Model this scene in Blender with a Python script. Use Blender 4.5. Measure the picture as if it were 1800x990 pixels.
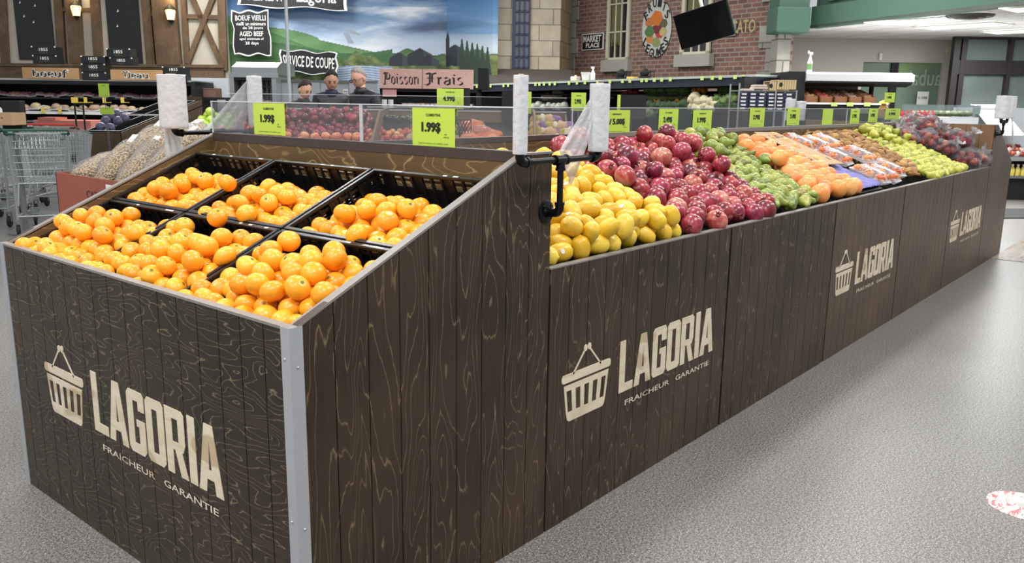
import bpy, bmesh, math, random
import numpy as np
from mathutils import Vector, Matrix, Euler
random.seed(7); rng = np.random.default_rng(11)
for o in list(bpy.data.objects): bpy.data.objects.remove(o)
S = bpy.context.scene
COL = S.collection
R = math.radians
# ------------------------------------------------------------------ camera
CAM = np.array([-1.09223617, -1.55972096, 1.41052357]); YAW, PITCH, ROLL = R(39.7407), R(12.10985), R(0.785506); FPX = 1483.94
_f = np.array([math.cos(PITCH)*math.cos(YAW), math.cos(PITCH)*math.sin(YAW), -math.sin(PITCH)])
_r = np.array([math.sin(YAW), -math.cos(YAW), 0.0]); _u = np.cross(_r, _f)
_r, _u = _r*math.cos(ROLL)+_u*math.sin(ROLL), -_r*math.sin(ROLL)+_u*math.cos(ROLL)
cd = bpy.data.cameras.new('camera'); cam = bpy.data.objects.new('camera', cd); COL.objects.link(cam)
cd.sensor_width = 36; cd.lens = FPX*36/1800; cd.clip_end = 200; cd.clip_start = .05
cam.matrix_world = Matrix(((_r[0], _u[0], -_f[0], CAM[0]), (_r[1], _u[1], -_f[1], CAM[1]), (_r[2], _u[2], -_f[2], CAM[2]), (0, 0, 0, 1)))
S.camera = cam
S.view_settings.view_transform = 'Standard'; S.view_settings.look = 'None'; S.view_settings.gamma = 1
S.view_settings.use_curve_mapping = False; S.view_settings.exposure = 0.0
# ------------------------------------------------------------------ light: bright supermarket ambience plus ceiling fluorescents
w = bpy.data.worlds.new('world'); S.world = w; w.use_nodes = True
w.node_tree.nodes['Background'].inputs[0].default_value = (.93, .97, 1, 1); w.node_tree.nodes['Background'].inputs[1].default_value = .56
def area(x, y, z, sx, sy, p, rz=0, rx=0):
    l = bpy.data.lights.new('ceiling_lamp', 'AREA'); l.shape = 'RECTANGLE'; l.size = sx; l.size_y = sy; l.energy = p; l.color = (1, .98, .95)
    o = bpy.data.objects.new('ceiling_lamp', l); COL.objects.link(o); o.location = (x, y, z); o.rotation_euler = (rx, 0, rz)
for gy, p in ((-1.9, 80), (1.1, 55), (4.6, 70)):
    for k in range(4): area(-1.2+3.6*k, gy, 4.3, 1.2, .45, p*(1.25 if k < 2 else 1))
area(-3.2, -.6, 3.6, 2.4, .5, 110, R(90), R(0))
FH = np.array([math.cos(YAW), math.sin(YAW), 0.0]); RH = np.array([math.sin(YAW), -math.cos(YAW), 0.0]); BGR = YAW-R(90)
for s, d, p in ((-7, 16, 190), (-1, 16, 210), (4.5, 12.5, 150), (-6, 19.5, 150)):
    q = CAM+RH*s+FH*d; area(q[0], q[1], 4.6, 3.2, .6, p, BGR)
# directional wash for the far painted walls: spot strips high on the ceiling, aimed forward
# ------------------------------------------------------------------ geometry of sight lines -> places
def ray(px, py): return _f+_r*(px-900)/FPX-_u*(py-495)/FPX
def hit(px, py, ax, val):
    d = ray(px, py); return CAM+d*(val-CAM[ax])/d[ax]
def hitp(px, py, p0, n):
    d = ray(px, py); return CAM+d*(np.dot(np.array(p0)-CAM, n)/np.dot(d, n))
def P(px, py, d):            # point at horizontal distance d in front of the entrance
    q = ray(px, py); return CAM+q*d/np.dot(q, FH)
# ------------------------------------------------------------------ materials
MATS = {}
def srgb(c):
    if isinstance(c, str): c = tuple(int(c[i:i+2], 16) for i in (0, 2, 4))
    c = [x/255 for x in c]
    return tuple(x/12.92 if x <= .04045 else ((x+.055)/1.055)**2.4 for x in c)+(1,)
class NT:
    def __init__(s, m): s.t = m.node_tree; s.b = s.t.nodes['Principled BSDF']
    def n(s, ty, **kw):
        o = s.t.nodes.new(ty)
        for k, v in kw.items(): setattr(o, k, v)
        return o
    def l(s, a, b): s.t.links.new(a, b)
    def math(s, op, a, b=None, clamp=False):
        o = s.n('ShaderNodeMath', operation=op); o.use_clamp = clamp
        for i, v in enumerate((a, b)):
            if v is None: continue
            if isinstance(v, (int, float)): o.inputs[i].default_value = v
            else: s.l(v, o.inputs[i])
        return o.outputs[0]
    def coord(s, scale=(1, 1, 1), kind='Object', loc=(0, 0, 0), rot=(0, 0, 0)):
        t = s.n('ShaderNodeTexCoord'); mp = s.n('ShaderNodeMapping'); s.l(t.outputs[kind], mp.inputs[0])
        mp.inputs['Scale'].default_value = scale; mp.inputs['Location'].default_value = loc; mp.inputs['Rotation'].default_value = rot
        return mp.outputs[0]
    def noise(s, vec, scale, detail=3, rough=.5, dist=0):
        o = s.n('ShaderNodeTexNoise'); o.inputs['Scale'].default_value = scale; o.inputs['Detail'].default_value = detail
        o.inputs['Roughness'].default_value = rough; o.inputs['Distortion'].default_value = dist
        s.l(vec, o.inputs['Vector']); return o.outputs[0]
    def ramp(s, fac, stops, interp='LINEAR'):
        o = s.n('ShaderNodeValToRGB'); r = o.color_ramp; r.interpolation = interp
        while len(r.elements) < len(stops): r.elements.new(.5)
        for e, (p, c) in zip(r.elements, stops): e.position = p; e.color = srgb(c)
        s.l(fac, o.inputs[0]); return o.outputs[0]
    def mix(s, fac, a, b, mode='MIX'):
        o = s.n('ShaderNodeMix', data_type='RGBA', blend_type=mode)
        for i, v in ((0, fac), (6, a), (7, b)):
            if isinstance(v, (int, float)): o.inputs[i].default_value = v
            elif isinstance(v, tuple): o.inputs[i].default_value = v
            else: s.l(v, o.inputs[i])
        return o.outputs[2]
    def bump(s, h, st=.3, dist=.002):
        o = s.n('ShaderNodeBump'); o.inputs['Strength'].default_value = st; o.inputs['Distance'].default_value = dist
        s.l(h, o.inputs['Height']); s.l(o.outputs[0], s.b.inputs['Normal'])
def mat(name, col=None, rough=.6, metal=0, var=0, vs=8, bump=0, bs=60, spec=.5, emit=0, tint=None, kind='Object'):
    """plain material; var: brightness mottling from noise; tint: second colour mixed by per-object random"""
    if name in MATS: return MATS[name]
    m = bpy.data.materials.new(name); m.use_nodes = True; MATS[name] = m; N = NT(m); b = N.b
    b.inputs['Roughness'].default_value = rough; b.inputs['Metallic'].default_value = metal; b.inputs['Specular IOR Level'].default_value = spec
    c = srgb(col); b.inputs['Base Color'].default_value = c
    out = None
    v = N.coord(kind=kind)
    if tint:
        oi = N.n('ShaderNodeObjectInfo'); out = N.mix(oi.outputs['Random'], c, srgb(tint))
    if var:
        n = N.noise(v, vs, 4, .6); k = N.math('MULTIPLY_ADD', n, 2*var); k.node.inputs[2].default_value = 1-var
        out = N.mix(1.0, out if out is not None else c, k, 'MULTIPLY')
    if out is not None: N.l(out, b.inputs['Base Color'])
    if bump: N.bump(N.noise(v, bs, 3), bump, .004)
    if emit:
        b.inputs['Emission Color'].default_value = c; b.inputs['Emission Strength'].default_value = emit
    return m
def wood(name, dark, light, line, sc=(1, 1, 1), k=9, lw=.07, rough=.45, fib=(6, 6, 60), amt=.75):
    """stained plywood: thin pale contour lines of the veneer over a dark brown ground"""
    if name in MATS: return MATS[name]
    m = bpy.data.materials.new(name); m.use_nodes = True; MATS[name] = m; N = NT(m)
    v = N.coord(sc)
    n = N.math('ADD', N.noise(v, 1.0, 2.0, .45, .35), N.math('MULTIPLY', N.noise(v, 9.0, 3.0, .6), .035))
    t = N.math('ABSOLUTE', N.math('SUBTRACT', N.math('FRACT', N.math('MULTIPLY', n, k)), .5))
    ln = N.ramp(t, ((0, (255, 255, 255)), (lw, (90, 90, 90)), (lw*2.2, (0, 0, 0))))
    brk = N.noise(N.coord(tuple(x*4 for x in sc)), 1.5, 2); ln = N.math('MULTIPLY', ln, N.math('MULTIPLY', brk, 1.5*amt, True))
    f = N.noise(N.coord(fib), 1, 5, .7)
    f2 = N.noise(N.coord((2, 2, 2)), 1, 2)
    base = N.mix(N.math('ADD', N.math('MULTIPLY', f, .8), N.math('MULTIPLY', N.math('SUBTRACT', f2, .5), 1.2), True), srgb(dark), srgb(light))
    N.l(N.mix(ln, base, srgb(line)), N.b.inputs['Base Color'])
    N.b.inputs['Roughness'].default_value = rough; N.b.inputs['Specular IOR Level'].default_value = .35
    N.bump(f, .12, .001)
    return m
# ------------------------------------------------------------------ mesh builder
class MB:
    def __init__(s): s.v = []; s.f = []; s.mi = []; s.T = Matrix.Identity(4); s.cur = 0
    def add(s, vs, fs):
        n = len(s.v); T = s.T
        s.v += [tuple(T @ Vector(v)) for v in vs]; s.f += [tuple(i+n for i in f) for f in fs]; s.mi += [s.cur]*len(fs); return s
    def box(s, x0, y0, z0, x1, y1, z1):
        x0, x1 = sorted((x0, x1)); y0, y1 = sorted((y0, y1)); z0, z1 = sorted((z0, z1))
        return s.add([(x0,y0,z0),(x1,y0,z0),(x1,y1,z0),(x0,y1,z0),(x0,y0,z1),(x1,y0,z1),(x1,y1,z1),(x0,y1,z1)],
                     [(0,3,2,1),(4,5,6,7),(0,1,5,4),(1,2,6,5),(2,3,7,6),(3,0,4,7)])
    def bbox(s, x0, y0, z0, x1, y1, z1, b=.01):
        """box with chamfered edges"""
        bm = bmesh.new(); bmesh.ops.create_cube(bm, size=1)
        for v in bm.verts: v.co = Vector(((x0+x1)/2+v.co.x*(x1-x0), (y0+y1)/2+v.co.y*(y1-y0), (z0+z1)/2+v.co.z*(z1-z0)))
        bmesh.ops.bevel(bm, geom=bm.edges[:], offset=b, segments=2, affect='EDGES', profile=.6)
        bm.verts.index_update(); s.add([v.co[:] for v in bm.verts], [[v.index for v in f.verts] for f in bm.faces]); bm.free(); return s
    def prism(s, pts, axis, a, b):
        """pts 2d polygon; axis 'x','y','z': extruded along that axis from a to b"""
        k = {'x': lambda p, t: (t, p[0], p[1]), 'y': lambda p, t: (p[0], t, p[1]), 'z': lambda p, t: (p[0], p[1], t)}[axis]
        n = len(pts); vs = [k(p, a) for p in pts]+[k(p, b) for p in pts]
        return s.add(vs, [tuple(range(n))[::-1], tuple(range(n, 2*n))]+[(i, (i+1) % n, n+(i+1) % n, n+i) for i in range(n)])
    def tube(s, pts, r, n=8, cap=True):
        pts = [Vector(p) for p in pts]; rs = r if isinstance(r, (list, tuple)) else [r]*len(pts); vs = []; up = None
        for i, p in enumerate(pts):
            t = (pts[min(i+1, len(pts)-1)]-pts[max(i-1, 0)]).normalized()
            if up is None: up = Vector((0, 0, 1)) if abs(t.z) < .9 else Vector((1, 0, 0))
            a = t.cross(up).normalized(); b = a.cross(t).normalized(); up = b
            vs += [tuple(p+(a*math.cos(2*math.pi*k/n)+b*math.sin(2*math.pi*k/n))*rs[i]) for k in range(n)]
        m = len(pts); fs = [(i*n+k, i*n+(k+1) % n, (i+1)*n+(k+1) % n, (i+1)*n+k) for i in range(m-1) for k in range(n)]
        if cap: fs += [tuple(range(n))[::-1], tuple(range((m-1)*n, m*n))]
        return s.add(vs, fs)
    def lathe(s, prof, n=20, c=(0, 0, 0)):
        vs = []; fs = []
        for r, z in prof: vs += [(c[0]+r*math.cos(2*math.pi*k/n), c[1]+r*math.sin(2*math.pi*k/n), c[2]+z) for k in range(n)]
        m = len(prof); fs = [(i*n+k, i*n+(k+1) % n, (i+1)*n+(k+1) % n, (i+1)*n+k) for i in range(m-1) for k in range(n)]
        fs += [tuple(range(n))[::-1], tuple(range((m-1)*n, m*n))]
        return s.add(vs, fs)
    def sphere(s, c, r, n=12, fn=None):
        rx, ry, rz = r if isinstance(r, (tuple, list)) else (r, r, r); m = n//2+1; prof = []
        vs = []; 
        for i in range(m+1):
            ph = math.pi*i/m-math.pi/2
            for k in range(n):
                th = 2*math.pi*k/n; d = Vector((math.cos(ph)*math.cos(th), math.cos(ph)*math.sin(th), math.sin(ph)))
                q = fn(d) if fn else 1
                vs.append((c[0]+d.x*rx*q, c[1]+d.y*ry*q, c[2]+d.z*rz*q))
        fs = [(i*n+k, i*n+(k+1) % n, (i+1)*n+(k+1) % n, (i+1)*n+k) for i in range(m) for k in range(n)]
        return s.add(vs, fs)
    def mesh(s, name, mats, smooth=False):
        me = bpy.data.meshes.new(name); me.from_pydata(s.v, [], s.f); 
        for m in (mats if isinstance(mats, (list, tuple)) else [mats]): me.materials.append(m)
        if len(me.materials) > 1: me.polygons.foreach_set('material_index', s.mi)
        bm = bmesh.new(); bm.from_mesh(me); bmesh.ops.remove_doubles(bm, verts=bm.verts, dist=1e-6); bmesh.ops.recalc_face_normals(bm, faces=bm.faces); bm.to_mesh(me); bm.free()
        if smooth:
            for p in me.polygons: p.use_smooth = True
            if smooth != 2:
                try: me.set_sharp_from_angle(angle=R(40))
                except Exception: pass
        return me
    def build(s, name, mats, parent=None, smooth=False, **tags):
        o = bpy.data.objects.new(name, s.mesh(name, mats, smooth)); COL.objects.link(o)
        if parent is not None: o.parent = parent
        for k, v in tags.items():
            if v: o[k] = v
        return o
def thing(name, label, cat, loc=(0, 0, 0), rz=0, group=None):
    o = bpy.data.objects.new(name, None); o.empty_display_size = .1; COL.objects.link(o)
    o.location = loc; o.rotation_euler = (0, 0, rz); o['label'] = label; o['category'] = cat
    if group: o['group'] = group
    return o
def single(mb, name, m, label, cat, loc=(0, 0, 0), rz=0, group=None, smooth=False):
    o = mb.build(name, m, None, smooth, label=label, category=cat, group=group); o.location = loc; o.rotation_euler = (0, 0, rz); return o
def struct(mb, name, m, loc=(0, 0, 0), rz=0, smooth=False):
    o = mb.build(name, m, None, smooth, kind='structure'); o.location = loc; o.rotation_euler = (0, 0, rz); return o
def clone(o, loc, rot=None, sc=None, label=None, group=None, cat=None):
    c = o.copy(); COL.objects.link(c); c.location = loc
    if rot is not None: c.rotation_euler = rot
    if sc is not None: c.scale = (sc, sc, sc) if isinstance(sc, (int, float)) else sc
    if label: c['label'] = label
    if group: c['group'] = group
    def rec(a, b):
        for ch in KIDS.get(a.name, []):
            d = ch.copy(); COL.objects.link(d); d.parent = b; rec(ch, d)
    rec(o, c)
    return c
KIDS = {}
def proto(o, *kids):
    KIDS[o.name] = list(kids); return o
def bgm(px, d, z=0.0):      # world spot on the line of sight column px at distance d, height z
    q = P(px, 180, d); return (float(q[0]), float(q[1]), z)
def span(px0, py0, px1, py1, d):
    """width, bottom z, top z and base centre of an upright rectangle seen between those lines at distance d"""
    a = P(px0, (py0+py1)/2, d); b = P(px1, (py0+py1)/2, d); c = (a+b)/2
    zt = P((px0+px1)/2, py0, d)[2]; zb = P((px0+px1)/2, py1, d)[2]
    return float(np.linalg.norm((b-a)[:2])), float(zb), float(zt), (float(c[0]), float(c[1]))
def bgt(name, label, cat, px0, py0, px1, py1, d, group=None, base=None):
    """thing facing the shop floor; returns empty at bottom centre, width, height"""
    wd, zb, zt, c = span(px0, py0, px1, py1, d); z0 = zb if base is None else base
    return thing(name, label, cat, (c[0], c[1], z0), BGR, group), wd, zt-z0
# ------------------------------------------------------------------ lettering
def text_mb(mb, body, x0, z0, width=None, height=None, T=None, bold=0.0, depth=.001, shear=0, flip=False, align='L', y=0):
    """lettering in the local x-z plane facing -y, fitted into width/height"""
    cu = bpy.data.curves.new('lettering', 'FONT'); cu.body = body; cu.size = 1; cu.offset = bold; cu.extrude = 0; cu.shear = shear; cu.resolution_u = 2
    o = bpy.data.objects.new('lettering', cu); me = o.to_mesh()
    vs = [v.co.copy() for v in me.vertices]; fs = [tuple(p.vertices) for p in me.polygons]
    if not vs: return mb
    ax = min(v.x for v in vs); bx = max(v.x for v in vs); az = min(v.y for v in vs); bz = max(v.y for v in vs)
    sz = height/(bz-az) if height else None; sx = width/(bx-ax) if width else None
    if sz is None: sz = sx
    if sx is None: sx = sz
    wd = (bx-ax)*sx; off = {'L': 0, 'C': -wd/2, 'R': -wd}[align]
    Q = []
    for v in vs:
        X = (v.x-ax)*sx
        if flip: X = wd-X
        Q.append((x0+off+X, y-depth, z0+(v.y-az)*sz))
    if flip: fs = [f[::-1] for f in fs]
    mb.add(Q, fs); o.to_mesh_clear(); bpy.data.objects.remove(o); bpy.data.curves.remove(cu); return mb
# blackletter drawn with a broad nib: strokes as poly-lines in a cell 0..w x 0..1 (x-height .62)
NIB = {
 'P': (.62, [[(.14,.95),(.14,.0)],[(.0,.86),(.14,.95),(.40,.93),(.52,.80),(.52,.52),(.38,.40),(.2,.42)],[(.0,-.02),(.14,.05),(.26,.0)],[(.26,.9),(.26,.44)]]),
 'F': (.58, [[(.2,1.0),(.2,.12),(.05,-.05),(-.1,.02)],[(.0,.86),(.16,.95),(.36,.88),(.54,.98)],[(.06,.55),(.40,.55)],[(.32,.9),(.32,.2)]]),
 'V': (.62, [[(.0,.85),(.12,.95),(.18,.8),(.18,.2),(.34,.0)],[(.34,.0),(.5,.14),(.5,.75),(.36,.95),(.26,.8)]]),
 'b': (.46, [[(.08,.95),(.08,.1),(.2,.0)],[(.08,.52),(.24,.62),(.36,.5),(.36,.14),(.2,.0)]]),
 'o': (.44, [[(.08,.52),(.08,.12),(.2,.0)],[(.08,.52),(.22,.62),(.34,.5)],[(.34,.5),(.34,.12),(.2,.0)]]),
 'i': (.24, [[(.02,.54),(.1,.6),(.1,.06),(.2,.0)],[(.08,.78),(.14,.84)]]),
 's': (.40, [[(.34,.54),(.22,.62),(.08,.5),(.1,.38),(.32,.24),(.32,.12),(.18,.0),(.04,.08)]]),
 'n': (.50, [[(.02,.54),(.1,.6),(.1,.04),(.18,.0)],[(.12,.5),(.28,.62),(.38,.52),(.38,.06),(.46,.0)]]),
 'r': (.36, [[(.02,.54),(.1,.6),(.1,.04),(.18,.0)],[(.12,.5),(.24,.62),(.34,.54)]]),
 'a': (.46, [[(.06,.52),(.2,.62),(.34,.52),(.34,.06),(.42,.0)],[(.34,.36),(.16,.32),(.06,.2),(.08,.06),(.18,.0),(.34,.12)]]),
 'e': (.40, [[(.34,.08),(.22,.0),(.08,.12),(.08,.52),(.22,.62),(.34,.5),(.32,.4),(.1,.28)]]),
 'u': (.50, [[(.02,.56),(.1,.6),(.1,.1),(.2,.0),(.36,.12)],[(.34,.6),(.36,.6),(.36,.04),(.46,.0)]]),
 ' ': (.4, [])}
def nib_mb(mb, body, x0, z0, width, height, nib=.085, y=-.001, grow=0):
    tot = sum(NIB[c][0] for c in body); sx = width/tot; x = 0
    nx, nz = nib*.75+grow, nib*.62+grow
    for c in body:
        wd, st = NIB[c]
        for s_ in st:
            for (a, b) in zip(s_[:-1], s_[1:]):
                pts = []
                for p in (a, b):
                    for sg in (-1, 1): pts.append((x+p[0]+sg*nx/2, p[1]+sg*nz/2*(-1)))
                    if grow: 
                        for sg in (-1, 1): pts.append((x+p[0]+sg*nx/2, p[1]+sg*nz/2))
                # convex hull of the swept nib
                P_ = sorted(set((round(u, 5), round(v, 5)) for u, v in pts)); lo = []; hi = []
                cr = lambda o, a_, b_: (a_[0]-o[0])*(b_[1]-o[1])-(a_[1]-o[1])*(b_[0]-o[0])
                for q in P_:
                    while len(lo) > 1 and cr(lo[-2], lo[-1], q) <= 0: lo.pop()
                    lo.append(q)
                for q in P_[::-1]:
                    while len(hi) > 1 and cr(hi[-2], hi[-1], q) <= 0: hi.pop()
                    hi.append(q)
                H = lo[:-1]+hi[:-1]
                if len(H) > 2: mb.add([(x0+u*sx, y-random.random()*.0002, z0+v*height) for u, v in H], [tuple(range(len(H)))])
        x += wd
    return mb
# ================================================================== MATERIAL SET
M_END = wood('wood_end_grain_across', (36, 29, 22), (66, 55, 43), (150, 132, 104), (1, 2.4, 8.5), 21, .05, .42, (10, 10, 110), .85)
M_SIDE = wood('wood_grain_upright', (32, 24, 17), (80, 62, 44), (146, 126, 94), (8, 8, 1.35), 17, .05, .45, (120, 120, 5), .72)
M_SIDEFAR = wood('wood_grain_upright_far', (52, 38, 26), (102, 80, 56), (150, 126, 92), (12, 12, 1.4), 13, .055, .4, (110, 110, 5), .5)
M_INNER = wood('wood_inner_board', (84, 64, 40), (118, 94, 62), (186, 158, 110), (2.2, 2.2, 5), 14, .07, .5, (8, 8, 40), .8)
M_BROWN = wood('wood_bin_far', (70, 54, 38), (104, 84, 60), (125, 104, 74), (6, 6, 1.5), 4, .05, .6, (50, 50, 5), .4)
M_EDGE = mat('grey_edge_band', (128, 122, 117), .45, 0, .1, 30)
M_EDGED = mat('dark_edge_band', (66, 54, 50), .5, 0, .3, 12)
M_ALU = mat('brushed_aluminium', (176, 179, 184), .42, .35, .06, 40)
M_PALE = None
def pale():
    m = bpy.data.materials.new('pale_plywood'); m.use_nodes = True; N = NT(m)
    v = N.coord((3, 3, 14)); n = N.noise(v, 1.2, 3, .6, 1)
    k = N.noise(N.coord((2, 2, 3), loc=(3, 1, 0)), 1.6, 1, .5, .5)
    c = N.ramp(n, ((.3, (205, 190, 164)), (.6, (222, 209, 186)), (.75, (196, 178, 148))))
    c = N.mix(N.ramp(k, ((.60, (0, 0, 0)), (.63, (200, 200, 200)))), c, srgb((168, 138, 104)))
    N.l(c, N.b.inputs['Base Color']); N.b.inputs['Roughness'].default_value = .55; return m
M_PALE = pale()
M_BLACK = mat('black_plastic', (20, 20, 22), .32, 0, .2, 30)
M_BLACKM = mat('matte_black', (16, 16, 18), .7)
M_PIPE = mat('black_iron_pipe', (18, 18, 22), .3, .5, .2, 40, .15, 180)
M_WHITEB = mat('white_plastic_film_roll', (204, 205, 208), .45, 0, .05, 30, .9, 45)
M_WHITE = mat('white_paint', (228, 228, 226), .5)
M_GREY = mat('grey_metal', (120, 122, 124), .4, .4)
M_STEEL = mat('stainless_steel', (190, 192, 194), .28, .8, .1, 5)
M_LIME = mat('lime_sign_card', (186, 216, 78), .5)
M_INK = mat('sign_ink', (24, 26, 18), .6)
M_CARD = mat('brown_cardboard', (176, 146, 112), .8, 0, .06, 12)
def glassy(name, tint, alpha, rough=.05, gl=.5, bump=0, bs=40):
    m = bpy.data.materials.new(name); m.use_nodes = True; t = m.node_tree; N = NT(m)
    tr = t.nodes.new('ShaderNodeBsdfTransparent'); tr.inputs[0].default_value = (1, 1, 1, 1)
    N.b.inputs['Base Color'].default_value = srgb(tint); N.b.inputs['Roughness'].default_value = rough
    fr = t.nodes.new('ShaderNodeFresnel'); fr.inputs[0].default_value = 1.45
    k = N.math('ADD', N.math('MULTIPLY', fr.outputs[0], gl), alpha, True)
    mx = t.nodes.new('ShaderNodeMixShader'); t.links.new(k, mx.inputs[0]); t.links.new(tr.outputs[0], mx.inputs[1]); t.links.new(N.b.outputs[0], mx.inputs[2])
    t.links.new(mx.outputs[0], t.nodes['Material Output'].inputs[0])
    if bump:
        h = N.noise(N.coord((1, 1, 1)), bs, 4, .6, 1.2); N.bump(h, bump, .02)
        bn = N.b.inputs['Normal'].links[0].from_socket; t.links.new(bn, fr.inputs['Normal'])
    return m
M_PLEXI = glassy('clear_acrylic', (120, 126, 132), .015, .04, .45)
M_PLEXIE = glassy('acrylic_edge', (236, 238, 245), .6, .2, .6)
M_BAG = glassy('clear_bag_film', (200, 200, 205), .03, .1, 1.0, .7, 60)
M_WRAP = glassy('tray_wrap_film', (200, 200, 205), .015, .08, .6, .5, 60)
M_SHEET = glassy('thin_white_film', (228, 229, 232), .42, .35, .3, .4, 25)
M_GLASS = glassy('window_glass', (120, 135, 135), .35, .05, .6)
# ================================================================== FLOOR
def floor_mat():
    m = bpy.data.materials.new('terrazzo'); m.use_nodes = True; N = NT(m)
    v = N.coord()
    n1 = N.noise(v, 190, 3, .75); n2 = N.noise(v, 90, 1); n3 = N.noise(v, 1.1, 3)
    c = N.ramp(n1, ((.36, (34, 32, 30)), (.45, (88, 84, 80)), (.54, (112, 108, 104)), (.64, (204, 201, 197))))
    c = N.mix(.22, c, N.ramp(n2, ((.35, (60, 58, 56)), (.65, (190, 188, 186)))), 'MIX')
    k = N.math('MULTIPLY_ADD', n3, .34); k.node.inputs[2].default_value = .75
    N.l(N.mix(1.0, c, k, 'MULTIPLY'), N.b.inputs['Base Color'])
    N.b.inputs['Roughness'].default_value = .36
    N.b.inputs['Specular IOR Level'].default_value = .38
    return m
mb = MB(); mb.box(-6, -7, -.1, 30, 34, 0); struct(mb, 'floor', floor_mat())
mb = MB(); mb.box(0, 0, 0, 4.2, 3.4, .004)
def tilefloor():
    m = bpy.data.materials.new('washed_wood_look_tile'); m.use_nodes = True; N = NT(m)
    n = N.noise(N.coord((2, 14, 1)), 1.3, 4, .6)
    N.l(N.ramp(n, ((.3, (128, 112, 100)), (.55, (160, 146, 132)), (.75, (182, 172, 160)))), N.b.inputs['Base Color']); N.b.inputs['Roughness'].default_value = .22; return m
o = struct(mb, 'floor_entrance', tilefloor(), (7.9, -3.4, 0))
mb = MB(); mb.box(-.9, -.45, 0, .9, .45, .012)
single(mb, 'door_mat', mat('charcoal_mat', (52, 52, 54), .9, 0, .2, 60), 'dark grey flat mat on the floor past the far end of the island', 'mat', (12.1, .42, .0), R(-40))
# torn floor sticker
def sticker_mat():
    m = bpy.data.materials.new('worn_red_white_vinyl'); m.use_nodes = True; N = NT(m)
    n = N.noise(N.coord((7, 22, 1)), 2.2, 5, .7, 1)
    N.l(N.ramp(n, ((.36, (150, 140, 132)), (.44, (236, 226, 220)), (.5, (240, 232, 226)), (.55, (186, 92, 96)), (.64, (204, 110, 112)), (.68, (238, 228, 222)))), N.b.inputs['Base Color']); return m
mb = MB(); n = 60; pts = [((.115+.004*random.random())*math.cos(2*math.pi*i/n), (.115+.004*random.random())*math.sin(2*math.pi*i/n)) for i in range(n)]
mb.prism(pts, 'z', 0, .0012)
s0 = single(mb, 'floor_sticker', sticker_mat(), 'round worn red and white sticker on the grey floor', 'sticker', (2.268, -1.185, 0))
mb = MB(); mb.prism([(.022*math.cos(a*1.05), .02*math.sin(a*1.05)) for a in range(6)], 'z', .0012, .0016); mb.build('grey_patch', mat('grey_patch', (176, 176, 172), .6), s0)
# ================================================================== ISLAND
W, D, D2, H0, H1, SP = 1.68, .836, .97, .90, 1.261, .84
MOD = 1.272; X = [D2+MOD*i for i in range(6)]; XE = X[5]+D2
def planks(mb, u0, u1, step, zf, put, gap=.0035, z0=.0):
    """upright boards with dark gaps between; zf(u) = height of the top at u; put(u,z,k) -> point, k depth index 0 face 1 back"""
    n = max(1, round((u1-u0)/step)); e = [u0+(u1-u0)*i/n for i in range(n+1)]
    for a, b in zip(e[:-1], e[1:]):
        a2, b2 = a+gap/2, b-gap/2
        q = [(a2, z0), (b2, z0), (b2, zf(b2)), (a2, zf(a2))]
        vs = [put(u, z, 0) for u, z in q]+[put(u, z, 1) for u, z in q]
        mb.add(vs, [(0, 1, 2, 3), (7, 6, 5, 4), (0, 4, 5, 1), (1, 5, 6, 2), (2, 6, 7, 3), (3, 7, 4, 0)])
LET = {  # condensed block capitals, unit height; lists of convex pieces, x in percent
 'L': (11, [[(0,0),(4.4,0),(4.4,1),(0,1)], [(4.4,0),(11,0),(11,.16),(4.4,.16)]]),
 'A': (14, [[(0,0),(4.2,0),(4.9,.2),(.92,.2)], [(9.8,0),(14,0),(13.08,.2),(9.1,.2)], [(.92,.2),(13.08,.2),(12.44,.34),(1.56,.34)], [(1.56,.34),(6.2,.34),(7,.78),(3.6,.78)], [(7.8,.34),(12.44,.34),(10.4,.78),(7,.78)], [(3.6,.78),(10.4,.78),(9.4,1),(4.6,1)]]),
 'G': (12, [[(0,.07),(4.2,.07),(4.2,.93),(0,.93)], [(0,.93),(12,.93),(10.8,1),(1.6,1)], [(4.2,.84),(12,.84),(12,.93),(4.2,.93)], [(7.8,.7),(12,.7),(12,.84),(7.8,.84)],
            [(1.6,0),(10.4,0),(12,.07),(0,.07)], [(4.2,.07),(12,.07),(12,.16),(4.2,.16)], [(7.8,.16),(12,.16),(12,.55),(7.8,.55)], [(6.2,.44),(7.8,.44),(7.8,.55),(6.2,.55)]]),
 'O': (12, [[(0,.07),(4.2,.07),(4.2,.93),(0,.93)], [(7.8,.07),(12,.07),(12,.93),(7.8,.93)], [(0,.93),(12,.93),(10.4,1),(1.6,1)], [(1.6,0),(10.4,0),(12,.07),(0,.07)],
            [(4.2,.84),(7.8,.84),(7.8,.93),(4.2,.93)], [(4.2,.07),(7.8,.07),(7.8,.16),(4.2,.16)]]),
 'R': (13, [[(0,0),(4.2,0),(4.2,1),(0,1)], [(4.2,.85),(12,.85),(12,.94),(10.4,1),(4.2,1)], [(8,.5),(12,.5),(12,.85),(8,.85)], [(4.2,.38),(10.6,.38),(12,.5),(4.2,.5)], [(8.6,0),(13,0),(9.6,.38),(5.6,.38)]]),
 'I': (4.4, [[(0,0),(4.4,0),(4.4,1),(0,1)]])}
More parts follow.
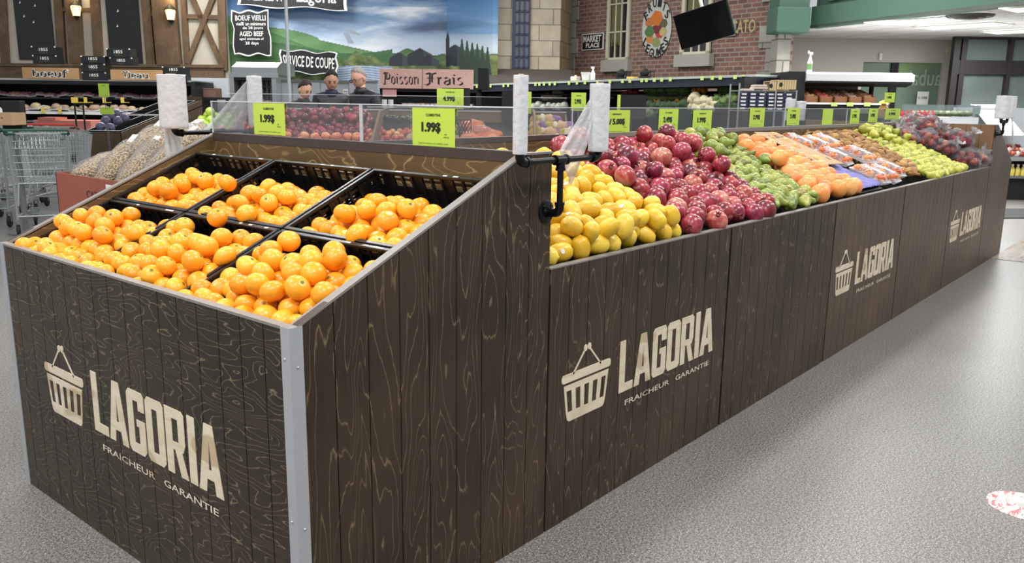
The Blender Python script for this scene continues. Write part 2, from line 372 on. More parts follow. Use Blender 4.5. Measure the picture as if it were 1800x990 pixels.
def logo(parent, put):
    """put(u, z, k) as above, k = -1 in front of the face by the plate thickness"""
    def plate(mb, poly, t=1.0):
        n = len(poly); vs = [put(u, z, -t) for u, z in poly]+[put(u, z, 0) for u, z in poly]
        mb.add(vs, [tuple(range(n)), tuple(range(n, 2*n))[::-1]]+[(i, n+i, n+(i+1) % n, (i+1) % n) for i in range(n)])
    body = 'LAGORIA'; tot = sum(LET[c][0] for c in body)+6*1.1; s = .735/tot; u = .425; mb = MB()
    for c in body:
        wd, ps = LET[c]
        for p in ps: plate(mb, [(u+a*s, .375+b*.196) for a, b in p])
        u += (wd+1.1)*s
    mb.build('lettering', M_PALE, parent, label='pale wooden block lettering')
    mb = MB()  # shopping basket emblem
    def bar(a, b, r):
        a = np.array(a); b = np.array(b); d = (b-a)/np.linalg.norm(b-a); n_ = np.array([-d[1], d[0]])*r
        plate(mb, [tuple(a+n_), tuple(a-n_), tuple(b-n_), tuple(b+n_)])
    def rrect(u0, z0, u1, z1, r):
        pts = []
        for cx, cz, a0 in ((u1-r, z0+r, -90), (u1-r, z1-r, 0), (u0+r, z1-r, 90), (u0+r, z0+r, 180)):
            pts += [(cx+r*math.cos(R(a0+t)), cz+r*math.sin(R(a0+t))) for t in (0, 30, 60, 90)]
        plate(mb, pts)
    rrect(.075, .497, .365, .527, .012)
    L0, L1, B0, B1 = .088, .352, .108, .332     # body top and bottom
    zt, zb, st, sb = .488, .358, .468, .392
    lx = lambda z: L0+(B0-L0)*(zt-z)/(zt-zb); rx = lambda z: L1+(B1-L1)*(zt-z)/(zt-zb)
    plate(mb, [(lx(zt), zt), (lx(st), st), (rx(st), st), (rx(zt), zt)])
    plate(mb, [(lx(sb), sb), (B0+.002, zb+.008), (B0+.012, zb), (B1-.012, zb), (B1-.002, zb+.008), (rx(sb), sb)])
    for i in range(6):
        f0 = i*.2-.045; f1 = i*.2+.045; f0 = max(0, f0); f1 = min(1, f1)
        q = [(lx(st)+(rx(st)-lx(st))*f0, st), (lx(sb)+(rx(sb)-lx(sb))*f0, sb), (lx(sb)+(rx(sb)-lx(sb))*f1, sb), (lx(st)+(rx(st)-lx(st))*f1, st)]
        plate(mb, q)
    bar((.138, .52), (.205, .592), .0035); bar((.302, .52), (.232, .592), .0035)
    for c in ((.207, .597), (.229, .599)): plate(mb, [(c[0]+.010*math.cos(R(30*i)), c[1]+.012*math.sin(R(30*i))) for i in range(12)], 1.3)
    mb.build('basket_emblem', M_PALE, parent, label='pale shopping basket emblem')
    for wd_, x_, w_ in (('FRAICHEUR', .47, .325), ('GARANTIE', .845, .285)):
        t = MB(); text_mb(t, wd_, x_, .318, w_, .021, bold=.012)
        mb = MB(); mb.add([put(v[0], v[2], -1.0) for v in t.v], t.f); mb.build('tagline', M_PALE, parent, label='small pale word in capitals')
TH = .018
# ---- near end bin
e = thing('display_bin', 'dark wooden end bin full of clementines with a carved basket logo, nearest the camera', 'display bin', group=None)
put_end = lambda u, z, k: ((TH*k if k > 0 else .0016*k), 1.477-u, z)
mb = MB(); planks(mb, 1.477-W+.004, 1.477-.004, .0975, lambda u: H0-.006, put_end)
fp = mb.build('front_panel', M_END, e); logo(fp, put_end)
top = lambda x: min(H1, H0+(H1-H0)*x/D)-.006
put_r = lambda u, z, k: (u, TH*k if k > 0 else .0016*k, z)
mb = MB(); planks(mb, .02, D2-.003, .1055, top, put_r); mb.build('side_panel', M_SIDE, e)
put_l = lambda u, z, k: (u, W-TH*k, z)
mb = MB(); planks(mb, .02, D2-.003, .1055, top, put_l); mb.build('side_panel', M_SIDE, e)
mb = MB()  # inner lining of both sides, backing behind the grooves
for y0, y1 in ((TH, TH+.008), (W-TH-.008, W-TH)):
    mb.prism([(TH, .02), (D2-.01, .02), (D2-.01, H1-.01), (D, H1-.01), (TH, H0-.012)], 'y', y0, y1)
mb.box(TH, TH, .02, TH+.008, W-TH, H0-.012)
mb.build('inner_lining', M_INNER, e)
mb = MB()  # grey edge banding on top of the panels
mb.box(-.001, 0, H0-.006, TH+.006, W, H0+.001)
for y0, y1 in ((-.001, TH+.008), (W-TH-.008, W+.001)):
    mb.prism([(TH, H0-.006), (D, H1-.006), (D2, H1-.006), (D2, H1), (D, H1), (TH, H0+.001)], 'y', y0, y1)
mb.build('edge_band', M_EDGE, e)
mb = MB(); mb.box(D-.006, TH+.008, .95, D+.012, W-TH-.008, H1-.028); mb.build('back_board', M_INNER, e)
mb = MB(); mb.box(D-.008, TH+.008, H1-.028, D-.001, W-TH-.008, H1+.003); mb.box(D-.001, TH+.008, H1-.02, D+.045, W-TH-.008, H1+.002)
mb.build('top_rail', M_EDGED, e)
mb = MB()  # slanted tray the crates lie on
mb.prism([(.03, .72), (D-.02, .72+.44*(D-.05)), (D-.02, .735+.44*(D-.05)), (.03, .735)], 'y', .03, W-.03); mb.build('slanted_tray', M_BLACKM, e)
for y, sg in ((0, 1), (W, -1)):
    mb = MB(); t = .0025; w_ = .03
    mb.prism([(-t, y-sg*t), (w_*1.15, y-sg*t), (w_*1.15, y), (0, y), (0, y+sg*.031), (-t, y+sg*.031)], 'z', 0, H0+.001)
    g = mb.build('corner_guard', M_ALU, e)
    if sg > 0:
        for (x_, y_, z_) in ((-t, .018, .825), (.018, -t, .805), (-t, .018, .42), (.018, -t, .4)):
            m2 = MB(); m2.sphere((x_, y_, z_), .0035, 8); m2.build('screw', M_STEEL, g, True)
mb = MB(); z0 = H1+.003
mb.box(D+.006, .02, z0, D+.010, .73, 1.39); mb.box(D+.006, .738, z0, D+.010, W-.0, 1.392)
pl = mb.build('acrylic_screen', M_PLEXI, e)
mb = MB()
for y_ in (.02, .73, .7385, W-.004): mb.box(D+.005, y_-.002, z0, D+.011, y_+.002, 1.391)
mb.box(D+.0055, .02, 1.389, D+.0105, W, 1.3925); mb.build('acrylic_edge', M_PLEXIE, pl)
# ---- long bins, right side and their mirrored back halves
names = ['second wooden bin with a carved logo, holding lemons and pomegranates', 'plain wooden bin under the pomegranates and green pears', 'wooden bin with a carved logo under the grapefruit and persimmon trays',
         'plain wooden bin under the brown pears', 'far wooden bin with a carved logo under the yellow pears and bagged apples']
for i in range(5):
    e = thing('display_bin', names[i], 'display bin', (X[i], 0, 0)); L = MOD; g = .006
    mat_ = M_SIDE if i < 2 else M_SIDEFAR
    put = lambda u, z, k: (u, TH*k if k > 0 else .0016*k, z)
    mb = MB(); planks(mb, g if i else .002, L-g, .1055, lambda u: H0-.005, put); fp = mb.build('front_panel', mat_, e)
    if i in (0, 2, 4): logo(fp, put)
    mb = MB(); mb.box(.002, TH, .02, L-.002, TH+.01, H0-.01); mb.build('inner_lining', M_BLACKM, e); mb = MB(); mb.box(.002, W-TH-.01, .02, L-.002, W-TH, H0-.01); mb.build('inner_lining', M_BLACKM, e)
    mb = MB(); mb.box(.001, -.001, H0-.005, L-.001, TH+.01, H0); mb.build('edge_band', M_EDGE, e); mb = MB(); mb.box(.001, W-TH-.01, H0-.005, L-.001, W+.001, H0); mb.build('edge_band', M_EDGE, e)
    mb = MB(); planks(mb, .004, L-.004, .1055, lambda u: H0-.005, lambda u, z, k: (u, W-TH*k, z)); mb.build('back_panel', mat_, e)
    mb = MB(); mb.box(0, SP-.009, .9, L, SP+.009, H1-.026); mb.build('spine_board', M_INNER, e)
    mb = MB(); mb.box(0, SP-.012, H1-.026, L, SP+.03, H1-.004); mb.build('top_rail', M_EDGE if i else M_EDGED, e)
    for sg, y0 in ((1, TH+.01), (-1, W-TH-.01)):
        mb = MB(); yb = SP-.01 if sg > 0 else SP+.01
        mb.prism([(y0, .80), (yb, 1.06), (yb, 1.045), (y0, .785)], 'x', .004, L-.004); mb.build('slanted_tray', M_BLACKM, e)
    mb = MB(); mb.box(.002, SP+.006, H1-.002, L-.006, SP+.010, 1.381); pl = mb.build('acrylic_screen', M_PLEXI, e)
    mb = MB(); mb.box(L-.009, SP+.005, H1-.002, L-.005, SP+.011, 1.381); mb.box(0, SP+.0055, 1.379, L, SP+.0105, 1.3825); mb.build('acrylic_edge', M_PLEXIE, pl)
mb = MB(); e = thing('display_bin', 'plain wooden end bin closing the far end of the island', 'display bin', (X[5], 0, 0))
topf = lambda x: min(H1, H1-(H1-H0)*(x-(D2-D))/D)
mb = MB(); planks(mb, .004, D2-.002, .1055, lambda x: topf(x)-.004, lambda u, z, k: (u, TH*k, z)); mb.build('side_panel', M_SIDEFAR, e)
mb = MB(); planks(mb, .004, D2-.002, .1055, lambda x: topf(x)-.004, lambda u, z, k: (u, W-TH*k, z)); mb.build('side_panel', M_SIDEFAR, e)
mb = MB(); planks(mb, .004, W-.004, .11, lambda u: H1-.006, lambda u, z, k: (.001+TH*k, u, z), z0=.9); mb.build('divider_board', mat('oak_divider', (128, 98, 66), .5, 0, .15, 14), e)
mb = MB(); mb.box(0, 0, H1-.006, .02, W, H1); mb.prism([(D2-D, H1-.004), (D2, H0-.004), (D2, H0), (D2-D, H1)], 'y', 0, .026); mb.build('edge_band', M_EDGE, e)
mb = MB(); mb.box(D2-.018, 0, 0, D2, W, H0); mb.build('front_panel', M_SIDEFAR, e)
mb = MB(); mb.box(.05, .03, 1.0, D2-.03, W-.03, 1.01); 
mb.T = Matrix.Identity(4)
mb = MB(); mb.prism([(.03, 1.1), (D2-.02, .8), (D2-.02, .785), (.03, 1.085)], 'y', .03, W-.03); mb.build('slanted_tray', M_BLACKM, e)
# ================================================================== BLACK CRATES in the near end bin
TAN = .44; CS = 1/math.sqrt(1+TAN*TAN); SN = TAN*CS
def rimz(x): return .858+TAN*x
CW, CL, CH = .536, .395, .125     # width across, length up the slope, depth
def crate(label, x0, y0, grp='black crates in the end bin'):
    t = thing('plastic_crate', label, 'crate', (x0, y0, rimz(x0)), 0, grp); ang = math.atan(TAN)
    t.rotation_euler = (0, -ang, 0)
    # local: x up the slope, y across, z out of the slope
    mb = MB(); r = .014
    for a in ((0, 0, CL, r), (0, CW-r, CL, CW), (0, 0, r, CW), (CL-r, 0, CL, CW)): mb.bbox(a[0], a[1], -.012, a[2], a[3], 0, .003)
    mb.build('rim', M_BLACK, t)
    mb = MB(); q = .006
    def wall(p0, p1, inn):
        p0, p1, inn = Vector(p0), Vector(p1), Vector(inn); ln = (p1-p0).length; d = (p1-p0)/ln
        def bx(a, b, z0, z1, th=q):
            c = [p0+d*a, p0+d*b, p0+d*b+inn*th, p0+d*a+inn*th]
            mb.add([(v.x, v.y, z0) for v in c]+[(v.x, v.y, z1) for v in c], [(0, 3, 2, 1), (4, 5, 6, 7), (0, 1, 5, 4), (1, 2, 6, 5), (2, 3, 7, 6), (3, 0, 4, 7)])
        bx(0, ln, -CH, -.05, .004); bx(0, ln, -.03, -.02, .004)
        n = int(ln/.042)
        for i in range(n+1):
            a = i*(ln-.008)/n; bx(a, a+.008, -CH, -.012, .009)
            if i % 3 == 1: bx(a, min(a+.05, ln), -.05, -.012, .003)
    wall((q, 0, 0), (q, CW, 0), (1, 0, 0)); wall((CL-q, 0, 0), (CL-q, CW, 0), (-1, 0, 0)); wall((0, q, 0), (CL, q, 0), (0, 1, 0)); wall((0, CW-q, 0), (CL, CW-q, 0), (0, -1, 0))
    mb.box(0, 0, -CH, CL, CW, -CH+.004); mb.build('slotted_wall', M_BLACK, t)
    for k in range(3):
        a = random.uniform(.05, CW-.08); mb = MB(); mb.box(CL-.011, a, .0002, CL-.004, a+random.uniform(.015, .03), .0008)
        mb.build('paper_scrap', mat('paper_scrap', (205, 198, 196), .7), t)
    return t
XR = (.022, .388); YR = (.028, .572, 1.116)
rowc = ('front', 'back'); colc = ('right', 'middle', 'left')
for i, x0 in enumerate(XR):
    for j, y0 in enumerate(YR): crate('black slotted crate of clementines, %s row, %s of three' % (rowc[i], colc[j]), x0, y0)
# ================================================================== PRICE SIGNS
def price_sign(loc, rz, wd, ht, title, price, label, small=True, grp='lime price signs on the acrylic screens', m=None, nm='price_sign'):
    """loc: bottom centre of the card; local x runs along the card, -y faces the reader"""
    t = thing(nm, label, 'price sign', loc, rz, grp)
    mb = MB(); mb.box(-wd/2, 0, 0, wd/2, .001, ht); mb.box(-wd/2, 0, ht, wd/2, .012, ht+.0012); mb.box(-wd/2, .011, ht-.02, wd/2, .012, ht); mb.build('card', m or M_LIME, t)
    mb = MB()
    if title: text_mb(mb, title, 0, ht*.80, wd*.34, ht*.07, bold=.02, align='C')
    for q in ((-.008, .008) if price else ()): text_mb(mb, price, wd*(q-.05), ht*.36, wd*(.44 if len(price) < 6 else .70), ht*.29, bold=.032, align='C', y=-q*.01)
    if small:
        text_mb(mb, 'lb', wd*.27, ht*.33, wd*.05, ht*.03, bold=.02); text_mb(mb, '4.39$ /kg', wd*.24, ht*.25, wd*.13, ht*.035, bold=.02)
        text_mb(mb, 'Lagoria toujours le meilleur prix', 0, ht*.07, wd*.7, ht*.05, align='C')
    if mb.v: mb.build('lettering', M_INK, t)
    return t
RZX = R(-90)    # cards on the end screen face -x
def on_end(px0, px1, py0, py1, title, price, label):
    a = hit(px0, py0, 0, D-.001); b = hit(px1, py0, 0, D-.001); c = hit((px0+px1)/2, py1, 0, D-.001)
    price_sign((D+.003, (a[1]+b[1])/2, c[2]), RZX, abs(a[1]-b[1]), (a[2]+b[2])/2-c[2], title, price, label)
on_end(443, 498, 182, 237, 'CLEMENTINE', '1.99$', 'lime CLEMENTINE 1.99$ sign at the left end of the near screen')
on_end(723, 798, 191, 259, 'CLEMENTINE', '1.99$', 'lime CLEMENTINE 1.99$ sign nearer the two white bag rolls')
def on_spine(px0, px1, py0, py1, title, price, label, small=True):
    y = SP+.004; a = hit(px0, py0, 1, y); b = hit(px1, py0, 1, y); c = hit((px0+px1)/2, py1, 1, y)
    price_sign(((a[0]+b[0])/2, y, c[2]), 0, abs(a[0]-b[0]), (a[2]+b[2])/2-c[2], title, price, label, small)
on_spine(1060, 1108, 194, 235, 'POMEGRANATE', '3 / 5.00$', 'lime 3 / 5.00$ sign on the screen above the pomegranates')
on_spine(1159, 1193, 192, 230, 'POIRE', '2.49$', 'lime 2.49$ sign on the screen above the green pears')
on_spine(1219, 1252, 194, 229, 'PAMPLEMOUSSE', '1.99$', 'lime 1.99$ sign on the screen above the grapefruit')
on_spine(1319, 1345, 190, 223, 'KAKI', '2.99$', 'lime 2.99$ sign on the screen above the persimmon trays')
on_spine(1385, 1407, 190, 220, 'POIRE', '2.49$', 'lime 2.49$ sign in front of the two distant bag rolls')
on_spine(1447, 1465, 192, 219, None, None, 'blank lime card turned away on the far screen', False)
on_spine(1496, 1512, 192, 217, 'POIRE', '1.99$', 'lime 1.99$ sign above the yellow pears')
on_spine(1528, 1544, 191, 215, 'POMME', '4.99$', 'lime 4.99$ sign beside the bagged apples')
on_spine(1557, 1583, 191, 210, 'POMME', '5.99$', 'wide lime sign above the bagged apples, farthest on the screen')
# ================================================================== PIPE RACKS AND BAG ROLLS
def pipe_rack(x0, x1, xr, yw, sg, zc, zf, label, bolts=True):
    """sg: -1 stands out towards -y; yw wall plane; xr riser"""
    t = thing('pipe_rack', label, 'pipe rack', (xr, yw, zf)); y = sg*.052; h = zc-zf; r = .0095
    mb = MB(); mb.T = Matrix.Rotation(R(90)*(-sg), 4, 'X') 
    mb.lathe([(0, 0), (.036, 0), (.036, .004), (.033, .006), (.018, .007), (.016, .014), (.0, .014)], 24); mb.T = Matrix.Identity(4)
    fl = mb.build('flange', M_PIPE, t, True)
    if bolts:
        b = MB()
        for k in range(4): b.sphere((.026*math.cos(R(45+90*k)), sg*.0065, .026*math.sin(R(45+90*k))), .0042, 8)
        b.build('bolt', M_PIPE, fl, True)
    def arc(c, a0, a1, rad, u, v, n=6): return [tuple(Vector(c)+Vector(u)*rad*math.cos(R(a0+(a1-a0)*i/n))+Vector(v)*rad*math.sin(R(a0+(a1-a0)*i/n))) for i in range(n+1)]
    mb = MB(); pts = [(0, sg*.012, 0)]+arc((0, sg*.034, .018), -90, 0, .018, (0, -0.0, 0) if 0 else (0, sg, 0), (0, 0, 1))+[(0, y, .03)]
    mb.tube(pts, .0135, 14); mb.tube([(0, y, .026), (0, y, .034)], .0155, 14); mb.tube([(0, sg*.014, 0), (0, sg*.022, 0)], .0155, 14); mb.build('elbow', M_PIPE, t, True)
    mb = MB(); mb.tube([(0, y, .03), (0, y, h)], r, 14); mb.build('riser_pipe', M_PIPE, t, True)
    mb = MB(); mb.tube([(-.026, y, h), (.026, y, h)], .0135, 14); mb.tube([(0, y, h-.028), (0, y, h)], .0135, 14)
    for a in (-1, 1): mb.tube([(a*.022, y, h), (a*.030, y, h)], .0155, 14)
    mb.tube([(0, y, h-.032), (0, y, h-.024)], .0155, 14); mb.build('tee', M_PIPE, t, True)
    for xe, a in ((x0-xr, -1), (x1-xr, 1)):
        mb = MB(); mb.tube([(a*.026, y, h), (xe-a*.02, y, h)], r, 14); mb.build('cross_pipe', M_PIPE, t, True)
        mb = MB(); mb.tube([(xe-a*.03, y, h)]+arc((xe-a*.018, y, h+.018), -90, 0, .018, (a, 0, 0), (0, 0, 1))+[(xe, y, h+.03)], .0135, 14)
        mb.tube([(xe-a*.034, y, h), (xe-a*.026, y, h)], .0155, 14); mb.tube([(xe, y, h+.024), (xe, y, h+.031)], .0155, 14); mb.build('elbow', M_PIPE, t, True)
        mb = MB(); mb.tube([(xe, y, h+.03), (xe, y, h+.2)], .006, 8); mb.build('spindle', M_PIPE, t, True)
    return t
def wrinkle(mb, amp, seed, keep=None):
    rr = random.Random(seed); ph = [rr.uniform(0, 6.28) for _ in range(12)]
    out = []
    for v in mb.v:
        a = math.atan2(v[1], v[0]); z = v[2]
        k = 1+amp*(math.sin(3*a+37*z+ph[0])+.7*math.sin(5*a-61*z+ph[1])+.6*math.sin(2*a+110*z+ph[2])+.5*math.sin(9*a+23*z+ph[3]))
        out.append((v[0]*k, v[1]*k, v[2]))
    mb.v = out
def bag_roll(loc, r, h, label, sheet=None, grp='white plastic bag rolls'):
    mb = MB(); n = 22; prof = [(r*.35, 0), (r*.96, 0), (r, .003)]+[(r, .003+(h-.006)*i/n) for i in range(1, n)]+[(r, h-.003), (r*.95, h), (r*.35, h), (r*.3, h-.01)]
    mb.lathe(prof, 32); wrinkle(mb, .008, hash(label) % 999 if 0 else len(label))
    o = single(mb, 'bag_roll', M_WHITEB, label, 'bag roll', loc, 0, grp, True)
    mb = MB(); mb.lathe([(r*.36, -.004), (r*.36, h+.003), (r*.28, h+.003), (r*.28, -.004)], 16); mb.build('core', mat('card_core', (188, 172, 150), .8), o, True)
    if sheet:
        mb = MB(); A = sheet; nu, nv = 14, 18    # A: list of (top point, bottom point) edge curves: sheet between two rails
        (a0, a1, a2), (b0, b1, b2) = A
        q = lambda t, p0, p1, p2: Vector(p0)*(1-t)**2+Vector(p1)*2*t*(1-t)+Vector(p2)*t*t
        vs = []
        for i in range(nu+1):
            for j in range(nv+1):
                s_, t_ = i/nu, j/nv; p = q(t_, a0, a1, a2).lerp(q(t_, b0, b1, b2), s_)
                f_ = .006*math.sin(s_*19+t_*3)*t_*(1+.4*math.sin(t_*11))+.003*math.sin(s_*41+t_*9)*t_
                vs.append((p.x+f_*.4, p.y+f_, p.z))
        fs = [(i*(nv+1)+j, (i+1)*(nv+1)+j, (i+1)*(nv+1)+j+1, i*(nv+1)+j+1) for i in range(nu) for j in range(nv)]
        mb.add(vs, fs); sh = mb.build('loose_bag', M_SHEET, o, 2); md = sh.modifiers.new('thickness', 'SOLIDIFY'); md.thickness = .0006
    return o
zc = 1.24
pipe_rack(.748, 1.134, .94, 0, -1, zc, 1.092-.012, 'black pipe rack with two bag rolls bolted to the side of the near end bin')
bag_roll((.748, -.052, 1.264), .021, .215, 'thin white bag roll on the near pipe rack, the slimmer of its two')
bag_roll((1.134, -.052, 1.258), .0315, .207, 'thick white bag roll with a loose bag hanging off it, on the near pipe rack',
         (((-.028, .01, .17), (-.07, .03, .10), (-.135, .05, .0)), ((-.03, 0, .10), (-.05, .01, -.03), (-.10, .03, -.10))))
pipe_rack(.705, 1.088, .90, W, 1, 1.262, 1.12, 'black pipe rack on the left side of the near end bin')
bag_roll((.705, W+.052, 1.282), .055, .212, 'fat white bag roll left of the clementines, the widest one',
         (((.03, .03, .06), (.05, .05, -.02), (.06, .04, -.14)), ((-.02, .04, .06), (-.01, .07, -.02), (-.02, .05, -.16))))
bag_roll((1.088, W+.052, 1.285), .032, .215, 'white bag roll with a wide sheet trailing to its left, behind the lime sign',
         (((-.03, .0, .20), (-.10, .02, .12), (-.24, .03, -.02)), ((.02, .02, .2), (.0, .03, .1), (-.04, .04, -.02))))
pipe_rack(7.247, 7.51, 7.375, 0, -1, 1.287, 1.18, 'black pipe rack on the far end bin', False)
bag_roll((7.247, -.052, 1.315), .056, .19, 'white bag roll at the far end of the island, right-hand of two', None)
o = bag_roll((7.51, -.052, 1.315), .056, .19, 'white bag roll at the far end of the island, behind its twin', (((-.02, -.03, .0), (-.05, -.05, -.05), (-.04, -.06, -.12)), ((.05, -.03, .0), (.07, -.05, -.08), (.09, -.05, -.2))))
# ================================================================== FRUIT
def fruitmat(name, stops, vs=5, rough=.32, bump=.25, bs=120, spec=.5, hv=.02, vv=.15, freck=None, sss=0):
    m = bpy.data.materials.new(name); m.use_nodes = True; N = NT(m); v = N.coord()
    oi = N.n('ShaderNodeObjectInfo'); ad = N.n('ShaderNodeVectorMath', operation='ADD'); cb = N.n('ShaderNodeCombineXYZ')
    N.l(N.math('MULTIPLY', oi.outputs['Random'], 9.0), cb.inputs[0]); N.l(v, ad.inputs[0]); N.l(cb.outputs[0], ad.inputs[1]); v = ad.outputs[0]
    n = N.noise(v, vs, 3, .55, .4); r2 = N.math('MULTIPLY', N.math('SUBTRACT', oi.outputs['Random'], .5), .35)
    c = N.ramp(N.math('ADD', n, r2), stops)
    if freck:
        k = N.noise(v, freck[1], 2); c = N.mix(N.ramp(k, ((freck[2], (0, 0, 0)), (freck[2]+.05, (150, 150, 150)))), c, srgb(freck[0]))
    hs = N.n('ShaderNodeHueSaturation'); N.l(c, hs.inputs['Color']); 
    N.l(N.math('ADD', N.math('MULTIPLY', N.math('FRACT', N.math('MULTIPLY', oi.outputs['Random'], 7.13)), hv), .5-hv/2), hs.inputs['Hue'])
    N.l(N.math('ADD', N.math('MULTIPLY', N.math('FRACT', N.math('MULTIPLY', oi.outputs['Random'], 17.7)), vv), 1-vv/2), hs.inputs['Value'])
    N.l(hs.outputs[0], N.b.inputs['Base Color']); N.b.inputs['Roughness'].default_value = rough; N.b.inputs['Specular IOR Level'].default_value = spec
    if bump: N.bump(N.noise(v, bs, 2), bump, .001)
    return m
F_CLEM = fruitmat('clementine_peel', ((.25, (234, 144, 18)), (.5, (243, 162, 32)), (.78, (250, 180, 56))), 14, .3, .35, 260, .5, .008, .06)
F_LEM = fruitmat('lemon_peel', ((.3, (206, 158, 22)), (.5, (222, 180, 42)), (.75, (230, 196, 74))), 12, .36, .6, 180, .5, .012, .12)
F_POM = fruitmat('pomegranate_skin', ((.28, (92, 20, 32)), (.42, (132, 30, 46)), (.56, (160, 52, 64)), (.7, (186, 104, 92)), (.85, (190, 138, 112))), 14, .28, .15, 60, .55, .02, .2, ((204, 140, 108), 46, .62))
F_PEAR = fruitmat('green_pear_skin', ((.25, (92, 104, 38)), (.5, (126, 140, 56)), (.68, (158, 162, 78)), (.85, (142, 98, 60))), 9, .34, .1, 60, .5, .03, .2, ((96, 96, 48), 160, .64))
F_GRAPE = fruitmat('grapefruit_peel', ((.25, (214, 122, 58)), (.5, (228, 146, 80)), (.75, (236, 168, 104))), 9, .36, .35, 220, .4, .02, .1)
F_BOSC = fruitmat('brown_pear_skin', ((.28, (112, 78, 42)), (.5, (150, 110, 64)), (.75, (184, 144, 92))), 14, .6, .2, 80, .3, .015, .2)
F_YEL = fruitmat('yellow_green_pear_skin', ((.28, (136, 140, 42)), (.5, (172, 174, 66)), (.75, (194, 190, 92))), 9, .38, .1, 60, .45, .02, .16, ((140, 140, 60), 150, .65))
F_APP = fruitmat('red_apple_skin', ((.28, (120, 26, 38)), (.48, (160, 52, 56)), (.6, (196, 96, 82)), (.74, (222, 170, 116))), 8, .26, .05, 60, .5, .03, .2)
F_PEACH = fruitmat('yellow_red_apple_skin', ((.3, (184, 66, 58)), (.5, (214, 118, 88)), (.75, (232, 190, 128))), 8, .3, .05, 60, .5, .02, .1)
F_GAPP = fruitmat('green_apple_skin', ((.3, (150, 186, 50)), (.6, (184, 210, 84)), (.8, (206, 220, 110))), 8, .28, .05, 60, .5, .02, .1)
F_PERS = fruitmat('persimmon_skin', ((.3, (184, 92, 42)), (.5, (208, 118, 58)), (.75, (220, 150, 92))), 8, .25, .05, 60, .5, .02, .12)
F_CALYX = mat('green_calyx', (110, 112, 44), .7); F_STEM = mat('brown_stem', (82, 60, 36), .8); F_DRY = mat('dry_crown', (122, 52, 44), .7, 0, .3, 60)
M_STICK = mat('fruit_sticker', (226, 228, 234), .5)
def prof_fruit(prof, n=20, squash=0, seed=1, tilt=0):
    mb = MB(); mb.lathe(prof, n); rr = random.Random(seed); a1, a2 = rr.uniform(0, 6), rr.uniform(0, 6)
    mb.v = [(x*(1+squash*math.sin(2*math.atan2(y, x)+a1)+squash*.6*math.sin(3*math.atan2(y, x)+a2+z*40))+tilt*z*abs(z)*8, y*(1+squash*math.sin(2*math.atan2(y, x)+a1)), z) for x, y, z in mb.v]
    return mb
def ball(r, obl=.9, n=14, dim=.12):
    p = [(1e-4, -r*obl)]
    for i in range(1, n):
        t = math.pi*i/n; p.append((r*math.sin(t), -r*obl*math.cos(t)*(1-dim*math.exp(-(math.sin(t)/.25)**2))))
    p.append((1e-4, r*obl*(1-dim))); p[0] = (1e-4, -r*obl*(1-dim)); return p
def pearp(r, L, neck=.42, n=18, bend=0):
    # bottom at -L*.42 top at L*.58
    p = []
    for i in range(n+1):
        t = i/n; a = math.pi*min(1, t*1.0)
        w_ = math.sin(math.pi*min(t, .40)/.80)**.8 if t < .40 else (neck+(1-neck)*(.5+.5*math.cos(math.pi*(t-.40)/.42)) if t < .82 else neck*math.sqrt(max(0, 1-((t-.82)/.18)**2)))
        p.append((max(1e-4, r*w_), L*(t-.42)))
    return p
def lemonp(r, L, n=18):
    p = []
    for i in range(n+1):
        t = i/n; z = -1+2*t; w_ = math.sqrt(max(0, 1-abs(z)**2.3))*.98
        nub = .16 if abs(z) > .86 else 0
        w_ = max(w_ if abs(z) < .86 else min(w_*.62, .32) if z > 0 else min(w_*.6, .2), 1e-3)
        p.append((r*w_, L/2*z*(1.0 if abs(z) < .86 else 1.03)))
    return p
def applep(r, n=16):
    p = []
    for i in range(n+1):
        t = math.pi*i/n; z = -math.cos(t)*.88; w_ = math.sin(t)*(1+.06*z)
        z -= .30*math.exp(-(math.sin(t)/.28)**2)*(1 if z > 0 else -.6)
        p.append((max(1e-4, r*w_), r*z))
    return p
LIB = {}
def lib(key, mb, m, kids=(), smooth=2): LIB.setdefault(key, []).append((mb.mesh(key, m, smooth), kids))
_st = MB(); _st.tube([(0, 0, 0), (.001, 0, .008), (.004, 0, .017)], [.0016, .0013, .0018], 6); STEM = _st.mesh('stem', F_STEM, True)
_cx = MB(); _cx.lathe([(.0002, .001), (.0045, .0012), (.005, 0), (.003, -.001)], 7); CALYX = _cx.mesh('stem_scar', F_CALYX, True)
_k = MB()
for _i in range(6):
    _a = R(60*_i); _c, _s = math.cos(_a), math.sin(_a)
    _k.add([(.009*math.cos(_a-.45), .009*math.sin(_a-.45), 0), (.009*math.cos(_a+.45), .009*math.sin(_a+.45), 0), (.0135*_c, .0135*_s, .014), (.006*math.cos(_a-.3), .006*math.sin(_a-.3), 0), (.006*math.cos(_a+.3), .006*math.sin(_a+.3), 0)], [(0, 1, 2), (3, 2, 4), (0, 2, 3), (1, 4, 2)])
_k.lathe([(.0105, -.006), (.0095, .001), (.006, .001), (.004, -.004)], 12); CROWN = _k.mesh('crown', F_DRY)
_sp = MB(); _sp.prism([(.0075*math.cos(_t*.6283), .0095*math.sin(_t*.6283)) for _t in range(10)], 'z', 0, .0006); STKR = _sp.mesh('sticker', M_STICK)
_cl = MB()
for _i in range(4):
    _a = R(90*_i); _cl.add([(0, 0, .001), (.016*math.cos(_a-.5), .016*math.sin(_a-.5), .001), (.022*math.cos(_a), .022*math.sin(_a), .003), (.016*math.cos(_a+.5), .016*math.sin(_a+.5), .001)], [(0, 1, 2, 3)])
PCAL = _cl.mesh('calyx', mat('persimmon_calyx', (128, 120, 66), .8))
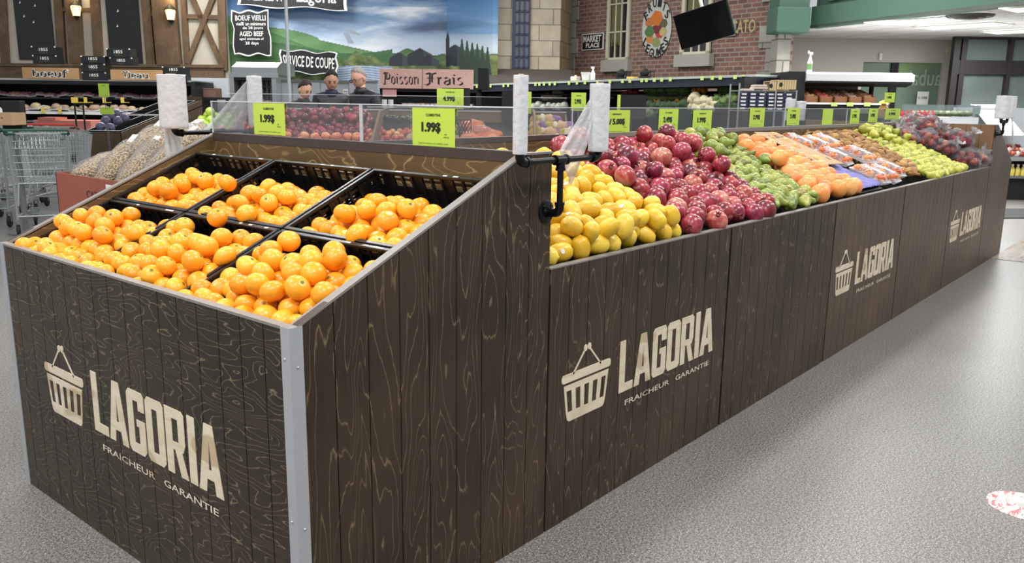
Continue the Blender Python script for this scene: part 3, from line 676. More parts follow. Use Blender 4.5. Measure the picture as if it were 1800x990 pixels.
for s_ in range(4):
    lib('clementine', prof_fruit(ball(.0315, (.86, .9, .82, .94)[s_], 16, .1), 22, .012, s_), F_CLEM, (('stem_scar', CALYX, .0315*(.86, .9, .82, .94)[s_]*.915, .5),))
    lib('lemon', prof_fruit(lemonp(.034, .088+.004*s_), 20, .02, s_), F_LEM, (('sticker', STKR, None, .16),))
    mb = prof_fruit(ball(.047, .93, 16, -.06), 22, .025, s_); lib('pomegranate', mb, F_POM, (('crown', CROWN, .047*.93*1.06+.003, 1),))
    lib('green_pear', prof_fruit(pearp(.036, .096+.005*s_, .44), 18, .015, s_, (.3, -.3, .6, 0)[s_]), F_PEAR, (('stem', STEM, (.096+.005*s_)*.575, .8),))
    lib('brown_pear', prof_fruit(pearp(.034, .112+.006*s_, .30), 18, .015, s_, (.7, -.5, .9, .2)[s_]), F_BOSC, (('stem', STEM, (.112+.006*s_)*.575, .8),))
    lib('yellow_pear', prof_fruit(pearp(.034, .080+.004*s_, .52), 18, .015, s_, (.3, -.3, .6, 0)[s_]), F_YEL, (('stem', STEM, (.080+.004*s_)*.575, .6),))
    lib('grapefruit', prof_fruit(ball(.051, .93, 16, .04), 24, .012, s_), F_GRAPE)
    lib('red_apple', prof_fruit(applep(.038), 18, .01, s_), F_APP, (('stem', STEM, .018, .6),))
    lib('bagged_apple', prof_fruit(applep(.036), 14, .01, s_), F_APP)
    lib('persimmon', prof_fruit(ball(.034, .78, 12, .1), 18, .02, s_), F_PERS, (('calyx', PCAL, .034*.78*.92, 1),))
lib('striped_apple', prof_fruit(applep(.042), 16, .01, 3), F_PEACH); lib('green_apple', prof_fruit(applep(.042), 16, .01, 4), F_GAPP)
lib('dark_plum_apple', prof_fruit(applep(.042), 16, .01, 5), fruitmat('dark_red_apple_skin', ((.3, (84, 18, 32)), (.55, (128, 30, 46)), (.8, (190, 70, 84))), 8, .2, 0, 60, .6, .02, .2))
def place(kind, p, rot, sc, label, cat, grp):
    me, kids = random.choice(LIB[kind]); o = bpy.data.objects.new(kind, me); COL.objects.link(o)
    o.location = p; o.rotation_euler = rot; o.scale = (sc,)*3; o['label'] = label; o['category'] = cat; o['group'] = grp
    for nm, km, z, pr in kids:
        if random.random() > pr: continue
        c = bpy.data.objects.new(nm, km); COL.objects.link(c); c.parent = o
        if z is None:
            a = random.uniform(0, 6.28); rr = .0338; z0 = random.uniform(-.012, .012); r_ = rr*math.sqrt(1-(abs(z0)/.045)**2.3)*.985
            c.location = (r_*math.cos(a), r_*math.sin(a), z0); c.rotation_euler = (0, R(90), a)
        else: c.location = (0, 0, z)
    return o
def pack(test, bb, r, nmax, h, seed=0, K=260, tol=1.2, jit=.06):
    """settle balls of radius ~r on a plane (w=0); test(u,v): inside; h(u,v): wished height of the heap's centres above the plane"""
    g = np.random.default_rng(seed); Q = np.zeros((0, 4)); out = []
    for i in range(nmax):
        ri = r*(1+jit*g.uniform(-1, 1)); uv = np.stack([g.uniform(bb[0], bb[1], K), g.uniform(bb[2], bb[3], K)], 1)
        uv = uv[test(uv[:, 0], uv[:, 1])]
        if not len(uv): continue
        def wz(uv):
            w_ = np.full(len(uv), ri)
            if len(Q):
                d2 = (uv[:, None, 0]-Q[None, :, 0])**2+(uv[:, None, 1]-Q[None, :, 1])**2; s2 = (ri+Q[None, :, 3])**2*.93
                w_ = np.maximum(w_, np.where(d2 < s2, Q[None, :, 2]+np.sqrt(np.maximum(s2-d2, 0)), 0).max(1))
            return w_
        sc = wz(uv)-h(uv[:, 0], uv[:, 1]); k = sc.argmin(); best = uv[k]; bs = sc[k]; st = r*.5
        for _ in range(14):
            c = best+g.normal(0, st, (14, 2)); c = c[test(c[:, 0], c[:, 1])]
            if len(c):
                s2 = wz(c)-h(c[:, 0], c[:, 1]); q = s2.argmin()
                if s2[q] < bs: best = c[q]; bs = s2[q]
            st *= .8
        if bs > tol*r: continue
        w_ = wz(best[None])[0]; Q = np.vstack([Q, [best[0], best[1], w_, ri]]); out.append((best[0], best[1], w_, ri))
    return out
def heap(kind, frame, pts, r0, label, cat, grp, mode='any'):
    O, U, V, Nn = [Vector(x) for x in frame]
    for (u, v, w_, ri) in pts:
        p = O+U*u+V*v+Nn*w_
        if mode == 'any': rot = (random.uniform(0, 6.28), random.uniform(0, 6.28), random.uniform(0, 6.28))
        elif mode == 'up': rot = (random.uniform(-.9, .9), random.uniform(-.9, .9), random.uniform(0, 6.28))
        else: rot = (R(90)+random.uniform(-.5, .35), random.uniform(-.3, .3), random.uniform(0, 6.28))
        lb = label(u, v) if callable(label) else label
        place(kind, p, rot, ri/r0, lb, cat, grp)
# clementines, crate by crate
rc = .0315
for i, x0 in enumerate(XR):
    for j, y0 in enumerate(YR):
        z0 = rimz(x0); sl = .27 if i else .36; cx = 1/math.sqrt(1+sl*sl); Vd = (cx, 0, sl*cx); Nd = (-sl*cx, 0, cx)
        base = (x0, y0, z0+(-.056 if i else -.040)); L = CL*CS/cx
        f = (base, (0, 1, 0), Vd, Nd); m_ = rc*1.05+.008
        lo = m_ if i else .039; ma = m_ if i or j == 0 else rc*.6; mz = m_ if i or j == 2 else rc*.6
        te = lambda u, v, L=L, lo=lo, ma=ma, mz=mz: (u > ma) & (u < CW-mz) & (v > lo) & (v < L-m_-(.005 if i else .0))
        bp = lambda u, v, c0: np.exp(-((u-.27)/.19)**2-((v-c0)/.15)**2); hh = (lambda u, v: rc*.8+.055*bp(u, v, .17)) if i else (lambda u, v: rc*.8+.05*bp(u, v, .2)+.012*np.sin(u*11+j))
        pts = pack(te, (0, CW, 0, L), rc, 46 if i else 58, hh, 10*i+j, tol=1.9)
        base_lb = 'clementine in the %s row, %s crate' % (rowc[i], colc[j])
        heap('clementine', f, pts, rc, lambda u, v, b=base_lb, L=L: b+(' towards its front rim' if v < L*.36 else ' towards its back rim' if v > L*.7 else ' around its middle'), 'clementine', 'clementines, '+rowc[i]+' row '+colc[j]+' crate', 'up')
# few that ride over the dividers
for k, (px, py) in enumerate(((382, 383), (436, 468), (508, 424), (476, 440), (84, 437), (268, 484), (400, 322))):
    x_ = hitp(px, py, (0, 0, rimz(0)+(.024 if k in (4, 5) else .03)), (-TAN, 0, 1)); place('clementine', tuple(x_), (random.uniform(-.8, .8), random.uniform(-.8, .8), 1), 1.02, ['clementine resting on the divider between the middle crates', 'clementine on the rim between front middle and front right crates', 'clementine on the corner between the middle and right crates', 'clementine topping the front middle crate, right of centre',
        'clementine in the far left corner by the front lip', 'clementine riding on the left front divider', 'lone clementine on top at the back left crate'][k], 'clementine', 'clementines riding on the crate rims')
# long bins: frame O at the lip, U along x, V up the slope, N out
SL = .375; cs = 1/math.sqrt(1+SL*SL); Vd = (0, cs, SL*cs); Nd = (0, -SL*cs, cs)
def long_heap(kind, xa, xb, r, n, seed, label, cat, grp, mode, hh=None, v0=.02, v1=.80, off=-.028, tol=2.6, jit=.08):
    """xa, xb: functions of v giving the left and right limits"""
    f = ((0, .025, H0+off), (1, 0, 0), Vd, Nd); h = hh or (lambda u, v: r*1.6+0*u)
    vm = min(v1, (SP-.04)/cs-r)
    te = lambda u, v: (u > xa(v)+r*.6) & (u < xb(v)-r*.6) & (v > r*.62+v0-.02) & (v < vm)
    us = [xa(0), xa(.8), xb(0), xb(.8)]
    pts = pack(te, (min(us), max(us), 0, vm), r, n, h, seed, tol=tol, jit=jit)
    heap(kind, f, pts, r, lambda u, v: (label+(' near the front lip' if v < .27 else ' near the back board' if v > .54 else ' halfway up the slope')), cat, grp, mode)
lin = lambda a, b: (lambda v: a+(b-a)*np.minimum(v/.75, 1.0))
long_heap('lemon', lin(D2-.0, D2+.26), lin(1.90, 1.84), .0365, 165, 1, 'lemon in the yellow heap beside the pipe rack,', 'lemon', 'lemons', 'any', lambda u, v: .045+.02*np.sin(u*5)+.0*v, v0=.05, v1=.64)
long_heap('pomegranate', lin(1.93, 1.92), lin(2.80, 3.02), .047, 118, 2, 'pomegranate in the red heap between lemons and pears,', 'pomegranate', 'pomegranates', 'any', lambda u, v: .06+.05*v+.02*np.sin(u*7), jit=.13)
long_heap('green_pear', lin(2.82, 3.02), lin(3.36, 3.66), .038, 105, 3, 'green pear in the heap after the pomegranates,', 'pear', 'green pears', 'flat', lambda u, v: .05+.06*v)
long_heap('grapefruit', lin(3.36, 3.68), lin(4.00, 4.30), .051, 52, 4, 'grapefruit in the orange heap by the cardboard sheet,', 'grapefruit', 'grapefruits', 'any', lambda u, v: .05+.035*np.sin(v*5))
long_heap('brown_pear', lin(4.92, 4.98), lin(5.50, 5.98), .036, 125, 5, 'brown pear in the heap beyond the persimmon trays,', 'pear', 'brown pears', 'flat', lambda u, v: .05+.06*v)
long_heap('yellow_pear', lin(5.52, 6.0), lin(6.62, 6.78), .0355, 190, 6, 'yellow-green pear in the heap before the bagged apples,', 'pear', 'yellow-green pears', 'flat', lambda u, v: .05+.05*v)
# black crates seen between the heaps
def slope_pt(x, v, w_=0): 
    return (x, .025+v*cs-SL*cs*w_, H0-.028+v*SL*cs+cs*w_)
ANG = math.atan(SL)
def slope_thing(name, label, cat, x, v, w_, grp=None, yaw=0):
    t = thing(name, label, cat, slope_pt(x, v, w_), 0, grp); t.rotation_euler = Euler((ANG, 0, 0)); 
    if yaw: t.rotation_euler = (Matrix.Rotation(ANG, 4, 'X') @ Matrix.Rotation(yaw, 4, 'Z')).to_euler()
    return t
def black_crate(x, v, w, l, label, dz=.02):
    t = slope_thing('plastic_crate', label, 'crate', x, v, 0, 'black crates in the long bins'); mb = MB()
    for a in ((0, 0, w, .014), (0, l-.014, w, l), (0, 0, .014, l), (w-.014, 0, w, l)): mb.bbox(a[0], a[1], dz, a[2], a[3], dz+.014, .003)
    mb.build('rim', M_BLACK, t); mb = MB()
    for a in ((.004, .004, w-.004, .008), (.004, l-.008, w-.004, l-.004), (.004, .004, .008, l-.004), (w-.008, .004, w-.004, l-.004)): mb.box(a[0], a[1], -.03, a[2], a[3], dz+.002)
    mb.build('wall', M_BLACK, t); return t
black_crate(1.90, .40, .98, .40, 'black crate edge showing under the pomegranates')
black_crate(3.96, .02, .44, .39, 'black crate lined with purple paper beside the grapefruit', .022)
black_crate(3.90, .42, .56, .38, 'black crate behind the grapefruit, against the back board', .024)
# cardboard sheet and purple paper
t = slope_thing('cardboard_sheet', 'flat brown cardboard sheet with punched slots between grapefruit and persimmons', 'cardboard', 4.02, .30, .085, yaw=R(-4)); mb = MB(); mb.box(0, 0, 0, .30, .50, .004); mb.build('sheet', M_CARD, t)
mb = MB()
for x_, y_ in ((.05, .06), (.22, .06), (.08, .40), (.24, .40)): mb.box(x_, y_, .004, x_+.02, y_+.035, .0046)
text_mb(mb, 'FRUITS', .09, 0, .13, .05, bold=.02); k0 = len(mb.v)
mb.v = [(x, .40+z, .0047) if i >= 32 else (x, y, z) for i, (x, y, z) in enumerate(mb.v)]; mb.build('print', M_INK, t)
mb = MB(); n = 16; vs = []
for i in range(n+1):
    for j in range(n+1): vs.append((.40*i/n, .35*j/n, .018*math.sin(i*1.3+.4*j)*math.sin(j*.8)*.6+.008*math.sin(i*3.1)))
mb.add(vs, [(i*(n+1)+j, (i+1)*(n+1)+j, (i+1)*(n+1)+j+1, i*(n+1)+j+1) for i in range(n) for j in range(n)])
t = single(mb, 'purple_paper', mat('purple_tissue', (112, 106, 172), .6, 0, .1, 20), 'crumpled purple paper lining an empty crate by the grapefruit', 'paper', slope_pt(3.98, .03, .055), smooth=2); t.rotation_euler = (ANG, 0, 0); md = t.modifiers.new('thickness', 'SOLIDIFY'); md.thickness = .001
# persimmon trays
mbt = MB(); TW, TL, TT = .145, .245, .022
def shell(mb, W_, L_, z, f=.012, th=.004):
    o = [(0, 0), (W_, 0), (W_, L_), (0, L_)]; ring = lambda g, zz: [(x+(g if x == 0 else -g), y+(g if y == 0 else -g), zz) for x, y in o]
    a, b, c, d = ring(f, 0), ring(0, z), ring(th, z), ring(f+th, th)
    mb.add(a+b+c+d, [(3, 2, 1, 0), (12, 13, 14, 15)]+[(k*4+i, k*4+(i+1) % 4, k*4+4+(i+1) % 4, k*4+4+i) for k in range(3) for i in range(4)])
shell(mbt, TW, TL, TT); TRAY = mbt.mesh('foam_tray', mat('white_foam', (226, 228, 232), .6))
mf = MB(); nn = 10; vs = []
for i in range(nn+1):
    for j in range(nn+1):
        a, b = i/nn, j/nn; e_ = min(a, 1-a, b, 1-b); vs.append((TW*a, TL*b, TT+.042*min(1, e_*5)+.004*math.sin(i*2.3+j*1.7)))
mf.add(vs, [(i*(nn+1)+j, (i+1)*(nn+1)+j, (i+1)*(nn+1)+j+1, i*(nn+1)+j+1) for i in range(nn) for j in range(nn)]); FILM = mf.mesh('wrap_film', M_WRAP, 2)
ml = MB(); ml.box(.03, .05, .066, .085, .12, .0665); LAB = ml.mesh('paper_label', M_WHITE)
trays = [(4.44, .56, .03, -6, 'white tray of persimmons at the back board, leftmost'), (4.50, .30, .035, 4, 'white persimmon tray next to the cardboard sheet'), (4.46, .04, .03, -3, 'white persimmon tray at the front lip beside the purple paper'),
         (4.66, .50, .03, 5, 'white persimmon tray tilted against the brown pears, upper'), (4.70, .24, .07, -8, 'white persimmon tray stacked highest, among the brown pears'), (4.66, .02, .03, 3, 'white persimmon tray at the lip, centre'), (4.82, .06, .045, -5, 'white persimmon tray at the lip nearest the brown pears'),
         (4.84, .50, .04, 3, 'white persimmon tray half buried under brown pears at the back')]
for x_, v_, w_, yw, lb in trays:
    t = slope_thing('persimmon_tray', lb, 'fruit tray', x_, v_, w_, 'persimmon trays', R(yw))
    for nm, me in (('foam_tray', TRAY), ('wrap_film', FILM), ('paper_label', LAB)):
        o = bpy.data.objects.new(nm, me); COL.objects.link(o); o.parent = t
    Mx = Matrix.Translation(slope_pt(x_, v_, w_)) @ t.rotation_euler.to_matrix().to_4x4()
    for i in range(2):
        for j in range(3):
            p = Mx @ Vector((.038+.069*i, .045+.077*j, .034)); place('persimmon', p, (ANG+random.uniform(-.2, .2), random.uniform(-.2, .2), random.random()*6), .98, 'persimmon under film in the '+lb.replace('white ', ''), 'persimmon', 'persimmons in trays')
# bagged apples
def bag_mesh(seed, rx, ry, rz):
    rr = random.Random(seed); ph = [rr.uniform(0, 6.3) for _ in range(9)]; mb = MB()
    def fn(d):
        q = 1+.10*math.sin(4*d.x+ph[0]+3*d.y)+.08*math.sin(7*d.y+ph[1]+5*d.z)+.06*math.sin(11*d.x+ph[2])*math.sin(9*d.z+ph[3])+.03*math.sin(23*d.x+ph[4]+17*d.y)*math.sin(19*d.z+ph[5])
        return q
    mb.sphere((0, 0, 0), (rx, ry, rz), 40, fn); 
    # gathered neck flaring out
    nk = []
    a = rr.uniform(0, 6.28); nx_, ny_ = rx*.8*math.cos(a), ry*.8*math.sin(a)
    mb.T = Matrix.Translation((nx_, ny_, rz*.5)) @ Euler((rr.uniform(-.6, .6), rr.uniform(-.6, .6), 0)).to_matrix().to_4x4()
    n = 24; vs = []; pr = [(.045, -.02), (.016, .015), (.012, .025), (.028, .045), (.045, .065)]
    for i, (r_, z_) in enumerate(pr):
        for k in range(n): q = 1+(.35 if i > 2 else .1)*math.sin(k*2.1+ph[6]+i); vs.append((r_*q*math.cos(2*math.pi*k/n), r_*q*math.sin(2*math.pi*k/n), z_+(.008*math.sin(k*3.3) if i > 3 else 0)))
    mb.add(vs, [(i*n+k, i*n+(k+1) % n, (i+1)*n+(k+1) % n, (i+1)*n+k) for i in range(len(pr)-1) for k in range(n)]); mb.T = Matrix.Identity(4)
    return mb.mesh('apple_bag', M_BAG, 2)
BAGS = [bag_mesh(i, .135, .10, .085) for i in range(4)]
spots = [(6.98, .66, .09, 'bag of red apples at the back board, leftmost of the bags'), (7.18, .60, .12, 'bag of red apples against the divider at the back'), (6.86, .48, .10, 'bag of apples spilling over the yellow pears at the back'), (7.12, .42, .13, 'bag of apples highest in the heap'),
         (6.88, .30, .08, 'bag of apples in the middle touching the yellow pears'), (7.16, .24, .11, 'bag of apples in the middle by the oak divider'), (6.94, .13, .06, 'bag of apples low beside the yellow pears'), (7.20, .08, .07, 'bag of apples in the corner at the front lip'), (7.04, .55, .19, 'bag of apples lying on top at the back'), (6.76, .62, .06, 'bag of apples nearest the green cards'), (7.06, .26, .18, 'bag of apples lying on top in the middle'), (7.2, .72, .14, 'bag of apples squeezed into the back corner')]
for i, (x_, v_, w_, lb) in enumerate(spots):
    o = bpy.data.objects.new('apple_bag', BAGS[i % 4]); COL.objects.link(o); p = Vector(slope_pt(x_, v_, w_)); o.location = p; yw = random.uniform(0, 6.28)
    o.rotation_euler = (ANG*.8, random.uniform(-.15, .15), yw); o['label'] = 'clear '+lb; o['category'] = 'bag of apples'; o['group'] = 'clear bags of apples'
    Rm = o.rotation_euler.to_matrix()
    for k, (a, b, c) in enumerate(((-.07, 0, -.02), (0, .035, -.02), (.07, 0, -.02), (0, -.04, -.02), (-.035, .02, .035), (.04, -.01, .035), (-.05, -.05, .0), (.055, .05, 0))):
        q = p+Rm @ Vector((a+random.uniform(-.008, .008), b, c)); place('bagged_apple', q, (random.random()*6, random.random()*6, 0), .98, 'apple in the '+lb, 'apple', 'apples in clear bags')
# ================================================================== BACKGROUND SHELL
def brick(name, c1, c2, mort, w_=.22, h_=.075, ms=.012, rough=.85, offset=.5):
    if name in MATS: return MATS[name]
    m = bpy.data.materials.new(name); m.use_nodes = True; MATS[name] = m; N = NT(m)
    t = N.n('ShaderNodeTexCoord'); sp = N.n('ShaderNodeSeparateXYZ'); cb = N.n('ShaderNodeCombineXYZ')
    N.l(t.outputs['Object'], sp.inputs[0]); N.l(sp.outputs[0], cb.inputs[0]); N.l(sp.outputs[2], cb.inputs[1])
    b = N.n('ShaderNodeTexBrick'); N.l(cb.outputs[0], b.inputs['Vector']); b.inputs['Color1'].default_value = srgb(c1); b.inputs['Color2'].default_value = srgb(c2); b.inputs['Mortar'].default_value = srgb(mort)
    b.inputs['Scale'].default_value = 1; b.inputs['Brick Width'].default_value = w_; b.inputs['Row Height'].default_value = h_; b.inputs['Mortar Size'].default_value = ms; b.offset = offset
    n = N.noise(N.coord(), 3, 4, .7); k = N.math('MULTIPLY_ADD', n, .7); k.node.inputs[2].default_value = .65
    N.l(N.mix(1.0, b.outputs[0], k, 'MULTIPLY'), N.b.inputs['Base Color']); N.b.inputs['Roughness'].default_value = rough
    return m
M_PLASTER = mat('cream_plaster', (196, 188, 172), .9, 0, .12, 3, .2, 20)
M_BEAM = wood('old_timber', (78, 60, 44), (128, 104, 80), (150, 126, 98), (3, 3, 1), 5, .06, .8, (22, 22, 2.5), .4)
M_BEAMH = wood('old_timber_level', (84, 66, 50), (132, 110, 86), (150, 126, 98), (1, 1, 3), 5, .06, .8, (2.5, 2.5, 22), .4)
M_SLATE = mat('blackboard', (26, 26, 29), .35, 0, .2, 4)
def upright(name, px0, py0, px1, py1, d, thick, m, skew=0):
    wd, zb, zt, c = span(px0, py0, px1, py1, d); mb = MB(); mb.box(-wd/2, 0, zb, wd/2, thick, zt); return struct(mb, name, m, (c[0], c[1], 0), BGR)
DW = 21.0
# left wall: plaster with timber framing and blackboards
wd, zb, zt, c = span(-120, -60, 396, 140, DW); mb = MB(); mb.box(-wd/2, 0, 0, wd/2, .2, zt); wl = struct(mb, 'wall_left', M_PLASTER, (c[0], c[1], 0), BGR)
WLM = Matrix.Translation((c[0], c[1], 0)) @ Matrix.Rotation(BGR, 4, 'Z'); WLI = WLM.inverted()
def onwl(px, py, d=DW): q = WLI @ Vector(P(px, py, d)); return q.x, q.z
def timber(px, py, m=M_BEAM, w_=None, th=.09, name='timber'):
    """px,py pairs: centre line of a timber"""
    a = onwl(*px); b = onwl(*py); d_ = Vector((b[0]-a[0], b[1]-a[1])); n_ = Vector((-d_.y, d_.x)).normalized()*w_/2
    pts = [(a[0]+n_.x, a[1]+n_.y), (a[0]-n_.x, a[1]-n_.y), (b[0]-n_.x, b[1]-n_.y), (b[0]+n_.x, b[1]+n_.y)]
    mb = MB(); mb.prism(pts, 'y', -th, 0); return mb.build(name, m, wl)
U = DW/FPX
for a, b, w_ in (((3, -60), (12, 112), 13), ((101, -60), (112, 112), 14), ((165, -60), (176, 112), 15), ((253, -60), (268, 118), 15), ((321, -60), (331, 118), 9), ((389, -60), (395, 124), 13)): timber(a, b, M_BEAM, w_*U, .1)
for a, b, w_ in (((128, -60), (139, 112), 22), ((286, -60), (301, 118), 40)): timber(a, b, M_BEAM, w_*U, .16, 'pilaster')
timber((110, 17), (167, 18), M_BEAMH, 6*U); timber((262, 25), (284, 25), M_BEAMH, 7*U); timber((325, 29), (390, 31), M_BEAMH, 7*U); timber((380, -12), (332, 112), M_BEAM, 8*U, .12); timber((332, -20), (392, 116), M_BEAM, 8*U)
timber((-120, 126), (396, 128), M_BEAMH, 26*U, .12, 'sill_beam'); timber((-120, 113), (396, 117), M_BEAMH, 5*U, .16, 'ledge')
for a0, a1, y1 in ((14, 99, 106), (177, 252, 112)):
    x0, z1 = onwl(a0, -60); x1, z0 = onwl(a1, y1); mb = MB(); mb.box(x0+.05, -.03, z0, x1-.0, 0, z1); pn = mb.build('blackboard', M_SLATE, wl)
    mb = MB(); 
    for k in range(6): 
        xx = x0+(x1-x0)*random.uniform(.15, .6); zz = z0+(z1-z0)*random.uniform(.3, .9); mb.prism([(xx, zz), (xx+.05, zz+.02), (xx+.03, zz+.07)], 'y', -.033, -.03)
    mb.build('chalk_mark', M_WHITE, pn)
# sconces
def sconce(px, py, label):
    t, w_, h_ = bgt('wall_lantern', label, 'wall lamp', px-8, py-14, px+8, py+14, DW-.22, 'wall lanterns'); 
    mb = MB(); mb.lathe([(.075, .10), (.115, .30), (.105, .33), (.03, .33)], 12); mb.build('lamp_glass', mat('lit_amber_glass', (255, 214, 140), .4, emit=2.6), t, True)
    mb = MB(); mb.lathe([(.15, .33), (.12, .37), (.05, .42), (.02, .47), (.0, .48)], 12); mb.build('cap', M_BLACKM, t, True)
    mb = MB(); mb.lathe([(.0, .0), (.02, .01), (.025, .06), (.08, .085), (.08, .1)], 12); mb.tube([(0, 0, .05), (0, .07, .02), (0, .1, .1), (0, .1, .3)], .012); mb.build('bracket', M_BLACKM, t, True)
    l = bpy.data.lights.new('lantern_light', 'POINT'); l.energy = 9; l.color = (1, .75, .4); l.shadow_soft_size = .08; o = bpy.data.objects.new('lantern_light', l); COL.objects.link(o); o.parent = t; o.location = (0, -.05, .6)
sconce(134, 22, 'lit amber wall lantern between the two blackboards'); sconce(300, 29, 'lit amber wall lantern on the wide timber post')
# ---- painted countryside mural
def mural(name, px0, px1, d0, d1, py0=-60, py1=140, nx=430, nz=210):
    a = P(px0, 100, d0); b = P(px1, 100, d1); L = float(np.linalg.norm((b-a)[:2])); rz = math.atan2(b[1]-a[1], b[0]-a[0])
    zt = P(px0, py0, max(d0, d1))[2]+.6; zb = 1.0; vs = []; cols = []
    g = np.random.default_rng(3); oct_ = [(g.uniform(0, 6.28, 3), 1.9**k) for k in range(6)]
    def fbm(x, z, sx=1, sz=1, s=0):
        v = 0
        for k, (p, f) in enumerate(oct_): v += math.sin(x*sx*f*1.3+p[0]+s+1.7*math.sin(z*sz*f*.9+p[1]+s))*math.sin(z*sz*f*1.5+p[2]+s+1.3*math.sin(x*sx*f*.7+p[0]))/1.75**k
        return v/1.9
    n_ = np.array([math.sin(rz), -math.cos(rz), 0]); f_ = np.array([math.cos(rz), math.sin(rz), 0])
    for j in range(nz+1):
        for i in range(nx+1):
            q = a+f_*(L*i/nx); z = zb+(zt-zb)*j/nz; w3 = np.array([q[0], q[1], z]); dv = w3-CAM
            X_ = 900+FPX*np.dot(dv, _r)/np.dot(dv, _f); Y_ = 495-FPX*np.dot(dv, _u)/np.dot(dv, _f)   # picture plan of the painting, in its own units
            vs.append((L*i/nx, 0, z)); X_ = float(X_); Y_ = float(Y_)
            c = paint(X_, Y_, fbm); cols.append(srgb(tuple(max(0, min(255, v)) for v in c)))
    me = bpy.data.meshes.new(name); me.from_pydata(vs, [], [(j*(nx+1)+i, j*(nx+1)+i+1, (j+1)*(nx+1)+i+1, (j+1)*(nx+1)+i) for j in range(nz) for i in range(nx)])
    n0 = len(me.vertices)
    ca = me.color_attributes.new('paint', 'FLOAT_COLOR', 'POINT'); ca.data.foreach_set('color', np.array(cols, dtype=np.float32).ravel())
    m = bpy.data.materials.new(name+'_paint'); m.use_nodes = True; N = NT(m); vc = N.n('ShaderNodeVertexColor'); vc.layer_name = 'paint'; N.l(vc.outputs[0], N.b.inputs['Base Color']); N.b.inputs['Roughness'].default_value = .6
    me.materials.append(m); o = bpy.data.objects.new(name, me); COL.objects.link(o); o.location = (a[0], a[1], 0); o.rotation_euler = (0, 0, rz); o['kind'] = 'structure'
    md = o.modifiers.new('thickness', 'SOLIDIFY'); md.thickness = .12; md.offset = -1
    return o
def lerp3(a, b, t): t = max(0, min(1, t)); return tuple(a[i]+(b[i]-a[i])*t for i in range(3))
def paint(X_, Y_, fbm):
    x, y = X_/60, Y_/60
    # sky
    c = lerp3((48, 92, 146), (190, 206, 222), (Y_+10)/85)
    cl = fbm(x, y, .6, 1.9); hgt = (70-Y_)/80
    if Y_ < 95:
        c = lerp3(c, (232, 236, 242), (cl-.05)*1.6*(1 if Y_ > 12 else .5))
        dk = fbm(x+9, y, .8, 2.6, 2.0)
        sg = lambda t: 1/(1+math.exp(-max(-30, min(30, t))))
        band = math.exp(-((Y_-30-.16*(X_-480))/18)**2)*sg((600-X_)/22)+math.exp(-((Y_-46)/12)**2)*sg((X_-690)/12)*1.3
        c = lerp3(c, (84, 102, 128), (dk*.9+.35)*band*1.1)
    if (abs((X_-612)-(Y_-66)*.5) < 5 and 58 < Y_ < 76) or (((X_-618)/16)**2+((Y_-56-.3*(X_-618))/3)**2 < 1): c = (150, 160, 172)
    # far blue ridge, hills
    ridge = 12+.17*(X_-395)+4*math.sin(X_/19)
    def hill(top, ca, cb, sc):
        nonlocal c
        if Y_ > top: 
            k = fbm(x*1.6, y*2.6, 1, 1, sc); c = lerp3(ca, cb, .5+.5*k+(Y_-top)/60-.2)
            if abs(Y_-top) < 1.6: c = lerp3(c, (60, 84, 60), .5)
    if X_ < 690:
        t1 = 22+.30*(X_-395)+6*math.sin(X_/33+1)
        if X_ > 560: t1 = 70+ (X_-560)*.22
        hill(t1, (74, 116, 74), (118, 158, 98), 1)
        t2 = 48+.20*(X_-395)+9*math.sin(X_/41)
        hill(t2, (62, 106, 66), (104, 148, 88), 3)
        t3 = 84+10*math.sin(X_/52+2.2)
        hill(t3, (52, 92, 60), (98, 140, 84), 5)
    else:
        hill(92+5*math.sin(X_/17)+2*math.sin(X_/5), (58, 92, 60), (104, 138, 92), 2)
    # bushes
    bt = 100+7*math.sin(X_/13)+4*math.sin(X_/5.3)+(12 if X_ < 560 else 0)
    if Y_ > bt and X_ > 470:
        k = fbm(x*4, y*4, 1.4, 1.4, 4); c = lerp3((52, 74, 46), (150, 160, 96), .45+.6*k)
    # stream
    if X_ > 590+max(0, 118-Y_)*3 and Y_ > 116 and X_ < 690: c = lerp3((112, 136, 164), (188, 202, 216), .5+.7*math.sin(Y_*1.5+3*math.sin(X_/14)))
    # dark village roofs, tower and firs
    for hx, hy, hw in ((702, 92, 18), (738, 84, 22), (752, 96, 20), (800, 78, 10)):
        if abs(X_-hx) < hw and hy+abs(X_-hx)*.55 < Y_ < 116: c = (46, 50, 60) if X_ < hx+hw*.3 else (66, 70, 80)
    if abs(X_-787) < 3.0 and 52+abs(X_-787)*5 < Y_ < 118: c = (38, 42, 52)
    if X_ > 808:
        for k in range(6):
            fx = 812+k*9; tp = 68+(k*37 % 17)
            if Y_ > tp and abs(X_-fx) < 1.0+(Y_-tp)*.13: c = (52, 72, 58)
    if X_ > 786 and Y_ < 60: c = lerp3(c, (90, 140, 190), .55)
    return c
mural('wall_mural', 394, 786, DW+.3, DW+.3)
mural('wall_mural_side', 785, 866, DW+.3, DW-2.2, nx=90)
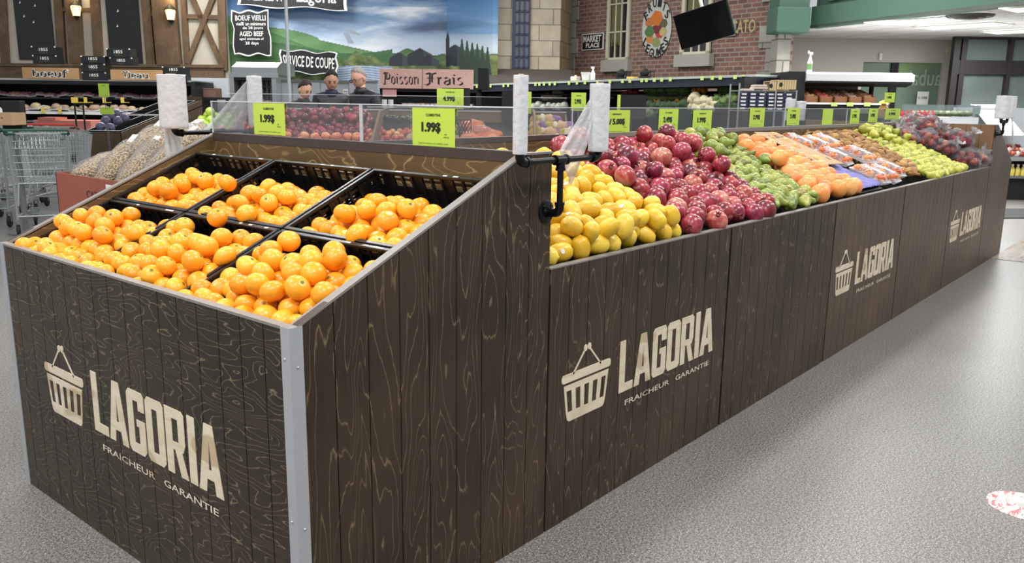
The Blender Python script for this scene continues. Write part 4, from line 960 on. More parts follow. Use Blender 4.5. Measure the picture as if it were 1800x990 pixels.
# windmill-like figure painted pale is part of the mural above; notices on it:
M_INKW = mat('white_lettering', (232, 232, 228), .6)
def wavy(mb, w_, h_, amp, th, n=14, y=0, seed=1):
    rr = random.Random(seed); top = [( -w_/2+w_*i/n, h_+amp*math.sin(i*.9+seed)) for i in range(n+1)]; bot = [(w_/2-w_*i/n, amp*math.sin(i*.8+seed*2)) for i in range(n+1)]
    rt = [(w_/2+amp*math.sin(k*1.7+seed), h_*(1-k/5)) for k in range(1, 5)]; lf = [(-w_/2+amp*math.sin(k*2.1+seed), h_*k/5) for k in range(1, 5)]
    mb.prism(top+rt+bot+lf, 'y', y, y+th)
def notice(name, label, px0, py0, px1, py1, d, lines, tilt=0, seed=1):
    t, w_, h_ = bgt(name, label, 'sign', px0, py0, px1, py1, d); t.rotation_euler = (0, tilt, BGR)
    mb = MB(); wavy(mb, w_, h_, .03, .02, y=.0, seed=seed); mb.build('white_border', M_WHITE, t)
    mb = MB(); mb.T = Matrix.Translation((0, -.004, h_*.035)); wavy(mb, w_*.94, h_*.93, .028, .01, y=0, seed=seed); mb.build('black_panel', M_SLATE, t)
    mb = MB()
    for s_, x_, z_, ww, hh in lines: text_mb(mb, s_, x_*w_, z_*h_, ww*w_, hh*h_, bold=.015, align='C', y=-.006)
    mb.build('lettering', M_INKW, t); return t
notice('aged_beef_notice', 'black notice with white border about aged beef, on the countryside mural', 410, 19, 475, 97, DW, [('BOEUF VIEILLI', 0, .78, .82, .12), ('vieilli un minimum', 0, .67, .8, .08), ('de 28 jours', .05, .57, .55, .08), ('AGED BEEF', 0, .43, .64, .11), ('aged minimum of', 0, .33, .66, .07), ('28 days', 0, .22, .36, .09)], R(-1), 2)
notice('cutting_service_banner', 'black SERVICE DE COUPE banner under the green hills of the mural', 491, 90, 592, 129, DW, [('SERVICE DE COUPE', 0, .27, .9, .5)], R(3), 3)
notice('top_banner', 'long black banner cut by the top edge, over the mural', 416, -34, 610, 14, DW-.02, [('ALIMENTS', -.22, .22, .36, .3), ('Lagoria', .22, .1, .36, .55)], R(1.5), 5)
# ---- stone tower and brick wall
M_STONE = brick('pale_stone_blocks', (200, 188, 166), (178, 166, 146), (140, 130, 114), .62, .34, .012)
M_STONE2 = brick('warm_stone_blocks', (186, 164, 136), (164, 144, 120), (130, 116, 98), .4, .34, .012)
M_QUOIN = brick('grey_quoin_blocks', (176, 172, 160), (150, 146, 136), (112, 108, 100), .5, .36, .014)
M_BRICK = brick('aged_red_brick', (146, 104, 90), (112, 82, 74), (150, 138, 126), .23, .088, .013)
DS = 19.5
w_, zb, zt, c = span(862, -60, 985, 120, DS); mb = MB(); mb.box(-w_/2, 0, 0, w_/2, .5, zt); struct(mb, 'wall_tower', M_STONE, (c[0], c[1], 0), BGR)
a = P(984.5, 100, DS); b = P(1004, 100, DS+1.5); L = float(np.linalg.norm((b-a)[:2])); mb = MB(); mb.box(0, 0, 0, L, .2, zt); struct(mb, 'wall_tower_side', M_STONE2, (a[0], a[1], 0), math.atan2(b[1]-a[1], b[0]-a[0]))
w_, zb, zt2, c = span(856, -60, 864, 150, DS-.2); mb = MB(); mb.box(-w_/2, 0, 0, w_/2, .3, zt2); struct(mb, 'trim_1', M_BEAM, (c[0], c[1], 0), BGR)
t_ = P(905, 50, DS-.03)
e, w_, h_ = bgt('window_1', '', '', 903, -60, 931, 121, DS-.06); del e['label'], e['category']; e['kind'] = 'structure'
mb = MB(); mb.box(-w_/2, .02, 0, w_/2, .05, h_); mb.build('pane', mat('leaded_grey_glass', (96, 98, 108), .3, 0, .25, 3), e)
mb = MB()
for x_ in (-w_/2, -w_*.2, w_*.12, w_/2-.02): mb.box(x_, -.02, 0, x_+.04, .02, h_)
for k in range(9): mb.box(-w_/2, -.02, h_*k/9, w_/2, .0, h_*k/9+.04)
mb.box(-w_/2-.03, -.04, 0, -w_/2+.04, .04, h_); mb.build('frame', mat('navy_paint', (42, 52, 84), .5), e)
A_ = P(1003, 100, 21.0); B_ = P(1377, 100, 15.9); WL_ = float(np.linalg.norm((B_-A_)[:2])); WRZ = math.atan2(B_[1]-A_[1], B_[0]-A_[0]); NB = np.array([math.sin(WRZ), -math.cos(WRZ), 0])
mb = MB(); mb.box(0, 0, 0, WL_, .25, 6.2); struct(mb, 'wall_brick', M_BRICK, (A_[0], A_[1], 0), WRZ)
WB = Matrix.Translation((A_[0], A_[1], 0)) @ Matrix.Rotation(WRZ, 4, 'Z'); WBI = WB.inverted()
def onb(px, py, off=0.0):
    q = WBI @ Vector(hitp(px, py, A_+NB*off, NB)); return q.x, q.z
def bthing(name, label, cat, px, py, off=0.0, struct_=False):
    x_, z_ = onb(px, py, off); q = WB @ Vector((x_, -off, z_)); t = thing(name, label, cat, q, WRZ)
    if struct_: del t['label'], t['category']; t['kind'] = 'structure'
    return t, x_, z_
def quoins(name, pxa, pxb, px2, m):
    x0, _ = onb(pxa, 60); x1, _ = onb(pxb, 60); x2, _ = onb(px2, 60); mb = MB(); z = 1.6; k = 0
    while z < 6.2: mb.box(min(x0, x1), -.03, z, (x1 if k % 2 else x2), .0, z+.42); z += .425; k += 1
    struct(mb, name, m, (A_[0], A_[1], 0), WRZ)
quoins('trim_2', 1003, 1012, 1017, M_QUOIN)
x0, _ = onb(1377, 60); x1, _ = onb(1350, 60); x2, _ = onb(1337, 60); mb = MB(); z = 1.6; k = 0
while z < 6.2: mb.box((x1 if k % 2 else x2), -.035, z, x0, .0, z+.40); z += .41; k += 1
struct(mb, 'trim_3', M_QUOIN, (A_[0], A_[1], 0), WRZ)
def sash(name, px0, px1, pyb, ncol, nrow, sill, m_frame=(206, 200, 176)):
    x0, zb = onb(px0, pyb); x1, _ = onb(px1, pyb); x0, x1 = sorted((x0, x1)); zt = zb+3.0
    t = thing(name, '', '', WB @ Vector(((x0+x1)/2, 0, zb)), WRZ); del t['label'], t['category']; t['kind'] = 'structure'; w_ = x1-x0; h_ = zt-zb
    mb = MB(); mb.box(-w_/2, -.02, 0, w_/2, .02, h_); mb.build('pane', mat('dark_window_pane', (44, 42, 44), .15), t)
    mb = MB(); f = w_*.11; mb.box(-w_/2, -.07, 0, -w_/2+f, .02, h_); mb.box(w_/2-f, -.07, 0, w_/2, .02, h_); mb.box(-w_/2, -.07, 0, w_/2, .02, f*.6)
    for k in range(1, ncol): x_ = -w_/2+f+(w_-2*f)*k/ncol; mb.box(x_-.015, -.05, 0, x_+.015, .02, h_)
    for k in range(1, nrow): mb.box(-w_/2+f, -.05, h_*k/nrow-.015, w_/2-f, .02, h_*k/nrow+.015)
    mb.build('window_frame', mat('cream_window_paint', m_frame, .6), t)
    mb = MB()
    for k in range(9): xx = -w_*.32+w_*.32*abs(math.sin(k*1.3)); mb.prism([(xx, h_*.1+.04*k), (xx+.05, h_*.1), (xx+.09, h_), (xx-.03, h_)], 'y', -.028-.001*k, -.026-.001*k)
    mb.build('curtain', mat('olive_curtain', (106, 102, 62), .8), t)
    mb = MB(); mb.box(-w_/2-.08, -.14, -sill, w_/2+.08, .03, 0); mb.build('window_sill', mat('grey_stone_sill', (168, 164, 154), .8, 0, .15, 5), t)
sash('window_2', 1068, 1107, 106, 3, 5, .26); sash('window_3', 1198, 1250, 97, 3, 4, .24)
# fruit and vegetable medallion
t, x_, z_ = bthing('fruit_medallion', 'oval painted FRUITS LEGUMES medallion on the brick wall', 'wall sign', 1152, 101, .02)
xL, _ = onb(1127, 50); xR, _ = onb(1178, 50); _, zT = onb(1152, -2); a_ = abs(xR-xL)/2; b_ = (zT-z_)/2
ell = lambda s_, n=36: [(a_*s_*math.cos(2*math.pi*i/n), b_+b_*s_*math.sin(2*math.pi*i/n)) for i in range(n)]
mb = MB(); mb.prism(ell(1), 'y', -.01, 0); mb.build('oval_board', mat('grey_white_board', (196, 194, 188), .7), t)
for (u, v, r_, col, nm) in ((0, .42, .42, (208, 116, 50), 'painted_pumpkin'), (.1, .0, .34, (120, 52, 56), 'painted_grapes'), (-.45, -.12, .32, (84, 120, 72), 'painted_cabbage'), (.25, -.25, .26, (186, 66, 60), 'painted_pepper'), (.48, -.18, .25, (188, 170, 110), 'painted_squash'), (-.4, -.45, .26, (204, 134, 76), 'painted_carrots'), (.05, -.62, .28, (140, 150, 90), 'painted_leaves'), (.5, .18, .24, (100, 96, 66), 'painted_olives'), (-.5, .28, .26, (190, 116, 60), 'painted_orange')):
    mb = MB(); n = 16; mb.prism([(a_*(u+r_*(1+.12*math.sin(5*k))*math.cos(2*math.pi*k/n)), b_+b_*(v*.78+r_*.62*(1+.12*math.sin(4*k))*math.sin(2*math.pi*k/n))) for k in range(n)], 'y', -.014-.002*abs(u)-.004*r_, -.010); mb.build(nm, mat(nm, col, .8, 0, .45, 14), t)
for word, a0, a1, up in (('FRUITS', 150, 30, 1), ('LEGUMES', 212, 328, -1)):
    mb = MB()
    for k, ch in enumerate(word):
        th = R(a0+(a1-a0)*k/(len(word)-1)); px_, pz_ = a_*.83*math.cos(th), b_+b_*.87*math.sin(th); q = MB(); text_mb(q, ch, 0, -.09, .11, .18, bold=.02, align='C'); rot = (math.pi/2-th)*.55 if up > 0 else -(th-math.pi*1.5)*-.55
        cr, sr = math.cos(-rot if up > 0 else rot), math.sin(-rot if up > 0 else rot)
        mb.add([(px_+v[0]*cr-v[2]*sr, -.022, pz_+v[0]*sr+v[2]*cr) for v in q.v], q.f)
    mb.build('lettering', M_INK, t)
t, x_, z_ = bthing('market_place_sign', 'small black and white Market Place sign on the brick wall', 'wall sign', 1042, 88, .03); xL, _ = onb(1023, 75); xR, _ = onb(1061, 75); _, zT = onb(1042, 59); w_ = abs(xR-xL); h_ = zT-z_
mb = MB(); mb.box(-w_/2, -.02, 0, w_/2, 0, h_); mb.build('white_border', M_WHITE, t); mb = MB(); mb.box(-w_*.46, -.026, h_*.06, w_*.46, -.02, h_*.94); mb.build('black_panel', M_SLATE, t)
mb = MB(); text_mb(mb, 'MARKET', 0, h_*.48, w_*.82, h_*.4, bold=.03, align='C', y=-.028); text_mb(mb, 'PLACE', .02, h_*.14, w_*.62, h_*.28, bold=.03, align='C', y=-.028); mb.build('lettering', M_INKW, t)
t, x_, z_ = bthing('mercato_sign', 'grey MERCATO band on the brick wall behind the hanging screen', 'wall sign', 1300, 62, .03); xL, _ = onb(1225, 50); xR, _ = onb(1296, 50); xE, _ = onb(1331, 50); _, zT = onb(1300, 33); h_ = zT-z_
mb = MB(); mb.box(xL-x_, -.02, 0, xR-x_, 0, h_); mb.build('grey_band', mat('grey_band', (150, 148, 142), .8, 0, .1, 6), t)
mb = MB(); text_mb(mb, 'MERCATO', xE-x_, h_*.1, xE-onb(1262, 50)[0], h_*.8, bold=.02, align='R', y=-.024); mb.build('lettering', mat('ochre_lettering', (178, 164, 116), .7), t)
# hanging screen
t = thing('hanging_screen', 'black flat screen hanging tilted in front of the brick wall', 'screen')
_s = 12.5/FPX*.93; ax_ = Vector(_r*79*_s+_u*7*_s-_f*75*_s); up_ = Vector(_r*-19*_s+_u*59*_s-_f*14.5*_s); w_, h_ = ax_.length, up_.length; ax_.normalize(); up_ = (up_-ax_*up_.dot(ax_)).normalized(); ny_ = up_.cross(ax_)
q = Vector(P(1243, 75, 12.5)); t.matrix_world = Matrix(((ax_.x, ny_.x, up_.x, q.x), (ax_.y, ny_.y, up_.y, q.y), (ax_.z, ny_.z, up_.z, q.z), (0, 0, 0, 1)))
mb = MB(); mb.bbox(-w_/2, 0, 0, w_/2, .06, h_, .01); mb.build('panel', mat('glossy_black', (10, 10, 12), .12), t)
mb = MB(); mb.box(-w_*.4, .06, h_*.2, w_*.4, .1, h_*.8); mb.build('back_housing', M_BLACKM, t); mb = MB(); mb.tube([(0, .1, h_*.6), (0, .14, h_+2)], .025); mb.build('mount', M_WHITE, t)
# slanted grey canopy under the tower
a = P(846, 130, DS-1.2); w_, zb, zt, c = span(850, 119, 1009, 147, DS-1.0); mb = MB()
mb.prism([(.9, zt), (-.1, zb+.05), (-.1, zb), (1.0, zb-.05), (1.0, zt)], 'x', -w_/2, w_/2)
struct(mb, 'trim_4', mat('weathered_grey_wood', (88, 80, 74), .8, 0, .25, 8), (c[0], c[1], 0), BGR)
# ---- green beam, low ceiling, office wall, windows on the right
M_GREEN = mat('green_paint', (70, 102, 88), .6); M_GREENL = mat('mottled_green_plaster', (92, 124, 112), .8, 0, .12, 6, .2, 12)
CZ = float(P(1427, 49, 15.2)[2])
def atz(px, py, z): q = ray(px, py); return CAM+q*((z-CAM[2])/q[2])
G0 = atz(1424, 50, CZ); G1 = atz(1803, 8, CZ); G1 = G0+(G1-G0)*1.6; GL = float(np.linalg.norm((G1-G0)[:2])); GRZ = math.atan2(G1[1]-G0[1], G1[0]-G0[0])
mb = MB(); mb.box(0, 0, CZ, GL, .16, CZ+.36); mb.box(0, .1, CZ+.3, GL, .2, CZ+2.4); gb = struct(mb, 'beam_green', M_GREEN, (G0[0], G0[1], 0), GRZ)
mb = MB(); mb.bbox(.35, .04, CZ+.42, GL, .11, CZ+2.2, .02); mb.build('raised_panel', M_GREENL, gb)
w_, zb, zt, c = span(1372, -80, 1425, 58, 15.0); mb = MB(); mb.box(-w_/2, 0, zb+.22, w_/2, .6, zt+.5); mb.bbox(-w_/2-.06, -.12, zb, w_/2, .5, zb+.42, .03); struct(mb, 'column_green', M_GREEN, (c[0], c[1], 0), BGR)
w_, zb, zt, c = span(1366, 60, 1389, 128, 15.3); mb = MB(); mb.box(-w_/2, 0, 0, w_/2, .4, zt); struct(mb, 'column_stone', M_QUOIN, (c[0], c[1], 0), BGR)
def ceil_mat():
    m = brick('ceiling_tiles', (226, 223, 219), (220, 217, 213), (180, 176, 172), 1.2, .6, .02, .9, 0); t = m.node_tree
    for l in list(t.links):
        if l.to_node.type == 'COMBXYZ' and l.to_socket.name == 'Y': t.links.remove(l)
    sp = [n for n in t.nodes if n.type == 'SEPXYZ'][0]; cb = [n for n in t.nodes if n.type == 'COMBXYZ'][0]; t.links.new(sp.outputs[1], cb.inputs[1]); return m
q0 = G0; mb = MB(); dv = Vector((math.cos(GRZ), math.sin(GRZ))); nv = Vector((-dv.y, dv.x)); c0 = Vector((G0[0], G0[1]))-dv*.2
far = 7.5
pts = [c0-dv*1.3, c0+dv*(GL+.5), c0+dv*(GL+.5)+nv*far, c0+nv*far-dv*13]
mb.prism([((p-c0).dot(dv), (p-c0).dot(nv)) for p in pts], 'z', 0, .05); struct(mb, 'ceiling', ceil_mat(), (c0[0], c0[1], CZ+.003), GRZ)
for k, (px0, py0, px1, py1, lb) in enumerate(((1543, 40, 1680, 30, 'long lit ceiling panel nearest the green beam'), (1626, 48, 1763, 39, 'long lit ceiling panel, middle of the three'), (1740, 56, 1860, 50, 'lit ceiling panel at the right edge near the window wall'), (1775, 16, 1900, 8, 'lit ceiling panel in the top right corner'))):
    a = atz(px0, py0, CZ); b = atz(px1, py1, CZ); L = float(np.linalg.norm((b-a)[:2])); rz = math.atan2(b[1]-a[1], b[0]-a[0]); c = (a+b)/2
    t = thing('ceiling_light', lb, 'ceiling light', (c[0], c[1], CZ-.012), rz, 'lit ceiling panels'); mb = MB(); wdt = .3
    mb.box(-L/2, -wdt, -.01, L/2, wdt, 0); mb.build('diffuser', mat('lit_diffuser', (255, 252, 244), .5, emit=2.4), t); l = bpy.data.lights.new('panel_lamp', 'AREA'); l.shape = 'RECTANGLE'; l.size = L; l.size_y = .5; l.energy = 75; lo_ = bpy.data.objects.new('panel_lamp', l); COL.objects.link(lo_); lo_.parent = t; lo_.location = (0, 0, -.03); mb = MB()
    for q in ((-L/2-.03, -wdt-.03, L/2+.03, -wdt), (-L/2-.03, wdt, L/2+.03, wdt+.03), (-L/2-.03, -wdt, -L/2, wdt), (L/2, -wdt, L/2+.03, wdt)): mb.box(q[0], q[1], -.014, q[2], q[3], .006)
    mb.build('frame', M_WHITE, t)
a = atz(1705, 27, CZ); t = thing('ceiling_vent', 'dark round air vent in the low ceiling', 'vent', (a[0], a[1], CZ), 0); mb = MB(); mb.lathe([(.01, -.05), (.1, -.055), (.12, -.03), (.2, -.045), (.22, -.02), (.3, -.03), (.33, 0)], 24); mb.build('rings', mat('dark_vent', (84, 80, 76), .6), t, True)
a = P(1522, 17, 14.5); wdz = thing('alarm_sensor', 'small beige sensor box on the green beam', 'sensor', (a[0], a[1], a[2]), BGR); mb = MB(); mb.bbox(-.06, -.02, -.05, .06, .05, .05, .012); mb.build('case', mat('beige_plastic', (204, 196, 172), .5), wdz)
# office wall
DO = 17.6; w_, zb, zt, c = span(1380, 30, 1680, 200, DO); M_OFF = mat('warm_white_wall', (196, 190, 180), .8, 0, .04, 2)
mb = MB(); x_of = lambda px: float(np.dot((P(px, 150, DO)-np.array([c[0], c[1], 0])), RH)); z_of = lambda py, px=1590: float(P(px, py, DO)[2])
xa, xb = x_of(1380), x_of(1674); wx0, wx1, wz1 = x_of(1514), x_of(1654), z_of(110)
mb.box(xa, 0, 0, wx0, .2, CZ); mb.box(wx1, 0, 0, xb, .2, CZ); mb.box(wx0, 0, wz1, wx1, .2, CZ); mb.box(wx0, 0, 0, wx1, .2, .9); struct(mb, 'wall_office', M_OFF, (c[0], c[1], 0), BGR)
t = thing('window_4', '', '', (c[0], c[1], 0), BGR); del t['label'], t['category']; t['kind'] = 'structure'
def glassg():
    m = bpy.data.materials.new('green_tinted_glass'); m.use_nodes = True; N = NT(m); N.l(N.ramp(N.noise(N.coord((1, 1, 1.2)), .9, 2), ((.3, (104, 124, 112)), (.55, (122, 142, 122)), (.7, (134, 170, 96)))), N.b.inputs['Base Color']); N.b.inputs['Roughness'].default_value = .15; return m
mb = MB(); mb.box(wx0, .08, .9, wx1, .1, wz1); mb.build('pane', glassg(), t); mb = MB(); xm = x_of(1571)
mb.box(xm-.07, .02, .9, xm+.07, .12, wz1); mb.build('mullion', M_BLACKM, t)
mb = MB(); text_mb(mb, 'aubaine', x_of(1656), z_of(150), x_of(1656)-x_of(1572), .32, flip=True, align='R', y=.078); mb.build('lettering', mat('pale_green_decal', (158, 186, 158), .6), t)
t2, w2, h2 = bgt('paper_notice', 'white 2 / 5.00$ sheet on the green office window', 'sign', 1612, 161, 1632, 184, DO-.05); mb = MB(); mb.box(-w2/2, 0, 0, w2/2, .004, h2); mb.build('sheet', M_WHITE, t2); mb = MB(); text_mb(mb, '2 / 5.00$', 0, h2*.4, w2*.8, h2*.22, bold=.03, align='C'); mb.build('lettering', M_INK, t2)
t2, w2, h2 = bgt('wall_sensor', 'small white box on the office wall above the window', 'sensor', 1546, 93, 1551, 106, DO-.06); mb = MB(); mb.bbox(-w2/2, 0, 0, w2/2, .05, h2, .01); mb.build('case', M_WHITE, t2)
t2, w2, h2 = bgt('entry_reader', 'small cream box by the black window frame', 'sensor', 1665, 81, 1672, 93, DO-.06); mb = MB(); mb.bbox(-w2/2, 0, 0, w2/2, .06, h2, .01); mb.build('case', mat('beige_plastic', None), t2)
# black framed window wall
DN = 16.6; w_, zb, zt, c = span(1670, 60, 1900, 200, DN); q = np.array([c[0], c[1], 0]); X2 = lambda px: float(np.dot(P(px, 150, DN)-q, RH)); Z2 = lambda py: float(P(1740, py, DN)[2])
t = thing('window_5', '', '', (c[0], c[1], 0), BGR); del t['label'], t['category']; t['kind'] = 'structure'
mb = MB(); mb.box(X2(1672), .1, .3, X2(1900), .12, CZ)
def glassd():
    m = bpy.data.materials.new('dim_grey_glass'); m.use_nodes = True; N = NT(m); N.l(N.ramp(N.noise(N.coord((.6, .6, 1)), .8, 2), ((.3, (88, 100, 98)), (.6, (116, 128, 126)), (.75, (140, 152, 150)))), N.b.inputs['Base Color']); N.b.inputs['Roughness'].default_value = .12; return m
mb.build('pane', glassd(), t); mb = MB()
for a0, a1 in ((1670, 1681), (1684, 1693), (1767, 1774), (1850, 1858)): mb.box(X2(a0), 0, 0, X2(a1), .12, CZ)
for y0, y1 in ((60, 69), (106, 131)): mb.box(X2(1670), .01, Z2(y1), X2(1900), .11, Z2(y0))
mb.box(X2(1670), 0, 0, X2(1900), .12, .4); mb.build('window_frame', mat('dark_brown_frame', (38, 34, 33), .5), t)
mb = MB(); text_mb(mb, 'ALIMENTS DU MONDE', X2(1800), Z2(139), X2(1800)-X2(1722), .1, flip=True, align='R', y=.098); mb.build('lettering', mat('faded_decal', (86, 100, 92), .6), t)
# ================================================================== MIDDLE GROUND
BGM = lambda c, z=0: Matrix.Translation((c[0], c[1], z)) @ Matrix.Rotation(BGR, 4, 'Z')
def blob(name, m, r, seed, sq=.8, amp=.15, n=12, f=6):
    rr = random.Random(seed); ph = [rr.uniform(0, 6) for _ in range(4)]; mb = MB()
    mb.sphere((0, 0, 0), (r, r, r*sq), n, lambda d: 1+amp*math.sin(f*d.x+ph[0])*math.sin(f*d.y+ph[1])+amp*.6*math.sin(f*1.7*d.z+ph[2]+3*d.x)); return mb.mesh(name, m, 2)
def scatter_obj(me, name, loc, rot, label, cat, grp, sc=1):
    o = bpy.data.objects.new(name, me); COL.objects.link(o); o.location = loc; o.rotation_euler = rot; o.scale = (sc,)*3; o['label'] = label; o['category'] = cat; o['group'] = grp; return o
# ---- meat case along the left wall
DM = 18.6; px_ = lambda px, py=150, d=DM: P(px, py, d)
w_, zb, zt, c = span(-90, 138, 344, 150, DM); t = thing('refrigerated_case', 'long black open meat case below the blackboards', 'refrigerated case', (c[0], c[1], 0), BGR)
L2 = w_/2; zz = lambda py: float(P(130, py, DM)[2])
ZT, ZC, ZS1, ZS2, ZB = zz(139), zz(149), zz(172), zz(196), zz(212)
mb = MB(); mb.box(-L2, .0, ZC, L2, 1.1, ZT-.03); mb.box(-L2, -.02, ZC+.02, L2, 0, ZT-.04); mb.build('canopy', M_BLACK, t)
mb = MB(); mb.box(-L2, -.03, ZT-.035, L2, 1.1, ZT); mb.build('top_rail', M_STEEL, t)
mb = MB(); mb.box(-L2, 1.0, 0, L2, 1.1, ZC); mb.build('back_panel', M_BLACKM, t)
for z_, y0 in ((ZS1, .25), (ZS2, -.15)):
    mb = MB(); mb.box(-L2, y0, z_-.03, L2, 1.0, z_); mb.build('shelf', M_BLACK if z_ == ZS1 else M_BLACK, t)
mb = MB(); mb.box(-L2, -.17, ZS2-.06, L2, -.15, ZS2+.0); mb.build('price_rail', M_WHITE, t)
mb = MB(); mb.box(-L2, -.4, .15, L2, 1.0, ZB-.25); mb.box(-L2, -.42, .15, L2, -.4, ZB-.1); mb.build('base', mat('case_base', (120, 124, 126), .5), t)
mb = MB(); mb.box(-L2, -.43, ZB-.16, L2, -.41, ZB-.1); mb.build('bumper', M_WHITE, t)
for s_ in (-L2, L2-.06): mb = MB(); mb.box(s_, -.1, .1, s_+.06, 1.05, ZT-.02); mb.build('end_panel', M_BLACKM, t)
MT = BGM(c)
packs = []
for k, (cc, cm) in enumerate((((150, 92, 100), (206, 200, 198)), ((120, 78, 90), (196, 190, 190)), ((176, 120, 112), (212, 208, 204)))):
    mb = MB(); mb.bbox(-.11, -.08, 0, .11, .08, .03, .008); mb.cur = 1; mb.sphere((0, 0, .035), (.085, .06, .04), 10); packs.append(mb.mesh('meat_package', [mat('tray_%d' % k, cm, .5), mat('meat_%d' % k, cc, .4, 0, .3, 20)], 2))
i = 0
x_ = -L2+.2
while x_ < L2-.2:
    p = MT @ Vector((x_, .4, ZS1+.02+random.random()*.05)); scatter_obj(random.choice(packs), 'meat_package', p, (R(25)+random.uniform(-.2, .2), random.uniform(-.15, .15), BGR+random.uniform(-.4, .4)), 'wrapped tray of red meat on the upper shelf of the meat case', 'meat package', 'trays of meat on the upper shelf', random.uniform(.8, 1.15)); x_ += random.uniform(.14, .2)
pk2 = []
for k, cc in enumerate(((206, 186, 150), (190, 160, 140))):
    mb = MB(); mb.bbox(-.12, -.09, 0, .12, .09, .03, .008); mb.cur = 1; mb.sphere((0, 0, .045), (.1, .07, .06), 10); pk2.append(mb.mesh('poultry_package', [mat('tray_0', None), mat('poultry_%d' % k, cc, .45, 0, .15, 12)], 2))
x_ = -L2+1.3
while x_ < L2-.2:
    p = MT @ Vector((x_, .05, ZS2+.02+random.random()*.04)); scatter_obj(random.choice(pk2), 'poultry_package', p, (R(20)+random.uniform(-.2, .2), random.uniform(-.15, .15), BGR+random.uniform(-.4, .4)), 'pale tray of poultry on the lower shelf of the meat case', 'poultry package', 'trays of poultry on the lower shelf', random.uniform(.85, 1.3)); x_ += random.uniform(.17, .26)
# yellow tags below the shelves
for px in (128, 134, 150, 183, 215, 32, 75, 105):
    py = 177 if px > 120 else 195
    t, w2, h2 = bgt('price_tag', 'small yellow price tag on the meat case rail', 'price tag', px-3, py-6, px+3, py+4, DM-.25, 'yellow tags on the meat case'); mb = MB(); mb.box(-w2/2, 0, 0, w2/2, .005, h2); mb.box(-w2*.2, .005, 0, w2*.2, .3, .02); mb.build('card', mat('yellow_tag', (222, 196, 84), .6), t)
# stacked 1855 boards
def board1855(px0, py0, px1, py1, lb, d=DM-.1):
    t, w2, h2 = bgt('display_crate', lb, 'sign', px0, py0, px1, py1, d, 'black 1855 crates'); mb = MB(); mb.bbox(-w2/2, 0, 0, w2/2, .3, h2*.99, .012); mb.build('crate_body', M_SLATE, t)
    mb = MB(); text_mb(mb, '1855', 0, h2*.45, w2*.36, h2*.36, align='C', y=-.003, bold=.01); mb.build('lettering', M_INKW, t)
    mb = MB(); text_mb(mb, 'BOEUF', 0, h2*.2, w2*.32, h2*.12, align='C', y=-.003); mb.build('small_lettering', mat('olive_lettering', (120, 100, 60), .6), t)
    mb = MB()
    for s_ in (-1, 1): mb.box(s_*w2*.47-.015, -.005, h2*.85, s_*w2*.47+.015, 0, h2)
    mb.build('corner_clip', M_WHITE, t)
for a in ((55, 81, 98, 97, 'black 1855 crate, upper one left of the first lantern'), (57, 97, 100, 112, 'black 1855 crate, lower one left of the first lantern'), (142, 98, 185, 112, 'black 1855 crate topmost of the stack of three'), (143, 112, 185, 127, 'black 1855 crate in the middle of the stack of three'), (144, 127, 187, 141, 'black 1855 crate at the bottom of the stack of three'),
          (187, 85, 229, 101, 'black 1855 crate, upper one under the second blackboard'), (193, 101, 233, 115, 'black 1855 crate, lower one under the second blackboard'), (285, 117, 325, 131, 'black 1855 crate, upper one behind the fat bag roll'), (287, 131, 327, 146, 'black 1855 crate, lower one behind the fat bag roll')): board1855(*a)
M_PLANK = wood('light_plank', (168, 128, 88), (198, 160, 116), (150, 108, 70), (1.5, 1.5, 8), 6, .06, .6, (3, 3, 30), .5)
for word, px0, px1, py0, py1, lx, lw in (('boeuf', 39, 138, 119, 139, .18, .64), ('Veau', 194, 286, 123, 141, .24, .5)):
    t, w2, h2 = bgt('wooden_sign', 'light wooden board reading %s in blackletter above the meat case' % word, 'sign', px0, py0, px1, py1, DM-.15); 
    if 'f' in word and 'f' not in NIB: NIB['f'] = (.36, [[(.34,.86),(.24,.95),(.12,.85),(.12,.04),(.02,-.06)],[(.0,.58),(.3,.58)]])
    mb = MB(); mb.bbox(-w2/2, 0, 0, w2/2, .04, h2, .008); mb.build('board', M_PLANK, t)
    mb = MB(); nib_mb(mb, word, -w2/2+lx*w2, h2*.2, w2*lw, h2*.66, .14, -.002, .05); mb.build('white_outline', M_INKW, t)
    mb = MB(); nib_mb(mb, word, -w2/2+lx*w2, h2*.2, w2*lw, h2*.66, .14, -.006); mb.build('lettering', M_INK, t)
# ---- gap with cartons right of the meat case, stainless hood
w_, zb, zt, c = span(326, 137, 402, 190, DM+1.2); mb = MB(); mb.box(-w_/2, 0, 0, w_/2, .1, zt); struct(mb, 'wall_back_room', mat('white_back_wall', (198, 202, 210), .7), (c[0], c[1], 0), BGR)
for k, (a, lb) in enumerate((((335, 152, 352, 167), 'small brown carton on the black shelf behind the rolls'), ((352, 155, 379, 171), 'wide brown carton on the black shelf behind the rolls'))):
    t, w2, h2 = bgt('cardboard_box', lb, 'box', *a, DM+.4); mb = MB(); mb.box(-w2/2, 0, 0, w2/2, .4, h2); mb.box(-w2/2, -.01, h2*.9, w2/2, .0, h2); mb.build('carton', mat('dark_cardboard', (120, 92, 78), .8), t)
t, w2, h2 = bgt('shelf_unit', 'black shelf unit carrying two brown cartons', 'shelf', 330, 171, 400, 176, DM+.35, base=0); mb = MB(); mb.box(-w2/2, 0, h2-.05, w2/2, .6, h2); mb.build('shelf', M_BLACKM, t)
mb = MB()
for s_ in (-w2/2, w2*.15, w2/2-.05): mb.box(s_, .02, 0, s_+.05, .08, h2-.05)
mb.build('leg', M_BLACKM, t)
DH = 15.0
